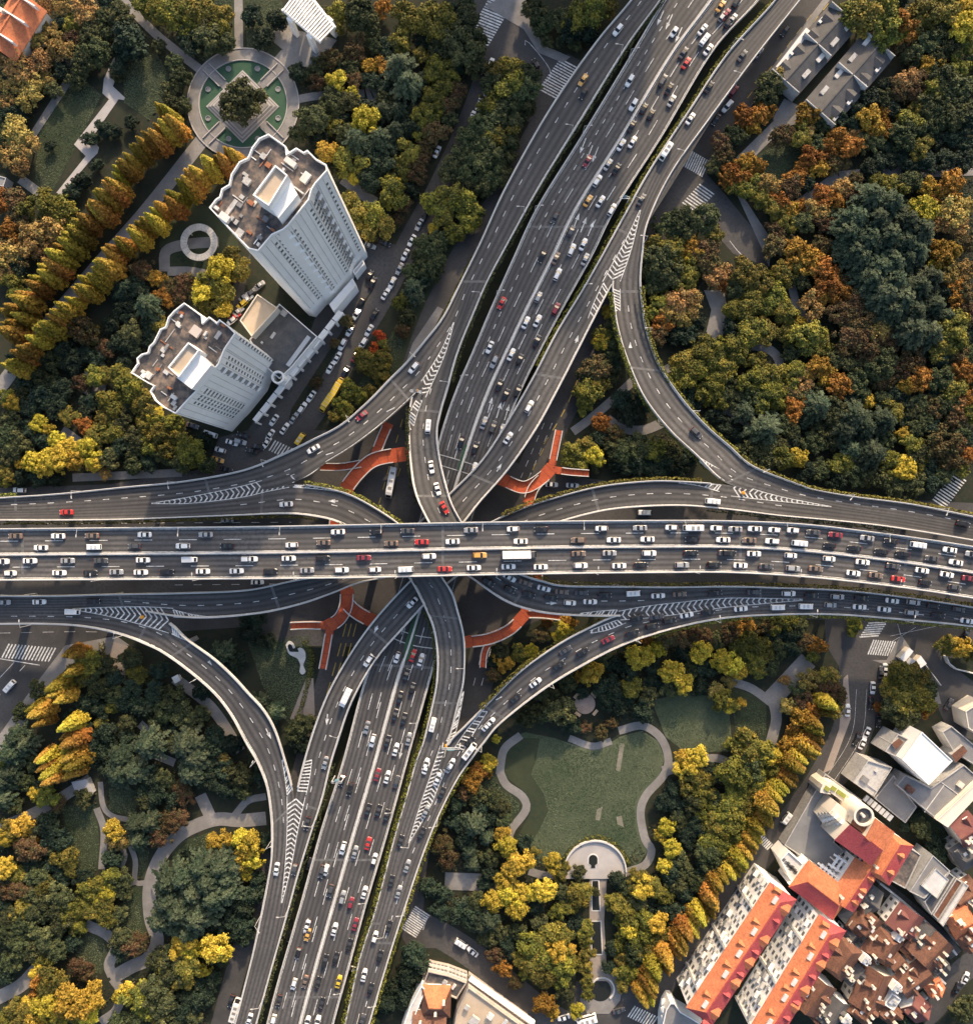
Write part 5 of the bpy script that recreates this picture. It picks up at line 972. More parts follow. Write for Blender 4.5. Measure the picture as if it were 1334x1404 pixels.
hall('left grey tiled hall with a long white roof light beside the northeast road', 1079, 108, 1157, 20, 12, 1)
hall('right grey tiled hall with a pale strip roof below the rust trees', 1127, 151, 1205, 61, 13, -1)
mb = MB(); c = P(1088, 66, 5); mb.box((c[0], c[1], 4.4), (18, 2.2, .3), math.atan2(55, 43)); mb.box((c[0], c[1], 2.1), (17, 1.6, 4.2), math.atan2(55, 43)); tag(mb.build('lean_to', STEEL), 'long pale lean-to roof along the street side of the left hall', 'lean-to')
g = gable('tiled_house', 'orange tiled roof with white ridge walls at the top left corner', -10, 60, 32, -8, 13, 8, 12, ORANGE, CREAM, None, 1, .5, wins=4)
for x in (-6, 2, 9): sub(g, 'fire_wall', WHITE, (x, 0, 11), (.5, 12, 2.6))
block('shed', 'grey flat roof under the tan trees at the left edge', [(-5, 240), (10, 244), (6, 256), (-8, 254)], 4, ROOFG, GREYW, .3)
# unseen slabs added north of the frame to throw shade along the north road
for k, (u, v, w, d, h, lab) in enumerate(((882, -330, 34, 26, 135, 'tall pale slab added out of frame to shade the main road'), (722, -250, 26, 24, 105, 'grey slab added out of frame north of the tree island for its shadow'), (985, -420, 16, 16, 120, 'slim slab added out of frame north of the ramps for its shadow'))):
    root = thing('shade_slab', lab, 'building', tuple(P(u, v, 0)), -.25); m = MB(); m.box((0, 0, h / 2), (w, d, h)); m.build('wall', GREYW, root); m = MB(); m.box((0, 0, h + .6), (w * .6, d * .6, 1.2)); m.build('plant_room', CONC, root); Wn = Windows(root)
    for f in range(int(h / 12)):
        for sy in (-1, 1): Wn.put((0, sy * (d / 2 + .04), 6 + f * 12), 0, w * .9, 5)
    Wn.done()
# ---------------------------------------------------------------- vehicles
def paint(name, c, rough=.35, metal=0.0): return mat('car_paint_' + name, c, rough, spec=.5, metal=metal)
PAINTS = {'w': ('white', paint('white', (.72, .72, .71))), 's': ('silver grey', paint('silver', (.36, .365, .37), .4, .3)), 'k': ('black', paint('black', (.018, .018, .02), .25)), 'g': ('dark grey', paint('dark_grey', (.085, .085, .09), .3, .2)),
          'r': ('red', paint('red', (.50, .035, .03))), 'm': ('dark red', paint('maroon', (.24, .03, .045))), 'o': ('orange', paint('orange', (.62, .33, .08))), 'b': ('bronze brown', paint('bronze', (.20, .145, .11), .4, .2)), 'y': ('yellow', paint('yellow', (.62, .42, .03)))}
def loft(stations, zfun):
    """stations: (x, halfwidth, ztop, zbot)"""
    vs = []; fs = []
    for x, hw, zt, zb in stations:
        vs += [(x, -hw * .93, zb), (x, -hw, (zb + zt) / 2), (x, -hw * .96, zt - .10), (x, -hw * .80, zt), (x, hw * .80, zt), (x, hw * .96, zt - .10), (x, hw, (zb + zt) / 2), (x, hw * .93, zb)]
    n = 8
    for i in range(len(stations) - 1):
        for j in range(n):
            k = (j + 1) % n; fs.append((i * n + j, i * n + k, (i + 1) * n + k, (i + 1) * n + j))
    m = (len(stations) - 1) * n
    fs += [tuple(range(n - 1, -1, -1)), tuple(range(m, m + n))]
    # orient outward: x increasing with this ring order gives inward normals, so flip
    return vs, [f[::-1] for f in fs]
PM = {}
def car_parts(kind):
    """list of (part name, mesh builder, material or None for paint); length along +x (front)"""
    out = []
    if kind in ('sedan', 'hatchback', 'suv'):
        L, Wd, hood, roof = {'sedan': (4.75, 1.82, .92, 1.45), 'hatchback': (4.2, 1.78, .95, 1.5), 'suv': (4.75, 1.9, 1.08, 1.72)}[kind]
        h = L / 2; w = Wd / 2; rear = hood + (.02 if kind == 'sedan' else .06)
        st = [(-h, w * .74, rear - .28, .38), (-h + .12, w * .9, rear - .08, .28), (-h + .5, w * .98, rear, .22), (-h * .3, w, rear + .03, .2), (h * .25, w, hood + .02, .2), (h - .75, w * .97, hood - .06, .22), (h - .22, w * .86, hood - .2, .28), (h, w * .62, hood - .36, .38)]
        b = MB(); b.add(*loft(st, None))
        xr = {'sedan': (-h * .66, -h * .32, h * .12, h * .46), 'hatchback': (-h * .93, -h * .72, h * .12, h * .48), 'suv': (-h * .94, -h * .80, h * .10, h * .44)}[kind]
        x0, x1, x2, x3 = xr; wr = w * .74; wb = w * .92; zr = roof; zb = rear
        # roof panel and pillars
        b.add([(x1, -wr, zr - .05), (x2, -wr, zr - .05), (x2, wr, zr - .05), (x1, wr, zr - .05), (x1 + .1, -wr * .8, zr), (x2 - .1, -wr * .8, zr), (x2 - .1, wr * .8, zr), (x1 + .1, wr * .8, zr)], [(4, 5, 6, 7), (0, 1, 5, 4), (1, 2, 6, 5), (2, 3, 7, 6), (3, 0, 4, 7), (3, 2, 1, 0)])
        b.add([(x0, -wb, zb), (x1, -wr, zr - .06), (x1 + .16, -wr, zr - .06), (x0 + .22, -wb, zb), (x0, wb, zb), (x1, wr, zr - .06), (x1 + .16, wr, zr - .06), (x0 + .22, wb, zb)], [(0, 1, 2, 3)[::-1], (4, 5, 6, 7)])
        for sy in (-1, 1): b.box((x3 - .25, sy * (w + .08), zb + .06), (.14, .2, .14))
        out.append(('body', b, None))
        g = MB(); g.add([(x2 + .02, -wr, zr - .07), (x3, -wb * .95, zb + .01), (x3, wb * .95, zb + .01), (x2 + .02, wr, zr - .07)], [(0, 1, 2, 3)]); out.append(('windscreen', g, CARGL))
        g = MB(); g.add([(x1 - .02, -wr, zr - .07), (x1 - .02, wr, zr - .07), (x0, wb * .95, zb + .01), (x0, -wb * .95, zb + .01)], [(0, 1, 2, 3)]); out.append(('rear_window', g, CARGL))
        for sy in (-1, 1):
            g = MB(); f = (0, 1, 2, 3) if sy < 0 else (3, 2, 1, 0); g.add([(x0 + .05, sy * wb, zb), (x3 - .05, sy * wb, zb), (x2, sy * wr, zr - .06), (x1, sy * wr, zr - .06)], [f]); out.append(('side_window', g, CARGL))
            g = MB(); g.box((h - .14, sy * w * .62, hood - .27), (.22, .34, .12)); out.append(('headlight', g, STEEL))
            g = MB(); g.box((-h + .05, sy * w * .66, rear - .2), (.1, .36, .14)); out.append(('tail_light', g, mat('tail_red', (.4, .02, .02), .3)))
        for sx in (-1, 1):
            for sy in (-1, 1): g = MB(); g.tube((sx * h * .6, sy * (w - .24), .32), (sx * h * .6, sy * (w - .01), .32), .32, .32, 10); out.append(('wheel', g, RUBB))
    elif kind in ('van', 'minibus', 'bus', 'long_bus'):
        L, Wd, Ht = {'van': (5.0, 1.9, 1.95), 'minibus': (6.6, 2.1, 2.6), 'bus': (8.2, 2.4, 2.9), 'long_bus': (11.6, 2.5, 3.1)}[kind]; h = L / 2; w = Wd / 2
        st = [(-h, w * .92, Ht - .15, .4), (-h + .2, w, Ht, .3), (h * .62, w, Ht, .3), (h * .8, w * .97, Ht - .25, .3), (h * .97, w * .92, 1.15, .32), (h, w * .8, .9, .4)]
        b = MB(); b.add(*loft(st, None)); out.append(('body', b, None))
        g = MB(); g.add([(h * .805, -w * .72, Ht - .27), (h * .975, -w * .78, 1.2), (h * .975, w * .78, 1.2), (h * .805, w * .72, Ht - .27)], [(0, 1, 2, 3)]); 
        g.v = [(x + .03, y, z + .03) for x, y, z in g.v]; out.append(('windscreen', g, CARGL))
        for sy in (-1, 1): g = MB(); g.box((-h * .1, sy * w, Ht * .68), (L * .78, .06, Ht * .26)); out.append(('side_window', g, CARGL))
        g = MB(); g.box((-h, 0, Ht * .7), (.06, w * 1.5, Ht * .24)); out.append(('rear_window', g, CARGL))
        for q in ((-.45, .1) if L < 8 else (-.6, -.1, .35)): g = MB(); g.box((h * q, 0, Ht + .06), (.9 if L > 6 else .6, w * 1.1, .12)); out.append(('roof_vent', g, CONCD if L > 6 else STEEL))
        for sx in (-1, 1):
            for sy in (-1, 1): g = MB(); g.tube((sx * h * .6, sy * (w - .26), .42), (sx * h * .6, sy * (w - .01), .42), .42, .42, 10); out.append(('wheel', g, RUBB))
    elif kind in ('box_truck', 'long_truck', 'pickup'):
        L, Wd, Ht = {'box_truck': (7.4, 2.2, 3.0), 'long_truck': (11.5, 2.5, 3.6), 'pickup': (5.2, 1.85, 1.0)}[kind]; h = L / 2; w = Wd / 2; cl = 1.9
        b = MB(); b.add(*loft([(h - cl, w * .95, Ht * .8 if kind != 'pickup' else 1.6, .5), (h - cl * .45, w * .95, Ht * .8 if kind != 'pickup' else 1.6, .5), (h - .15, w * .9, 1.3, .5), (h, w * .8, 1.0, .5)], None)); out.append(('cab', b, None if kind != 'long_truck' else PAINTS['g'][1]))
        g = MB(); zt = (Ht * .8 if kind != 'pickup' else 1.6); g.add([(h - cl * .43, -w * .75, zt), (h - .15, -w * .72, 1.34), (h - .15, w * .72, 1.34), (h - cl * .43, w * .75, zt)], [(0, 1, 2, 3)]); g.v = [(x + .02, y, z + .03) for x, y, z in g.v]; out.append(('windscreen', g, CARGL))
        g = MB()
        if kind == 'pickup':
            g.box((-.95, 0, .75), (3.3, w * 2, .3)); g.box((-.95, w - .06, 1.0), (3.3, .1, .4)); g.box((-.95, -w + .06, 1.0), (3.3, .1, .4)); g.box((-h + .05, 0, 1.0), (.1, w * 1.9, .4)); out.append(('load_bed', g, None))
        else:
            g.box((-cl / 2 - .1, 0, Ht / 2 + .4), (L - cl - .2, w * 2, Ht - .8)); out.append(('cargo_box', g, PAINTS['w'][1] if kind == 'long_truck' else None))
            for q in range(4): g2 = MB(); g2.box((-h + (L - cl) * (q + .5) / 4, 0, Ht + .015), (.12, w * 1.9, .03)); out.append(('roof_rib', g2, CONC))
        for x in ((h - 1.2, -h + 1.2) if kind != 'long_truck' else (h - 1.2, -h + 1.3, -h + 2.5)):
            for sy in (-1, 1): g = MB(); g.tube((x, sy * (w - .3), .46), (x, sy * (w - .02), .46), .46, .46, 10); out.append(('wheel', g, RUBB))
    return out
KNAME = {'sedan': 'sedan_car', 'hatchback': 'hatchback_car', 'suv': 'sport_utility_car', 'van': 'van', 'minibus': 'minibus', 'bus': 'bus', 'long_bus': 'bus', 'box_truck': 'box_truck', 'long_truck': 'lorry', 'pickup': 'pickup_truck'}
CATN = {'sedan': 'car', 'hatchback': 'car', 'suv': 'car', 'van': 'van', 'minibus': 'minibus', 'bus': 'bus', 'long_bus': 'bus', 'box_truck': 'truck', 'long_truck': 'truck', 'pickup': 'pickup'}
def make_vehicle(kind, col, p, ang):
    if kind not in PM: PM[kind] = [(n, b, m, {}) for n, b, m in car_parts(kind)]
    root = bpy.data.objects.new(KNAME[kind], None); COL.objects.link(root); root.empty_display_size = .5
    root.location = p; root.rotation_euler = (0, 0, ang)
    for n, b, m, cache in PM[kind]:
        mm = m or PAINTS[col][1]
        if mm.name not in cache:
            me = bpy.data.meshes.new(n); me.from_pydata(b.v, [], b.f); me.materials.append(mm); cache[mm.name] = me
        o = bpy.data.objects.new(n, cache[mm.name]); COL.objects.link(o); o.parent = root
    return root

# positions read tile by tile (tile origin, scale 3.9): x y colour+kind ; kinds: none=sedan h=hatchback u=suv v=van
TILES = {
 (660, 0): "1280 30 o;1290 85 s;1322 118 k;1183 155 w;1197 205 wv;1213 262 w;1095 335 r;1080 280 g;970 428 g;1003 472 k;1017 537 s;1032 168 w;868 578 k;906 610 k;803 672 k;813 558 wu;793 430 w;808 757 w;748 772 w;567 860 m;677 878 s;722 902 k;620 965 w;570 1072 o;637 1075 w;698 1120 w;480 1235 g;545 1305 w;483 1335 w;392 1165 g;325 1370 k;398 1380 b;555 1385 s;925 800 wM;1163 445 k;730 158 wu;543 425 o;545 500 k;1118 632 w;855 1065 g;290 340 k/;50 340 w/;15 410 k/;22 480 w/;1312 570 w/;1255 638 k/",
 (994, 0): "40 100 s;92 295 g;320 165 k/;180 278 s/;45 485 m/;18 562 w/;62 5 k;4 74 m",
 (660, 340): "108 293 r;407 140 w;305 262 s;398 325 m;238 398 w;300 388 w;297 497 k;45 530 w;68 608 s;160 568 w;205 595 k;95 735 k;130 785 k;195 765 k;20 935 s;65 958 g;108 970 s;255 848 w;143 1015 w;1238 1355 wv;1150 990 g;375 1265 w/;487 1270 w/;605 1262 k/",
 (330, 340): "925 640 w;640 890 m;388 1075 w;243 1370 w;1002 958 wv;1020 1173 w;1053 1290 w;1090 1390 r;1175 1040 k;1262 1070 k;1235 1180 w;880 35 w/;850 110 s/;810 185 w/;775 245 w/;715 355 k/;687 440 w/;655 510 w/;615 578 m/;560 660 k/;690 145 k/;705 185 k/;640 300 k/;620 352 w/;585 440 w/;545 515 w/;517 585 w/;480 640 w/;377 793 w/;330 855 w/;285 910 s/;235 965 w/;178 920 w/;157 1000 w/;140 1040 w/;95 1062 k/;60 1085 k/;518 742 yT/;460 830 yT/;317 1020 yv/;805 1255 wL/;100 200 s/;70 230 g/;38 270 w/;8 300 y/",
 (0, 340): "1308 260 s/;1275 338 s/;1258 366 r/;1240 388 w/;1125 995 wv/;1240 1040 w/;1285 1035 s/;1178 1080 w/;1165 1132 o/;1300 1000 k/;1210 1185 k/;105 1295 w/;1030 950 g/",
 (330, 0): "1305 475 s/;1275 555 w/;1240 620 w/;1050 810 w/;985 1150 k/;955 1200 s/;915 1285 w/;640 1290 k/;768 1300 k/;690 1312 s/",
 (0, 690): "82 187 b;310 190 w;492 187 b;773 175 w;1100 178 s;218 247 w;497 240 wv;718 230 g;978 230 w;1215 230 k;12 320 w;160 313 w;362 312 s;540 315 g;765 308 w;1010 305 wP;1325 300 w;55 375 w;317 373 w;483 372 k;622 363 s;753 370 w;893 362 k;1085 358 w;1265 355 w;355 48 r;20 530 s;210 528 w;500 525 k;383 565 wP;1215 90 s/;50 980 wv/",
 (330, 690): "520 157 w;725 170 k;893 157 g;1232 155 s;443 197 b;273 227 w;805 222 b;968 207 r;1133 205 w;53 300 w;257 295 w;440 297 k;660 297 m;1007 287 w;1278 282 o;160 362 k;355 352 s;540 350 w;717 350 w;883 355 wv;1092 357 r;1247 343 w;918 532 w;687 845 w;560 1043 wT;455 1390 s;832 825 w;925 815 r;970 838 w;893 920 k;922 990 k;857 1040 k;828 1135 k;880 1155 k;677 1200 s;705 1270 w;895 1262 s;783 1275 k;832 1318 w;1022 1185 wv;990 1398 w;1225 1275 k;1225 1325 wM;1127 1395 w;1318 1190 w;90 422 w/",
 (660, 690): "170 145 w;320 152 k;643 148 wh;848 143 s;1017 137 w;1132 143 wM;1257 145 w;210 213 w;517 205 b;708 203 w;888 195 w;1127 200 k;1293 203 w;205 278 wX;520 272 b;685 268 s;897 272 wu;1120 270 k;1305 268 g;145 333 w;317 343 w;530 327 w;737 335 w;853 322 k;1072 327 s;1243 320 k;150 397 w;238 423 b;335 453 w;430 470 b;535 473 g;660 492 k;815 483 wv;945 495 w;1060 487 b;1250 480 k;35 420 k;148 460 k;250 488 k;370 505 k;473 533 w;582 527 w;830 615 k;937 608 g;1003 627 k;912 657 k;808 693 k;1098 598 w;1208 583 k;678 730 m;540 797 k;450 787 g;413 868 k;290 960 w;180 1045 k;45 1175 w;875 50 wv/",
 (994, 690): "55 158 s;160 147 w;265 155 w;365 150 wh;472 167 g;590 180 m;760 190 s;887 207 k;1035 228 wv;1202 257 w;130 205 b;252 207 w;400 220 wv;560 223 k;692 240 k;837 258 k;950 265 k;1107 298 g;1235 317 w;1322 285 s;20 268 k;155 272 w;352 277 w;557 293 w;737 307 w;900 332 g;1055 357 w;1187 383 w;1305 407 m;83 328 w;220 332 g;363 345 s;487 333 b;688 358 w;808 367 b;928 393 r;1072 410 k;1230 440 g;155 475 g;340 483 w;463 493 k;600 500 s;730 507 k;895 522 w;1007 530 s;1113 550 k;1250 568 g;85 565 w;287 557 wv;437 552 wv;563 545 s;720 555 w;852 568 w;997 585 s;1140 600 k;1295 630 w;1272 110 k;1197 1075 g/;655 1108 w/;757 1230 w/;735 1285 w/;705 1262 k/;820 1165 k/;790 988 w/;855 890 w/;1285 700 k/;835 905 g/;780 1070 k/",
 (0, 1044): "1258 1330 wB/;1236 1285 k/",
 (330, 1044): "553 103 k;598 150 k;555 465 w;610 487 s;418 590 g;470 583 w;488 693 g;547 727 s;340 885 w;375 930 o;292 1027 k;300 1193 w;355 1180 b;217 1285 k;185 1390 w;730 72 m;785 85 w;830 110 g;685 260 k;735 265 k;773 290 k;677 440 r;710 523 w;660 703 w;590 758 m;510 900 w;607 872 m;577 982 k;507 1055 k;455 1065 k;515 1180 y;412 1185 k;420 1297 k;350 1398 w;410 1395 w;355 333 k;192 578 w;288 580 g;50 1385 w;368 550 g/;268 935 k/;990 35 w;1115 30 s;1047 95 w;1075 170 k;990 268 s;968 385 k;855 428 k;890 562 s;805 643 k;845 700 s;793 885 k;718 940 w;745 1045 k;660 1145 w;695 1220 k;650 1385 g;1180 980 wv/;1240 1020 w/;608 1115 w/",
 (660, 1044): "440 1372 w/;735 1335 g/;558 1385 wB/",
 (994, 1044): "330 310 wv/;1285 1160 w/;1240 1215 k/"}
LET = {'h': 'hatchback', 'u': 'suv', 'v': 'van', 'M': 'minibus', 'B': 'bus', 'L': 'long_bus', 'X': 'long_truck', 'T': 'box_truck', 'P': 'pickup'}
ORDER = ['A', 'C', 'D', 'E', 'H', 'B', 'J', 'S', 'W', 'K']
STREETS = [([(672, 90), (645, 165), (604, 255), (563, 330), (528, 400), (486, 470), (446, 540), (405, 600), (370, 650)], 'street of parked cars by the white towers'), ([(1150, -50), (1112, 5), (1050, 85), (992, 160), (940, 245)], 'dark street beside the grey tiled halls'),
           ([(1165, 900), (1160, 985), (1122, 1065), (1080, 1125), (1036, 1187), (983, 1247), (922, 1335), (880, 1385)], 'street left of the apartment rows'), ([(540, 1258), (590, 1275), (645, 1308), (692, 1346), (742, 1386)], 'street below the south crossing'), ([(-60, 660), (150, 668)], 'street at the left edge'), ([(760, 705), (1000, 706)], 'lower street beside the red footbridge'), ([(0, 716), (500, 716)], 'lower street under the decks'), ([(745, 660), (850, 665)], 'street beside the red footbridge'),
           ([(735, 180), (690, 262), (635, 345)], 'side street by the tree island'), ([(735, 75), (745, 95)], 'junction by the tree island'), ([(338, 1310), (318, 1380), (300, 1440)], 'frontage road left of the southwest ramps'), ([(1262, 1010), (1310, 940)], 'road right of the round tree island'), ([(0, 960), (40, 915)], 'street corner at the left edge'), ([(320, 420), (345, 400)], 'car park behind the towers'), ([(290, 600), (330, 612)], 'yard below the lower tower'), ([(440, 1140), (400, 1280)], 'gap below the south road'),
           ([(790, 1400), (860, 1380)], 'round pool forecourt'), ([(1300, 1390), (1330, 1330)], 'lane end at the lower right'), ([(500, 330), (540, 345)], 'forecourt of the tall tower'), ([(660, 110), (664, 130)], 'street left of the tree island'), ([(545, 580), (522, 690)], 'dark street below the red footbridge'), ([(325, 800), (420, 800)], 'lower street under the top deck'), ([(430, 620), (410, 640)], 'crossing')]
def street_near(u, v):
    best = (1e9, 0, '')
    for pts, nm in STREETS:
        for (a, b), (c, d) in zip(pts[:-1], pts[1:]):
            L2 = (c - a) ** 2 + (d - b) ** 2; t = min(max(((u - a) * (c - a) + (v - b) * (d - b)) / L2, 0), 1); x = a + (c - a) * t; y = b + (d - b) * t; dd = math.hypot(u - x, v - y)
            if dd < best[0]: best = (dd, math.atan2(-(d - b), c - a), nm)
    return best
rc = random.Random(5); CARS = []
for (ox, oy), s in TILES.items():
    for it in s.split(';'):
        x, y, c = it.split(); gnd = c.endswith('/'); c = c.rstrip('/'); kind = LET[c[1]] if len(c) > 1 else ('sedan' if rc.random() < .72 else rc.choice(['hatchback', 'suv']))
        u = ox + float(x) / 3.9; v = oy + float(y) / 3.9; hgt = .9 if kind in ('sedan', 'hatchback', 'suv') else 1.6
        reg = None
        if not gnd:
            for k in ORDER:
                if inside(RIB[k].pxpoly, u, v): reg = k; break
            if reg is None:
                reg = min(ORDER, key=lambda k: np.min(np.hypot(RIB[k].cpx[:, 0] - u, RIB[k].cpx[:, 1] - v)))
        if reg:
            rb = RIB[reg]; z, ang, arc = rb.near(u, v); i = int(np.argmin(np.hypot(rb.cpx[:, 0] - u, rb.cpx[:, 1] - v))); l, r = rb.S[i, :2], rb.S[i, 2:4]; f = np.dot(np.array([u, v]) - l, r - l) / np.dot(r - l, r - l)
            rowdir = {'A': 1, 'C': 1, 'D': -1, 'E': -1, 'H': 1, 'B': -1, 'J': 1, 'S': 1, 'W': 1, 'K': 1}[reg]
            if reg == 'A': rowdir = -1 if f < .5 else 1
            if reg == 'K': rowdir = 1 if f < .5 else -1
            if reg == 'A' or reg == 'K':  # keep cars inside a lane centre
                lanes = {'A': (.13, .36, .62, .86), 'K': (.095, .235, .385, .595, .74, .89)}[reg]
                fl = min(lanes, key=lambda q: abs(q - f)); f2 = f * .35 + fl * .65
                if reg == 'K' and v < 560: f2 = f
                u, v = (np.array([u, v]) + (r - l) * (f2 - f)); lane = lanes.index(fl)
            else: f2 = min(max(f, .24), .76); u, v = (np.array([u, v]) + (r - l) * (f2 - f)); lane = 0 if f < .5 else 1
            if rowdir < 0: ang += math.pi
            place = ANAME[reg]; zz = z + .02
            # slope
            j = min(max(i, 1), len(rb.C) - 2)
        else:
            d, ang, place = street_near(u, v); zz = .08; lane = 0
            if rc.random() < .4: ang += math.pi
        p = P(u, v, zz + hgt); p[2] = zz
        o = make_vehicle(kind, c[0], tuple(p), ang + rc.gauss(0, .012))
        if reg and reg not in 'AK':
            j = min(max(i, 1), len(rb.C) - 2); dz = rb.C[j + 1] - rb.C[j - 1]; o.rotation_euler = (0, -math.atan2(dz[2], np.hypot(dz[0], dz[1])) * rowdir, o.rotation_euler[2])
        CARS.append((o, kind, c[0], place, reg, lane, u, v))
SHORT = {'A': 'top deck', 'K': 'central road', 'E': 'west-to-northeast ramp', 'H': 'east-to-southwest ramp', 'C': 'north-to-east ramp', 'D': 'south-to-west ramp', 'B': 'outer ramp by the white towers', 'J': 'outer ramp at the right', 'S': 'outer ramp by the big lawn', 'W': 'outer ramp by the dark garden'}
groups = {}
LN = {'A': ('upper westbound lane', 'lower westbound lane', 'upper eastbound lane', 'lower eastbound lane'), 'K': ('outer southbound lane', 'middle southbound lane', 'inner southbound lane', 'inner northbound lane', 'middle northbound lane', 'outer northbound lane')}
for c in CARS:
    nm = KNAME[c[1]].replace('_car', '').replace('_', ' ')
    if nm == 'sport utility': nm = 'tall car'
    desc = PAINTS[c[2]][0] + ' ' + nm; reg = c[4]; nb = ''
    if reg == 'K': nb = ' north' if c[7] < 720 else ' south'
    where = c[3] if not reg else ('central road%s part' % nb if reg == 'K' else SHORT[reg])
    if reg in LN: where = '%s, %s' % (LN[reg][c[5]], where)
    groups.setdefault((desc, where), []).append(c)
for (desc, where), lst in groups.items():
    reg = lst[0][4]; vert = reg in ('K', 'H', 'D', 'E', 'W', 'J') or (reg is None and any(w in where for w in ('parked', 'halls', 'frontage', 'rows')))
    lst.sort(key=lambda c: c[7] if vert else c[6])
    for k, c in enumerate(lst):
        lab = '%s on the %s' % (desc, where) if len(lst) == 1 else '%s, %s such from the %s, %s' % (desc, ordw(k + 1), 'top' if vert else 'left', where)
        tag(c[0], lab, CATN[c[1]], ('vehicles on the ' + SHORT[reg]) if reg else 'vehicles on the streets below')
print('cars', len(CARS), 'longest', max(len(c[0]['label'].split()) for c in CARS))

# ---------------------------------------------------------------- street lamps along the decks
def lamp_proto():
    r = bpy.data.objects.new('street_lamp', None); COL.objects.link(r); r.empty_display_size = .4
    m = MB(); m.tube((0, 0, 0), (0, 0, 8), .11, .07, 8); m.build('pole', STEEL, r)
    m = MB(); m.tube((0, 0, 7.9), (0, 2.0, 8.5), .06, .05, 6); m.build('arm', STEEL, r); m = MB(); m.box((0, 2.3, 8.5), (.32, .9, .14)); m.build('lamp_head', CONC, r); return r
lp = lamp_proto(); first = True
for key, sides, t0, t1 in (('A', 'L', 0, 13), ('A', 'R', .4, 13), ('B', 'L', 0, 13), ('J', 'R', 1, 19), ('S', 'R', 1, 19), ('W', 'R', 1, 19), ('E', 'L', 0, 8), ('C', 'R', 0, 11), ('H', 'R', 15, 26), ('D', 'L', 14, 24), ('K', 'L', 0, 8), ('K', 'R', 13, 18)):
    rb = RIB[key]; a, e = rb.arc_at(t0), rb.arc_at(t1); x = a + 12; k = 0
    while x < e:
        p = rb.at(.012 if sides == 'L' else .988, x); q = rb.at(.5, x); n = q - p
        if key in 'A': n = n
        if -20 < (UC + p[0] * F / (H - p[2])) < 1354 and -20 < (VC - p[1] * F / (H - p[2])) < 1424:
            o = lp if first else copy_tree(lp); first = False; k += 1
            o.location = tuple(p); o.rotation_euler = (0, 0, math.atan2(n[1], n[0]) - math.pi / 2)
            ends = 'left' if key in 'ACDEBSW' else 'right'
            if key in 'KJ': ends = 'top'
            tag(o, 'grey lamp on the %s parapet, %s, %s from its start' % ({'L': 'upper', 'R': 'lower'}[sides] if key in 'ABESW' else {'L': 'left', 'R': 'right'}[sides], SHORT[key], ordw(k)), 'street lamp', 'street lamps along the decks')
        x += 33
# sign gantries
def gantry(key, t, f0, f1, label):
    rb = RIB[key]; a = rb.arc_at(t); p, q = rb.at(f0, a), rb.at(f1, a); root = thing('sign_gantry', label, 'gantry', tuple(p)); d = q - p; L = np.hypot(*d[:2]); ang = math.atan2(d[1], d[0]); root.rotation_euler = (0, 0, ang)
    for x in (0, L): m = MB(); m.tube((x, 0, 0), (x, 0, 6.2), .22, .18, 8); m.build('post', STEEL, root)
    m = MB(); m.box((L / 2, -.35, 6.3), (L, .14, .14)); m.box((L / 2, .35, 6.3), (L, .14, .14)); m.box((L / 2, 0, 5.8), (L, .14, .14))
    for k in range(int(L / 1.2)): m.box((k * 1.2 + .6, 0, 6.3), (.08, .7, .08), (.6 if k % 2 else -.6))
    m.build('truss', STEEL, root)
    m = MB(); m.box((L * .5, .5, 5.9), (L * .4, .12, 2.2)); m.build('sign_panel', mat('sign_back', (.1, .2, .25), .5), root)
gantry('D', 18.1, -.45, .2, 'white steel sign gantry over the gore at the start of the eastbound ramp')
gantry('C', 9.3, -.02, .3, 'short sign gantry at the gore where the north road splits')
gantry('K', 14.2, -.05, .1, 'small sign gantry on the left parapet of the south road')
gantry('K', 3.95, .985, 1.1, 'small sign gantry at the right parapet of the north road')
# orange crash barrels on gore noses
for u, v, z, lab in ((572, 536, 9, 'orange crash barrel on the gore nose of the north road'), (196, 846, 17, 'orange crash barrel at the southwest gore by the left edge'), (1018, 676, 17, 'orange crash barrel at the east gore beside the yellow hedge'), (612, 1022, 9, 'orange crash barrel on the gore nose of the south road')):
    p = P(u, v, z); m = MB(); m.tube((p[0], p[1], z + .05), (p[0], p[1], z + 1.05), .6, .5, 14); m.tube((p[0], p[1], z + 1.05), (p[0], p[1], z + 1.2), .3, .25, 10); tag(m.build('crash_barrel', GOLD), lab, 'crash barrel')
# ---------------------------------------------------------------- trees
def leafmat(name, c1, c2, island=.35, objr=1.0):
    m = mat(name, c1, .75, c2, 1.6, spec=.15, detail=2, objrand=objr, island=island, fac=(.4, .6)); return m
LM = {'G': leafmat('leaves_evergreen', (.038, .048, .022), (.082, .086, .034)), 'O': leafmat('leaves_olive', (.085, .086, .020), (.19, .155, .028)), 'D': leafmat('leaves_dark', (.017, .030, .019), (.030, .042, .025)),
      'C': leafmat('leaves_cedar', (.030, .048, .029), (.070, .085, .048)), 'Y': leafmat('leaves_ginkgo', (.30, .215, .028), (.46, .34, .045), .35, .9), 'R': leafmat('leaves_rust', (.20, .092, .018), (.30, .155, .03), .4, 1.0),
      'T': leafmat('leaves_tan', (.27, .165, .055), (.21, .155, .052)), 'N': leafmat('leaves_brown', (.085, .052, .025), (.065, .06, .026)), 'M': leafmat('leaves_redwood', (.21, .098, .016), (.30, .17, .026), .35, 1.5), 'X': leafmat('leaves_scarlet', (.26, .045, .012), (.32, .08, .015), .3, .5), 'H': leafmat('leaves_hedge', (.09, .095, .02), (.17, .15, .03))}
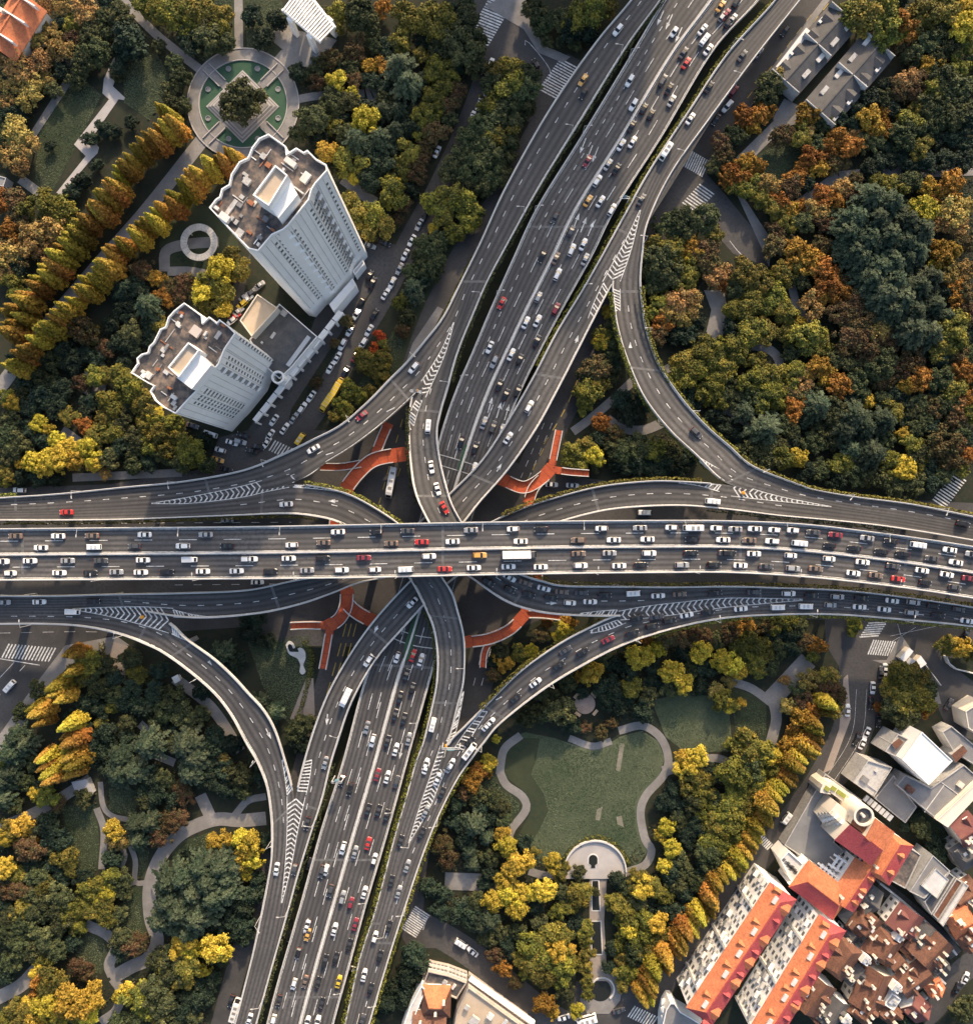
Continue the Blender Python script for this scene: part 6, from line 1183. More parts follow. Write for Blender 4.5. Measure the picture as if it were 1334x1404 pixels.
def redwood_tips(m):
    """redwood tops are still olive, the skirts have turned"""
    n = m.node_tree.nodes; l = m.node_tree.links; hs = next(q for q in n if q.type == 'HUE_SAT'); src = hs.inputs['Color'].links[0].from_socket
    tc = n.new('ShaderNodeTexCoord'); sp = n.new('ShaderNodeSeparateXYZ'); l.new(tc.outputs['Object'], sp.inputs[0]); mr = n.new('ShaderNodeMapRange'); mr.inputs[1].default_value = 6; mr.inputs[2].default_value = 16; mr.inputs[3].default_value = 0; mr.inputs[4].default_value = .85; l.new(sp.outputs[2], mr.inputs[0])
    mx = n.new('ShaderNodeMix'); mx.data_type = 'RGBA'; l.new(mr.outputs[0], mx.inputs[0]); l.new(src, mx.inputs[6]); mx.inputs[7].default_value = (.23, .175, .03, 1); l.new(mx.outputs[2], hs.inputs['Color'])
redwood_tips(LM['M'])
def quads(name, C, N, size, m, parent=None, jit=.5, rs=None):
    """leaf quads at centres C (n,3) with normals N"""
    rs = rs or np.random.RandomState(1); n = len(C)
    N = N + rs.normal(0, jit, (n, 3)); N /= np.linalg.norm(N, axis=1)[:, None]
    A = np.cross(N, rs.normal(0, 1, (n, 3))); A /= np.maximum(np.linalg.norm(A, axis=1), 1e-6)[:, None]; B = np.cross(N, A)
    s = np.broadcast_to(size, (n,))[:, None] * rs.uniform(.7, 1.3, (n, 1))
    V = np.stack([C - A * s - B * s * .75, C + A * s - B * s * .75, C + A * s + B * s * .75, C - A * s + B * s * .75], 1).reshape(-1, 3)
    me = bpy.data.meshes.new(name); me.vertices.add(4 * n); me.vertices.foreach_set('co', V.astype(np.float32).ravel()); me.loops.add(4 * n); me.loops.foreach_set('vertex_index', np.arange(4 * n, dtype=np.int32))
    me.polygons.add(n); me.polygons.foreach_set('loop_start', np.arange(0, 4 * n, 4, dtype=np.int32)); me.polygons.foreach_set('loop_total', np.full(n, 4, dtype=np.int32)); me.update(); me.validate(); me.materials.append(m)
    return me
def sph(rs, n):
    d = rs.normal(0, 1, (n, 3)); return d / np.linalg.norm(d, axis=1)[:, None]
def crown_broad(kind, seed, clumps=26, leaves=2600, cr_=(.20, .36), flat=.62, up=-.15, leaf=.062, open_=0.0):
    """unit crown, radius ~1, height ~1.2 above z=0"""
    rs = np.random.RandomState(seed); d = sph(rs, clumps * 3); d = d[d[:, 2] > up][:clumps]
    lob = 1 + .16 * np.sin(2 * np.arctan2(d[:, 1], d[:, 0]) + rs.uniform(0, 6)) + .1 * np.sin(3 * np.arctan2(d[:, 1], d[:, 0]) + rs.uniform(0, 6))
    r = rs.uniform(.40, .86, len(d)) * lob; P0 = d * r[:, None]; P0[:, 2] = P0[:, 2] * flat + .5
    R = rs.uniform(cr_[0], cr_[1], len(d)); per = np.maximum(1, (leaves * R ** 2 / np.sum(R ** 2)).astype(int)); C = []; N = []
    for p, rr, k in zip(P0, R, per):
        q = sph(rs, k); q[:, 2] = np.abs(q[:, 2]) * 1.1 - .28; rad = rr * rs.uniform(.45, 1.28, (k, 1)); C.append(p + q * rad * np.array([1, 1, .85])); N.append(q + np.array([0, 0, .45]) + .25 * p)
    return quads('crown', np.concatenate(C), np.concatenate(N), leaf, LM[kind], jit=.62, rs=rs)
def crown_cone(kind, seed, leaves=3200):
    """unit height 1, radius 1 at base; feathery redwood cone"""
    rs = np.random.RandomState(seed); C = []; N = []
    nb = 120
    for i in range(nb):
        h = (i + .5) / nb; h = .10 + .9 * h; rad = (1 - h) ** .75 * 1.0 + .05; a = i * 2.4 + rs.uniform(-.4, .4); k = max(8, int(leaves / nb * (rad + .25) * 1.5)); t = rs.uniform(.15, 1, k) ** .7
        w = .20 * rad + .03; x = t * rad; y = rs.normal(0, w, k) * (1.1 - t * .7); z = h + rs.normal(0, .012, k) - t * .02 + .05 * t * rad
        ca, sa = math.cos(a), math.sin(a); C.append(np.stack([x * ca - y * sa, x * sa + y * ca, z], 1)); N.append(np.stack([ca * .6 + 0 * x, sa * .6 + 0 * x, .9 + 0 * x], 1))
    return np.concatenate(C), np.concatenate(N), rs
def crown_cedar(kind, seed, leaves=2600):
    """layered cedar: star of drooping boughs"""
    rs = np.random.RandomState(seed); C = []; N = []; tiers = 9
    for t_ in range(tiers):
        h = .25 + 1.15 * t_ / tiers; rad = 1.05 * (1 - t_ / tiers) ** .75 + .1; nb = max(4, int(11 - t_ * .8)); a0 = rs.uniform(0, 6)
        for b in range(nb):
            a = a0 + b * 2 * math.pi / nb + rs.uniform(-.25, .25); rr = rad * rs.uniform(.72, 1.12); k = int(leaves / (tiers * 7) * (rr + .25) * 1.35)
            t = rs.uniform(.05, 1, k); w = .17 * rr * (1 - t) ** .5 + .02; x = t * rr; y = rs.normal(0, 1, k) * w * .6; z = h + .10 * np.sin(t * 2.4) - .22 * t * t * rr + rs.normal(0, .015, k)
            ca, sa = math.cos(a), math.sin(a); C.append(np.stack([x * ca - y * sa, x * sa + y * ca, z], 1)); N.append(np.stack([.3 * ca + 0 * x, .3 * sa + 0 * x, 1 + 0 * x], 1))
    return quads('crown', np.concatenate(C), np.concatenate(N), .05, LM[kind], jit=.3, rs=rs)
CROWN = {}
for k in 'GODYRTNXH':
    prm = {'G': dict(clumps=54, leaves=4200, cr_=(.11, .25), leaf=.044), 'O': dict(clumps=46, leaves=4200, cr_=(.12, .28), leaf=.044), 'D': dict(clumps=40, leaves=3000, cr_=(.14, .3), leaf=.05), 'Y': dict(clumps=46, leaves=3800, cr_=(.10, .27), leaf=.044, flat=.8), 'R': dict(clumps=46, leaves=3000, cr_=(.11, .26), leaf=.046, flat=.6),
           'T': dict(clumps=46, leaves=2600, cr_=(.12, .28), leaf=.045, flat=.5), 'N': dict(clumps=46, leaves=3200, cr_=(.12, .28), leaf=.042, flat=.5), 'X': dict(clumps=18, leaves=1200, leaf=.07), 'H': dict(clumps=14, leaves=900, leaf=.085)}[k]
    CROWN[k] = [crown_broad(k, 31 * i + ord(k), **prm) for i in range(5 if k in 'GORY' else 4)]
CROWN['C'] = [crown_cedar('C', 100 + i) for i in range(4)]
CROWN['M'] = []
for i in range(4):
    c_, n_, rs_ = crown_cone('M', 200 + i); CROWN['M'].append((c_, n_, rs_))
# redwoods keep their true proportions: height 17 m, radius 2.7 m
_t = []
for c_, n_, rs_ in CROWN['M']:
    c2 = c_ * np.array([3.3, 3.3, 16.0]) + np.array([0, 0, 1.2]); _t.append(quads('crown', c2, n_, .24, LM['M'], jit=.4, rs=rs_))
CROWN['M'] = _t
tm = MB(); tm.tube((0, 0, 0), (0, 0, 6), .26, .17, 8)
for a in range(5): t = a * 1.256; tm.tube((0, 0, 3 + a * .35), (1.6 * math.cos(t), 1.6 * math.sin(t), 5.4 + a * .3), .11, .05, 5)
TRUNK = bpy.data.meshes.new('trunk'); TRUNK.from_pydata(tm.v, [], tm.f); TRUNK.materials.append(BARK)
tm = MB(); tm.tube((0, 0, 0), (0, 0, 15.5), .3, .05, 8); TRUNKM = bpy.data.meshes.new('trunk'); TRUNKM.from_pydata(tm.v, [], tm.f); TRUNKM.materials.append(BARK)
TNAME = {'G': ('evergreen_tree', 'dark evergreen tree'), 'O': ('broadleaf_tree', 'olive green broadleaf tree'), 'D': ('shade_tree', 'very dark green tree'), 'C': ('cedar_tree', 'blue green cedar'), 'Y': ('ginkgo_tree', 'bright yellow tree'), 'R': ('maple_tree', 'rust orange tree'), 'T': ('plane_tree', 'tan leaved tree'), 'N': ('brown_tree', 'brown thinning tree'), 'M': ('redwood_tree', 'orange pointed redwood'), 'X': ('scarlet_shrub', 'scarlet round shrub'), 'H': ('hedge_shrub', 'olive shrub')}
rt = random.Random(11); TREES = []; NB = np.zeros((0, 2))
OVER = [RIB[k].pxpoly for k in RIB]
def plant(u, v, r, kind, u_is_tip=False, hs=1.0):
    """u,v: photo position of the crown's middle (or tip), r crown radius in photo px"""
    if kind == 'M':
        s = hs * rt.uniform(.78, 1.12); h = 17.2 * s; p = P(u, v, h if u_is_tip else h * .4)
    else:
        h = min(max(r * .42, 3.5), 12) * {'D': .85, 'Y': 1.15, 'C': 1.25}.get(kind, 1.0); p = P(u, v, h * .72)
        rad = r * (H - h * .72) / F * 1.16; s = rad
    nm, desc = TNAME[kind]
    root = bpy.data.objects.new(nm, None); COL.objects.link(root); root.empty_display_size = .5; root.location = (p[0], p[1], 0); root.rotation_euler = (0, 0, rt.uniform(0, 6.28))
    c = bpy.data.objects.new('crown', rt.choice(CROWN[kind])); COL.objects.link(c); c.parent = root
    t = bpy.data.objects.new('trunk', TRUNKM if kind == 'M' else TRUNK); COL.objects.link(t); t.parent = root
    if kind == 'M': c.scale = (s * rt.uniform(.9, 1.25),) * 2 + (s,); t.scale = (s, s, s)
    else:
        zs = s * rt.uniform(.85, 1.1); c.scale = (s, s, zs); c.location = (0, 0, max(h - 1.1 * zs, .2)); t.scale = (s / 4.5, s / 4.5, max(h - .5 * zs, 1) / 6)
    k = (H - h * .5) / F; TREES.append([root, kind, UC + p[0] / k, VC - p[1] / k, r])
TT = {
 (0, 0): "150,60,70T 230,40,60T 330,20,60T 450,40,75T 390,110,50O 60,330,90T 170,200,70T 270,180,60T 310,260,70T 380,200,50N 200,330,75T 50,430,70T 160,430,70T 150,530,65T 30,540,50T 90,700,75T 140,780,70T 50,830,70T 100,880,60T 250,420,45T 480,180,60G 500,270,75G 440,330,70G 400,420,50G 640,70,70G 560,80,55G 690,210,100D 640,280,50D 850,240,40G 620,400,35G 930,330,50G 960,420,60G 900,480,50G 985,560,40G 1010,210,65D 1100,200,75G 1190,220,60G 930,60,80O 1010,50,80O 1100,60,70O 1180,80,60O 830,60,60O 770,15,60O 1180,150,60O 1010,140,60O 560,690,50D 620,700,40D 700,650,40D 480,740,40D 440,960,50D 380,1030,50D 270,780,30D 520,880,35D 60,1060,70N 50,1240,75R 120,1150,70N 220,1100,90O 330,1130,80O 260,1220,90T 360,1200,60O 170,1270,80T 80,1340,80T 230,1330,70T 30,1330,70N 20,1080,60R",
 (330, 0): "520,60,60O 560,120,50O 640,60,90G 690,130,60G 760,40,50R 890,70,75O 990,90,90O 1090,140,90O 1200,120,90G 1180,230,100G 1080,250,70G 1260,220,70G 1250,330,70G 850,220,60O 790,260,60D 720,230,50G 960,290,50O 480,310,60N 610,250,60N 620,290,50N 690,350,45R 770,350,50R 850,350,75C 890,450,75C 520,430,60Y 600,500,40Y 610,420,50N 410,430,50N 370,385,36G 480,540,70G 570,540,60G 670,640,78Y 760,590,50C 840,590,50C 380,630,80G 305,715,45G 500,670,50O 560,710,60G 620,750,75C 740,740,65C 830,690,50C 460,810,60Y 500,800,35R 580,860,80O 610,950,40Y 700,860,80D 780,880,70D 690,960,70D 900,680,60D 1040,380,65O 1110,400,60O 1080,470,65O 1030,530,70O 1000,620,65O 970,690,50O 1150,480,60N 1110,560,60N 1040,700,70N 990,790,50N 970,850,50N 900,810,60O 870,890,60O 940,920,65N 830,960,50O 800,1030,85O 830,1000,45Y 870,1090,50N 560,1080,50O 610,1140,85O 700,1150,85O 740,1210,75O 650,1200,60G 835,1170,40N 1280,680,80G 1230,760,80G 1180,830,70G 1280,800,80G 1120,910,70G 1240,900,80G 1310,960,60G 1110,1040,80O 1050,1090,70O 1190,1080,80O 1230,1150,70O 1090,1160,60O 1150,1230,60O 1030,1225,30Y 1140,1260,35Y 1000,1310,70G 1060,1290,60G 1040,1370,50G 1200,1000,60G 440,60,30G 200,100,60D 60,80,60D 120,200,60D",
 (660, 0): "290,40,70G 340,110,60G 420,100,60G 520,80,80O 600,50,80O 660,40,60O 480,160,70D 580,170,60D 290,120,30G 350,220,35G 430,220,35G 500,240,35G 300,170,28G 100,370,70O 180,380,75O 250,400,65G 60,440,70G 150,470,80O 240,480,75G 40,560,70O 130,570,75G 225,570,60G 50,640,75G 150,650,65G 110,720,70O 40,740,70O 140,770,60G 40,830,80G 120,850,60G 60,920,70G 130,950,55G 10,980,60G 1280,760,60N 1300,830,60N 1250,880,50G 1310,950,55R 1080,1190,85G 1190,1170,80G 1230,1240,60O 990,1200,70G 930,1320,65O 1010,1330,75O 1120,1310,60R 1200,1340,70N 1110,1390,40Y",
 (994, 0): "680,50,80O 760,90,95O 850,60,95O 870,160,95O 960,130,90R 940,220,60N 1080,60,95O 1180,30,90O 1260,60,70Y 1270,140,80Y 1150,150,70G 1200,220,70G 1080,220,70G 1140,290,60G 1000,290,60G 1260,250,60O 1110,350,60R 1060,420,60N 980,420,65T 930,480,60N 1010,480,60N 870,450,50D 850,520,50G 780,520,60D 720,590,50D 1170,420,80G 1240,380,60O 1300,360,60G 1120,470,70O 1260,460,75G 1190,520,70G 1300,530,65G 1100,560,70G 1030,570,50O 1150,620,75G 1240,610,75G 1310,650,70D 980,650,65O 1070,680,65G 960,720,75G 1040,790,60O 870,690,50R 780,640,70R 850,600,40R 800,690,50R 310,410,60T 240,440,70G 220,510,60G 100,620,65R 180,610,60R 220,600,50R 150,670,50R 440,610,65R 60,720,60G 310,720,65N 400,720,60O 440,680,50T 520,680,40G 590,740,65R 670,780,65R 570,780,50R 690,720,40T 740,760,50G 470,840,65R 500,900,55R 420,890,50R 590,870,50N 640,870,40N 380,950,55R 110,870,60R 170,880,50R 40,920,60R 90,940,55R 130,1000,60O 60,1010,50O 240,980,65T 200,1060,60O 290,1060,65R 350,1010,70N 270,1110,65O 340,1110,60R 320,1180,60O 420,1190,60G 280,1240,60N 520,1050,60R 580,1060,60R 500,1120,60T 640,1000,55T 700,960,50N 690,1040,60N 270,1310,70N 360,1330,60R 450,1370,60R 540,1200,60N 520,1310,60N 400,1100,40R 830,860,60D 780,900,60D 900,850,50D 980,880,50D 1080,860,60D 1180,850,60D 1280,850,60D 1010,970,60G 950,980,50G 820,980,55O 900,1000,65O 1100,1010,60R 1210,980,80R 1060,1120,80Y 1100,1080,55R 1220,1130,80T 1290,1110,60T 1170,1190,60T 1260,1200,60T 1200,1330,60R 1150,1380,50R 1290,1290,60N 780,1060,90C 880,1090,85C 700,1170,85C 800,1180,90C 660,1250,85C 760,1280,90C 870,1270,90C 970,1190,80C 1040,1230,80C 960,1300,80C 1020,1340,70C 690,1350,80C 870,1370,70C",
 (994, 340): "720,60,80C 820,110,85C 780,170,85C 890,80,80C 960,60,70C 900,180,85C 850,250,90C 940,280,90C 1030,210,80C 1100,160,70C 890,340,80C 1000,340,80C 1110,310,70C 1000,440,90C 1090,460,80C 1180,370,55C 380,30,75R 450,70,80R 520,110,80R 550,180,80R 600,240,75R 640,190,60N 510,240,60R 470,300,75T 700,310,75N 620,350,75N 730,380,75N 330,130,70O 270,160,50O 670,470,75N 750,500,85N 830,450,75T 880,500,70N 650,540,65N 780,590,70N 850,620,80G 790,650,70G 1000,600,80N 950,650,70N 1040,690,75R 970,720,60R 860,710,60N 680,630,60G 600,590,60G 90,130,80O 60,200,60G 160,160,75O 210,200,60O 150,240,65O 210,310,60O 130,310,70O 60,330,60O 150,440,80O 220,440,65O 120,440,60G 300,330,60O 270,260,65O 340,350,60O 400,400,40Y 330,450,50O 450,470,85O 500,500,60O 440,520,60G 350,500,40O 540,540,40O 50,530,80O 100,570,65O 40,600,60O 180,600,50O 20,640,50Y 160,710,75O 230,690,75O 290,740,50O 230,790,80O 160,800,70G 290,810,60O 370,670,65O 100,740,60G 430,700,60T 350,770,60N 370,860,60R 410,840,50R 500,640,70R 560,700,60R 610,740,75R 690,720,60G 730,780,50G 770,820,40Y 500,840,70C 470,880,60C 600,880,80G 690,900,80C 750,960,70C 640,980,70C 680,1080,60C 850,920,70C 900,870,60O 780,1100,80C 620,1160,65O 470,1040,60G 390,1120,55Y 310,1110,75O 230,1110,80G 140,1110,75G 90,1100,50G 290,1070,60G 880,1160,70O 960,1180,70Y 1030,1160,50O 990,1050,60O 950,990,40Y 1060,1090,60G 1010,1130,60G 1090,1170,60D 700,1210,65G 800,1220,70G 900,1260,70G 1000,1270,70G 600,1240,60D 1100,1260,60D 500,1160,40G 520,1200,50G 400,1220,40D 560,1020,60G 110,880,60C 215,970,85C 1170,30,70R 1110,105,38Y 1200,140,60T 1230,200,50R 1240,280,50R 1300,120,60T 1300,230,60N 1310,350,60N 1220,450,90O 1150,540,70O 1240,560,60N 1170,600,60D 1270,660,70R 1150,700,70G 1230,750,70O 1260,830,60T 1180,830,60G 1130,850,60N 1310,800,60R 1240,910,60N 1310,880,60O 1180,1040,90N 1250,1060,60N 1210,1130,70N 1285,1110,50R 1260,1180,50O",
 (660, 340): "940,60,90G 1010,40,60O 910,110,70G 1010,130,80G 1110,110,60O 1100,180,60O 960,200,50O 910,190,60G 1080,220,40G 1160,30,60R 1210,70,70N 1260,140,70T 1290,180,50R 950,310,60O 1060,280,80T 1130,290,70T 1020,350,70T 1090,370,60T 960,400,60R 1160,400,50D 940,470,60N 1100,450,60D 1190,550,80O 1250,580,80O 1110,620,80O 1170,640,80O 1260,660,70O 1290,540,60O 1060,690,70O 1300,640,70O 1220,740,70O 1250,800,60O 1060,790,50D 1130,810,60D 680,340,40Y 660,480,60O 640,500,50Y 700,430,50G 690,540,60G 620,640,80N 630,720,60O 570,760,75O 540,800,60O 570,690,60G 550,850,40O 640,930,55R 710,990,55N 760,820,60D 800,890,70D 850,840,60D 490,1100,70O 560,1060,60O 600,1110,60Y 520,1150,60O 610,1140,50G 720,1080,60G 780,1090,70G 850,1060,70G 920,1080,70O 1000,1100,60G 740,1150,60D 830,1160,70D 900,1150,70D 960,1170,70D 1050,1170,60D",
 (330, 340): "960,60,50G 1040,60,50G 1000,100,60G 920,120,50G 1030,130,50G 920,210,50C 930,260,40C 850,280,45O 885,370,45G 870,440,45N 740,470,30X 710,535,28X 760,510,25O 775,552,25O 660,600,58O 755,600,50O 690,640,40O 750,680,55O 580,760,50O 640,790,50O 690,770,45O 540,840,50O 510,890,40O 570,880,50O 570,390,40N 500,510,30N 400,720,35N",
 (0, 340): "1230,50,60O 1180,110,75Y 1270,110,65O 1080,240,65Y 1150,180,75O 1110,300,60O 1200,330,50Y 1180,250,65O 30,40,80T 100,20,60T 60,180,60O 20,130,60T 100,260,60O 760,110,60N 830,160,50R 900,200,50N 980,190,60N 960,250,50N 870,260,50R 650,220,70D 720,210,60D 660,310,60D 790,310,70C 690,380,50D 850,410,50O 700,450,60G 640,500,60D 700,520,60D 560,530,50N 430,430,80N 480,460,50O 340,540,60D 270,600,60G 380,620,60D 210,690,50G 330,740,60D 220,790,70D 160,850,60D 300,840,60D 510,690,60O 430,720,50N 560,680,50O 640,680,60O 700,750,80O 600,830,70O 770,830,70O 560,900,60O 780,920,60O 650,920,60G 600,970,60O 520,1010,60O 830,890,50Y 900,950,70O 860,1020,80O 920,1010,60O 800,1060,60O 720,1020,60G 650,1060,60D 580,1120,60G 720,1080,50G 880,1100,60G 990,1060,60O 1030,1110,70O 980,1140,60G 1100,1160,50G 70,830,50Y 30,790,40O 210,940,50Y 250,970,40Y 370,900,50O 450,950,50R 310,1030,50Y 360,1070,60Y 330,1130,65Y 250,1130,60Y 180,1150,60Y 120,1150,40Y 240,1180,50Y 410,1130,60Y 470,1090,65Y 500,1150,50Y 30,1000,70G 100,1060,70G 60,930,60G 150,980,60D 40,1110,60G 240,1030,60D 20,1200,50O 100,1230,50D 40,1240,40O 200,1230,50D 300,1240,40D 480,820,50D 560,1210,35T 90,90,70D 60,620,50D 120,640,50D",
 (0, 690): "470,850,70O 430,920,60O 480,930,60G 530,1000,60G 690,830,60G 740,920,50O 700,1000,60D 740,1090,60D 600,1090,40O 540,1180,40O 570,1230,60D 600,1290,40D 800,1290,80C 650,1360,70C 1000,1290,80C 1040,1360,70C 880,1110,60G 940,1060,70G 980,1140,70G 1010,1180,60G 1120,1300,70D 1150,1250,60D 1240,1290,60D 1080,1010,50D 1190,800,60C 1240,870,60D 1290,830,50D 90,1250,60C 140,1290,60C 60,1340,70C 30,1390,60O 110,1120,50G 200,1000,50G 450,1080,60D 420,1150,60D 1200,1370,40T 820,1000,50D 850,900,50D",
 (330, 690): "180,1120,50C 100,1060,50C 300,1220,60G 340,1180,60G 330,1290,60D 70,620,70D 60,700,60D 150,740,40D",
 (0, 1044): "190,170,40Y 240,190,60O 300,220,50N 60,60,60C 30,100,60C 20,200,60C 60,230,60G 60,380,60O 120,340,60Y 30,400,50Y 150,470,80N 160,450,45R 250,340,70D 300,420,70D 350,520,60O 380,570,50O 30,570,60Y 80,600,50O 40,700,60N 100,690,60N 200,620,60G 240,680,60O 180,720,60G 310,720,70G 120,800,60O 60,830,60G 200,810,60G 260,790,70G 350,800,60O 430,790,60O 400,830,50O 470,700,60O 520,680,60O 560,710,50Y 600,620,60O 640,640,60G 660,700,50G 580,740,60O 500,790,60O 560,830,60O 420,890,50O 330,870,70G 120,900,70G 40,920,70G 180,900,60G 240,950,70G 100,1000,70G 160,1010,60G 230,1060,50O 60,1080,60G 200,1120,40Y 30,1140,60D 300,1000,60G 420,1100,60N 460,1140,50N 200,1210,60R 280,1200,90O 400,1290,100Y 480,1270,80Y 350,1340,80O 250,1290,80Y 200,1330,70O 150,1300,40Y 90,1350,70O 200,1390,60Y 300,1390,60Y 480,1350,60Y 50,1390,60O 690,1220,50Y 640,1260,40Y 740,1270,80O 820,1250,90G 860,1310,80G 780,1330,70O 850,1360,60O 720,1380,60G 640,1390,50G 840,1060,60G 900,1040,60G 920,1110,80G 1000,1100,80O 960,1170,60O 870,1100,60O 980,980,70Y 1030,1010,60Y 1150,1000,80Y 1200,1020,50Y 1090,1120,40Y 900,640,80C 980,620,80C 1080,560,80C 1130,520,70C 1180,560,80C 1120,640,90C 1210,620,70C 1040,700,80C 900,740,80C 960,800,90C 860,850,70C 1060,830,90C 1150,720,90C 1220,700,70C 950,890,60C 1010,910,70C 1100,860,60D 1250,560,60C 1200,500,60C 1170,430,60Y 1300,430,60Y 1310,500,60Y 1290,550,50Y 730,340,60C 800,330,60C 740,420,60C 790,370,50D 900,330,60N 960,310,60N 850,410,60N 610,370,55Y 620,420,60T 600,520,60D 650,60,80C 720,50,70C 800,90,60D 830,180,60D 760,160,50D 1020,60,70C 960,150,50N 990,200,50N 1100,100,60D 1200,60,60D 1200,150,60D 1270,80,70G 640,950,60G 700,1000,60N 750,960,50N 650,1020,60D 1050,1300,60D 1100,1250,55D 1250,850,60D 1290,780,60D 1290,930,60D 980,1330,60D 1000,1260,50D",
 (330, 1044): "50,440,70Y 60,520,60Y 40,600,40Y 150,430,50D 60,720,60D 20,880,60D 20,800,50D 90,640,50D 1240,100,60R 1200,170,50N 1260,60,50R 1150,230,50D 1250,340,60C 1080,440,60N 1110,520,60N 1220,480,40C 1240,550,40C 1010,680,60D 1180,800,60D 1240,850,60D 1290,880,50C 1300,660,40D 930,1050,80D 900,1150,70D 880,1260,60D 770,1300,60D 800,1220,50D 700,1390,50D 1150,330,50D 1200,420,50D",
 (660, 1044): "40,20,40Y 35,65,30R 110,390,50Y 130,450,60Y 210,540,65Y 160,600,60Y 110,640,50Y 150,720,60Y 60,750,60Y 210,700,50Y 190,790,60Y 270,700,50Y 340,690,65Y 380,540,50Y 420,590,50O 500,730,60O 550,700,50O 470,770,50O 410,810,50O 30,410,40C 40,850,60C 50,600,50D 560,900,45O 560,960,42O 560,1030,42O 560,1100,42O 560,1170,42O 560,1240,40O 745,850,40O 745,920,40O 745,990,40O 748,1060,40O 750,1130,40O 755,1200,38O 280,1000,80O 350,950,70O 430,930,60O 300,1080,80O 230,1050,60O 380,1080,80O 400,1010,70Y 330,1150,70O 430,1150,60O 260,1140,50O 460,1070,60O 70,1040,50N 120,1110,50R 340,1300,60R 380,1350,40R 180,1190,40N 510,1330,40Y 450,1240,50G 520,600,40G 860,670,60Y 840,640,60O 930,680,60O 970,720,50O 980,560,45Y 990,350,50Y 960,395,40Y 1015,460,50Y 1090,30,60Y 1130,100,70O 1200,130,60O 1170,190,60O 1130,230,60G 1190,270,50O 1240,350,60O 1290,290,60O 1220,430,60O 1290,370,60O 1210,500,70G 1290,460,60O 1260,560,60G 1180,570,50D 1090,590,50G 1020,600,60D 740,770,60O 700,750,50O 780,830,60O 790,900,50Y 860,850,60O 900,920,60O 960,950,60O 940,870,60Y 850,960,60O 880,1010,60O 820,1030,60G 960,1010,50O 780,1130,50O 470,1010,40Y 310,870,50G 500,880,50D 400,880,40D 700,1000,45D 680,1100,40D 610,700,25G 290,480,28O",
 (994, 1044): "60,60,90O 130,40,80G 170,90,60O 150,160,60O 200,170,60O 60,150,60O 40,230,70O 100,250,60O 50,320,70O 130,330,50O 60,400,60O 120,420,50O 30,480,50O 230,90,40R 265,165,40R 190,335,30R 150,430,30R 250,30,60O 1060,370,55G 1130,450,55D 1150,500,50D 1280,1330,70G 1310,1310,35Y 960,1360,60D 1040,1350,50D 1020,300,35D 960,350,30D",
 (994, 690): "90,760,60O 150,740,75O 210,790,60O 110,800,60O 170,860,60O 180,900,40O 40,860,60Y 70,900,50Y 20,950,40T 80,1070,30Y 20,1080,40Y 100,640,60R 300,640,60O 350,620,50O 230,660,50N 430,740,50N 490,760,50R 460,810,40O 530,920,50O 580,930,40T 450,950,60T 400,990,50G 320,950,30T 340,1080,50T 420,1050,60N 500,970,50N 560,1000,60N 600,1040,60N 420,1160,70R 460,1120,60R 520,1080,50R 390,1200,50R 590,1100,50O 60,1290,50O 130,1310,80O 200,1330,80O 150,1380,70O 240,1350,60Y 270,1380,50R 330,1300,60R 370,1270,50R 320,1370,60R 400,1330,60R 690,640,38O 680,690,32O 960,930,80O 1020,930,70O 900,1000,60O 1000,1030,80O 1060,1050,70O 940,1060,80O 900,1110,70G 970,1140,70G 1080,1010,60G 880,960,40Y 1080,1110,40R 820,1090,30R 1190,760,60O 1260,770,60Y 1310,790,60O 30,700,60N",
 (660, 690): "440,680,50Y 470,640,40R 350,640,40R 310,700,50N 410,710,40Y 120,850,50R 210,810,50O 270,790,40Y 100,790,50G 60,920,40N 850,820,70Y 940,780,50Y 590,900,70Y 520,930,30R 460,960,50G 800,990,60O 250,1140,60G 420,1120,80G 720,1020,60D 670,1050,50D 860,1110,60D 800,880,60D 1020,900,70Y 1080,960,60Y 1170,800,60Y 1290,850,60Y 1260,1010,50T 1300,1060,60O 990,700,70N 1060,720,60N 1130,690,60N 890,740,40R 1160,1350,60Y 1080,1360,50Y 40,1380,40Y 80,1260,25Y 640,980,50D 700,960,45D 540,1010,40D 920,880,50D 370,950,40D 560,1200,35N 640,1225,40N 700,1180,35N 900,960,40D 1200,720,50N 780,1050,40D 60,850,35D"}
for (ox, oy), s in TT.items():
    for it in s.split():
        a, b, c = it.split(','); plant(ox + float(a) / 3.9, oy + float(b) / 3.9, float(c[:-1]) / 3.9, c[-1])
# the single dense tree of the round plaza
plant(328, 138, 31, 'G')
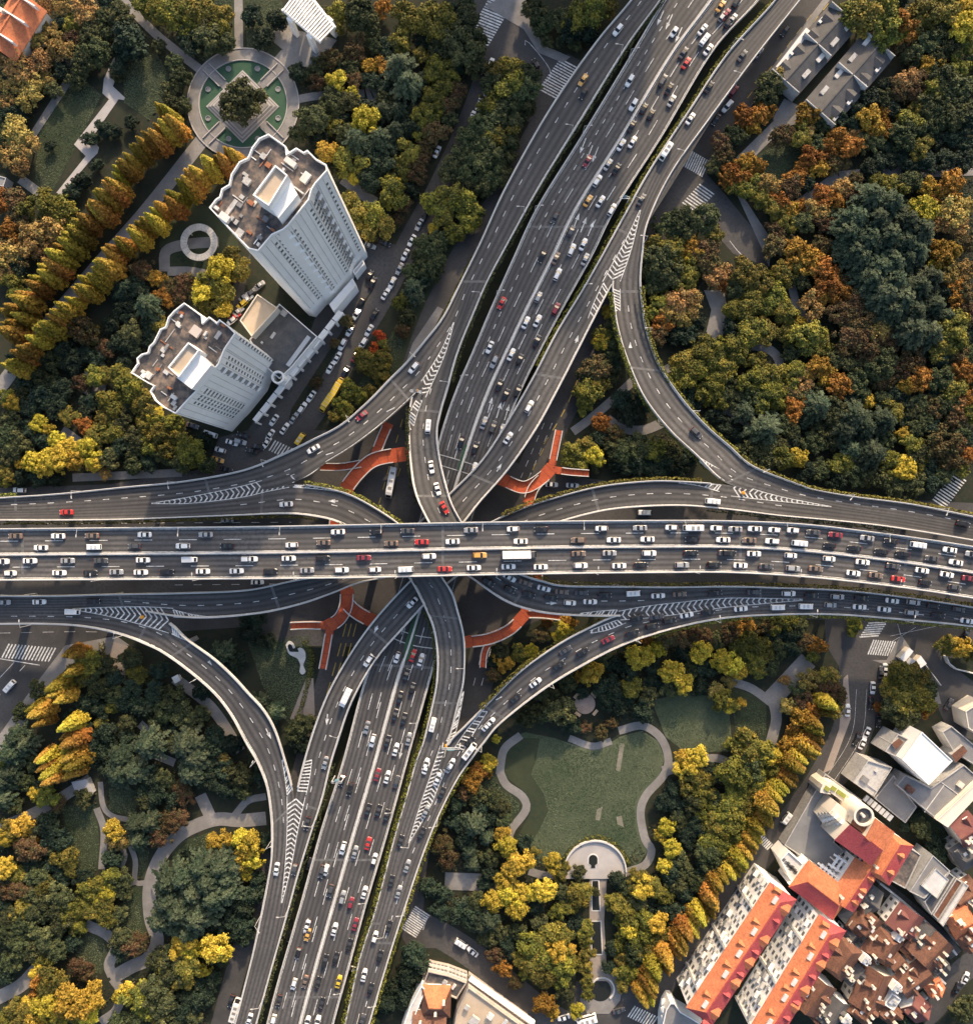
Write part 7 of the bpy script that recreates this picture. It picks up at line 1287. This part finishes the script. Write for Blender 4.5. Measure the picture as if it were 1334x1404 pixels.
# rows of redwoods, traced at their tips
ROWS = [([(215, 136), (228, 158), (206, 172), (188, 188), (170, 210), (152, 236), (136, 258), (118, 282), (100, 300), (82, 324), (64, 344)], 23), ([(62, 352), (48, 372), (36, 380), (26, 396), (10, 410), (-5, 425)], 8), ([(20, 424), (6, 440), (-8, 460)], 4),
        ([(320, 204), (308, 202), (298, 208), (280, 214), (264, 226), (250, 240), (240, 252), (228, 264), (214, 276), (204, 285), (194, 298), (180, 308), (168, 318), (150, 334), (134, 352), (120, 372), (108, 380), (100, 394), (84, 412), (70, 424), (60, 436), (46, 450), (32, 468), (22, 478), (10, 490), (0, 502)], 34),
        ([(36, 973), (42, 988), (44, 1004)], 3), ([(76, 998), (82, 1010), (83, 1028), (86, 1040), (88, 1052)], 5), ([(60, 942), (68, 956), (78, 964)], 3), ([(46, 1043), (54, 1049)], 2), ([(52, 1054), (54, 1066), (55, 1078)], 3), ([(86, 1055), (88, 1068)], 2), ([(86, 902), (96, 896), (92, 918), (80, 930)], 4),
        ([(1146, 966), (1150, 978), (1132, 992), (1128, 1012), (1126, 1030), (1114, 1042), (1100, 1056), (1094, 1072), (1080, 1086), (1070, 1104), (1066, 1120), (1056, 1138), (1046, 1154), (1036, 1172), (1020, 1194), (1006, 1208), (995, 1222), (984, 1232), (980, 1258), (962, 1272), (950, 1292), (940, 1308), (930, 1324), (918, 1336), (902, 1350), (896, 1378), (882, 1382)], 40)]
for pts, n in ROWS:
    n = int(n * 1.35) if n > 6 else n
    A, _ = cr([list(p) for p in pts], 2); d = np.concatenate([[0], np.cumsum(np.hypot(*np.diff(A, axis=0).T))])
    for k in range(n):
        if n > 6 and rt.random() < .04: continue
        s = d[-1] * (k + .5 + rt.uniform(-.3, .3)) / n; u = np.interp(s, d, A[:, 0]) + rt.gauss(0, 1.8); v = np.interp(s, d, A[:, 1]) + rt.gauss(0, 1.8); plant(u, v, 10, 'M', True, 1.0)
# infill: small dark trees between the traced crowns, kept off paths, roads and lawns
KEEP = [[(0, 0), (150, 0), (150, 60), (100, 80), (30, 200), (0, 240)], [(160, 10), (320, 10), (320, 70), (270, 100), (250, 180), (180, 140), (150, 60)], [(335, 70), (400, 100), (650, 0), (660, 90), (590, 250), (540, 320), (460, 250), (410, 180)], [(680, 90), (745, 130), (700, 190), (640, 300), (560, 430), (600, 280)],
        [(0, 540), (70, 480), (220, 400), (230, 440), (180, 510), (240, 575), (290, 600), (280, 650), (0, 655)], [(1180, 0), (1334, 0), (1334, 640), (1280, 680), (1100, 650), (990, 595), (940, 520), (900, 440), (900, 330), (960, 300), (1060, 370), (1100, 350), (1050, 270), (990, 230), (1090, 190), (1240, 90)],
        [(0, 1060), (60, 1040), (90, 1060), (120, 1000), (250, 960), (330, 1040), (350, 1140), (340, 1260), (290, 1404), (0, 1404)], [(620, 1060), (690, 1040), (700, 1130), (770, 1210), (800, 1330), (720, 1370), (620, 1300), (590, 1220), (600, 1120)], [(840, 1210), (940, 1050), (1040, 1000), (1100, 1000), (1000, 1200), (890, 1370), (850, 1330)],
        [(680, 960), (880, 870), (1100, 855), (1100, 900), (1000, 950), (880, 990), (780, 1000)], [(790, 440), (835, 410), (880, 560), (960, 640), (800, 645), (790, 600)], [(100, 890), (300, 960), (380, 1060), (350, 1080), (200, 1060), (140, 1000)]]
AVOID = [[(333 + 84 * math.cos(a * .3927), 142 + 84 * math.sin(a * .3927)) for a in range(16)], [(20, 200), (85, 108), (150, 80), (170, 130), (130, 200), (80, 275), (40, 260)], [(170, 90), (215, 72), (240, 120), (205, 165), (170, 140)], [(85, 1105), (132, 1102), (140, 1190), (110, 1205), (92, 1160)], [(180, 1210), (225, 1210), (220, 1300), (165, 1300)], [(105, 1265), (165, 1285), (150, 1310), (170, 1350), (140, 1340), (105, 1330)], [(150, 1080), (190, 1085), (185, 1120), (150, 1112)], [(250, 1100), (360, 1080), (360, 1130), (300, 1150), (215, 1200), (200, 1170)], [(185, 1210), (220, 1210), (222, 1300), (200, 1330), (150, 1345), (150, 1325), (190, 1310), (210, 1290)],
         [(890, 950), (1010, 950), (1010, 1040), (890, 1020)], [(380, 880), (440, 860), (440, 1000), (380, 990)], [(780, 940), (825, 940), (825, 990), (780, 990)], [(960, 395), (1000, 395), (1000, 475), (960, 470)], [(920, 200), (1060, 360), (1050, 370), (900, 340)], [(1020, 930), (1110, 890), (1120, 910), (1070, 1020), (1040, 1000)], [(805, 1200), (840, 1200), (850, 1400), (800, 1400)], [(1040, 190), (1100, 190), (1090, 245), (1040, 250)]]
for u0 in range(4, 1334, 13):
    for v0 in range(4, 1404, 13):
        u = u0 + rt.uniform(-5, 5); v = v0 + rt.uniform(-5, 5)
        if not any(inside(q, u, v) for q in KEEP) or any(inside(q, u, v) for q in AVOID) or any(inside(q, u, v) for q in OVER): continue
        dd = min((math.hypot(t[2] - u, t[3] - v) - t[4] * .74) for t in TREES)
        if dd < 5.8 or any(math.hypot(q[0] - u, q[1] - v) < q[2] + 9 for q in PATHS): continue
        plant(u, v, min(9 + dd * .5, 13), 'D' if rt.random() < .6 else 'G')
LMK = [(333, 142, 'the round plaza'), (425, 28, 'the white pergola'), (125, 160, 'the zigzag path'), (273, 332, 'the white ring canopy'), (390, 262, 'the tall white tower'), (255, 490, 'the lower white tower'), (520, 125, 'the small paved circle'), (672, 25, 'the top zebra crossing'), (770, 108, 'the zebra crossing by the north road'), (720, 60, 'the tree island junction'), (955, 245, 'the twin zebra crossings at right'), (1085, 105, 'the left grey hall'), (1170, 100, 'the right grey hall'), (980, 430, 'the gravel clearing'), (838, 470, 'the tip of the triangle garden'), (825, 590, 'the triangle garden path'), (760, 640, 'the right red footbridge'), (1062, 600, 'the small round clearing at right'), (1060, 490, 'the looped garden path'), (1302, 670, 'the right edge zebra crossing'), (1237, 544, 'the pale hut roof'), (1250, 235, 'the straight forest path'), (1290, 30, 'the top right corner'), (10, 20, 'the top left corner'), (5, 250, 'the grey shed at left'), (90, 400, 'the redwood avenue'), (60, 600, 'the yellow grove at left'), (170, 655, 'the wall beside the upper left ramp'), (225, 372, 'the ring canopy path'), (620, 200, 'the street of parked cars'), (500, 600, 'the left red footbridge'), (500, 500, 'the yellow trucks'),
       (40, 893, 'the left edge zebra crossing'), (112, 1082, 'the grey garden pavilion'), (242, 931, 'the dark garden kiosk'), (160, 950, 'the tan walkway'), (405, 900, 'the wavy white pool'), (210, 1200, 'the curving garden path'), (290, 1105, 'the path fork'), (155, 1340, 'the path junction at lower left'), (20, 1360, 'the bottom left corner'), (310, 1300, 'the southwest frontage road'), (802, 965, 'the brown round platform'), (816, 1180, 'the half round terrace'), (780, 1060, 'the big lawn'), (945, 995, 'the small lawn'), (818, 1280, 'the long reflecting pool'), (826, 1357, 'the round pool'), (570, 1264, 'the lower zebra crossing'), (660, 1210, 'the dark paved path'), (720, 1340, 'the parapet building'), (1085, 930, 'the broad stepped path'), (1080, 1120, 'the grey courtyard'), (960, 1290, 'the first apartment row'), (1240, 950, 'the builders huts'), (1210, 880, 'the lower right zebra crossings'), (1259, 1133, 'the fountain'), (1300, 890, 'the white garden wall'), (1260, 1390, 'the curved lane end'), (700, 880, 'the lower red footbridge'), (900, 870, 'the outer ramp by the lawn'), (330, 960, 'the outer ramp by the dark garden'), (1210, 1270, 'the tiled lane houses'), (600, 1350, 'the dark flat corner block'), (640, 330, 'the north road ramp')]
from collections import defaultdict
gp = defaultdict(list)
for t in TREES:
    k = min(range(len(LMK)), key=lambda i: math.hypot(LMK[i][0] - t[2], LMK[i][1] - t[3])); gp[(t[1], k)].append(t)
GN = {'M': 'rows of redwoods', 'C': 'cedars of the parks'}
for (kd, k), lst in gp.items():
    lst.sort(key=lambda t: math.hypot(LMK[k][0] - t[2], LMK[k][1] - t[3]))
    for i, t in enumerate(lst):
        tag(t[0], '%s %snearest to %s' % (TNAME[kd][1], '' if i == 0 else ordw(i + 1) + ' ', LMK[k][2]), 'shrub' if kd in 'XH' else 'tree', GN.get(kd, TNAME[kd][1] + 's of the parks'))
print('trees', len(TREES), {k: sum(t[1] == k for t in TREES) for k in TNAME})
# clipped hedges hanging along the decks
def hedge(label, pts, z, w=1.3, h=.9, m='H', dens=26):
    A, _ = cr([list(p) for p in pts], 4); W = np.array([P(u, v, z) for u, v in A]); d = np.concatenate([[0], np.cumsum(np.linalg.norm(np.diff(W, axis=0), axis=1))]); n = int(d[-1] * dens); rs = np.random.RandomState(int(pts[0][0] + pts[0][1] * 3) % 9999 + 1)
    s = rs.uniform(0, d[-1], n); c = np.stack([np.interp(s, d, W[:, k]) for k in range(3)], 1); a = rs.uniform(-1.2, math.pi + 1.2, n); t = np.gradient(W, axis=0); t /= np.linalg.norm(t, axis=1)[:, None]; nn = np.stack([np.interp(s, d, -t[:, 1]), np.interp(s, d, t[:, 0]), 0 * s], 1)
    bump = 1 + .3 * np.sin(s * 1.3) * np.sin(s * .37 + 1); c += nn * (np.cos(a) * w / 2 * bump)[:, None]; c[:, 2] += np.maximum(np.sin(a), -.3) * h * bump
    o = bpy.data.objects.new('parapet_hedge', quads('parapet_hedge', c, nn * np.cos(a)[:, None] + np.array([0, 0, 1]) * np.sin(a)[:, None], .22, LM[m], rs=rs)); COL.objects.link(o); tag(o, label, 'hedge', 'hedges along the parapets')
def edge_pts(key, side, t0, t1, out):
    rb = RIB[key]; S = rb.S[(rb.T >= t0) & (rb.T <= t1)]; a, b = (S[:, :2], S[:, 2:4]) if side == 'L' else (S[:, 2:4], S[:, :2]); d = a - b; d /= np.linalg.norm(d, axis=1)[:, None]; q = a + d * out; return [tuple(x) for x in q[::3]], float(S[:, 4].mean())
for key, side, t0, t1, lab, mm in (('E', 'L', .5, 8.8, 'green hedge along the left side of the northeast road ramp', 'H'), ('C', 'R', 1, 9, 'dark hedge in the gap between the north ramp and the central road', 'G'), ('D', 'R', 13, 24.5, 'olive hedge along the left parapet of the south road beside the gap', 'H'), ('D', 'R', 8, 11, 'green hedge on the left side of the middle ramp south of the top deck', 'G'),
                                   ('H', 'L', 6.6, 11.5, 'orange tinted hedge above the right hand low ramp', 'H'), ('J', 'R', 6.2, 12.5, 'olive hedge along the outer curve of the right ramp', 'H'), ('J', 'R', 12.5, 18.8, 'yellow hedge along the right ramp above the top deck', 'H'), ('D', 'L', 6.2, 9.3, 'yellow hedge along the curve of the ramp left of the top deck crossing', 'H'), ('D', 'R', 1, 7, 'olive hedge between the left ramp and the top deck', 'H'),
                                   ('B', 'L', .2, 1.4, 'short olive hedge at the left end of the outer ramp', 'H'), ('S', 'R', 13, 19.5, 'olive hedge along the lower right ramp above the street', 'H'), ('C', 'R', 17.6, 27.5, 'green hedge between the top deck and the lower right ramp', 'H'), ('S', 'R', 1, 6.8, 'olive hedge down the right side of the south road', 'H'), ('H', 'R', 20, 26.5, 'olive hedge down the right side of the southwest ramp', 'G'), ('J', 'L', 6.4, 12.6, 'tan hedge on the inner curve of the right ramp', 'H'), ('S', 'L', 9.0, 12.5, 'olive hedge on the inner curve of the ramp by the lawn', 'H'), ('C', 'L', 9.8, 14.2, 'green hedge on the left side of the middle ramp north of the top deck', 'G'), ('H', 'R', 2, 6.5, 'green hedge above the top deck along the right hand ramp', 'G')):
    pts, z = edge_pts(key, side, t0, t1, 1.9); hedge(lab, pts, z - .2, 1.5, .7, mm)
for pts, lab in (([(140, 880), (150, 925), (157, 952)], 'yellow clipped hedge along the tan walkway at left'), ([(772, 1180), (790, 1160), (816, 1147), (842, 1158), (862, 1184)], 'flowering hedge behind the half round terrace wall'), ([(418, 878), (428, 900), (424, 930), (410, 985)], 'yellow hedge along the edge of the wavy pool lawn'), ([(565, 505), (605, 440), (650, 350)], 'low dark hedge between the side street and the green verge')):
    hedge(lab, pts, .1, 1.6, 1.1, 'H')
# ground cover under the trees and grass on the lawns: uncountable low leaves and blades
def scatter(name, label, cat, n, ok, size, zmax, m, seed, jit=.5):
    rs = np.random.RandomState(seed); pts = []; pa = np.array(PATHS)
    G = np.zeros((1480, 1400), bool)
    for a, b, r in PATHS:
        r = r * 1.15 + 1; x0, x1, y0, y1 = int(a - r) + 30, int(a + r) + 31, int(b - r) + 30, int(b + r) + 31; G[max(y0, 0):max(y1, 0), max(x0, 0):max(x1, 0)] = True
    while len(pts) < n:
        u, v = rs.uniform(-20, 1354), rs.uniform(-20, 1424)
        if not G[int(v) + 30, int(u) + 30] and ok(u, v): pts.append((u, v))
    G0 = np.array([P(u, v, 0) for u, v in pts]); G0[:, 2] = .05 + rs.uniform(0, 1, len(pts)) ** 2 * zmax
    o = bpy.data.objects.new(name, quads(name, G0, np.tile([0, 0, 1.], (len(G0), 1)), size, m, rs=rs, jit=jit)); COL.objects.link(o); tag(o, label, cat, None, 'stuff')
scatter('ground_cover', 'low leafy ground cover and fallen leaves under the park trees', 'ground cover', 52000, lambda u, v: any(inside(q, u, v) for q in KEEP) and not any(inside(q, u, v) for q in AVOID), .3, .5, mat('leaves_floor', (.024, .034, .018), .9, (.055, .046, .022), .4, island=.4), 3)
LAWNB = [(q, min(a for a, b in q), max(a for a, b in q), min(b for a, b in q), max(b for a, b in q)) for q in GRASSY]
scatter('grass', 'short uneven grass on the park lawns', 'grass', 42000, lambda u, v: any(x0 < u < x1 and y0 < v < y1 and inside(q, u, v) for q, x0, x1, y0, y1 in LAWNB) and not any(inside(q, u, v) for q in BARE + BORDER), .16, .1, mat('grass_blades', (.034, .056, .026), .9, (.10, .118, .066), .04, island=.18, fac=(.38, .62)), 5, .35)
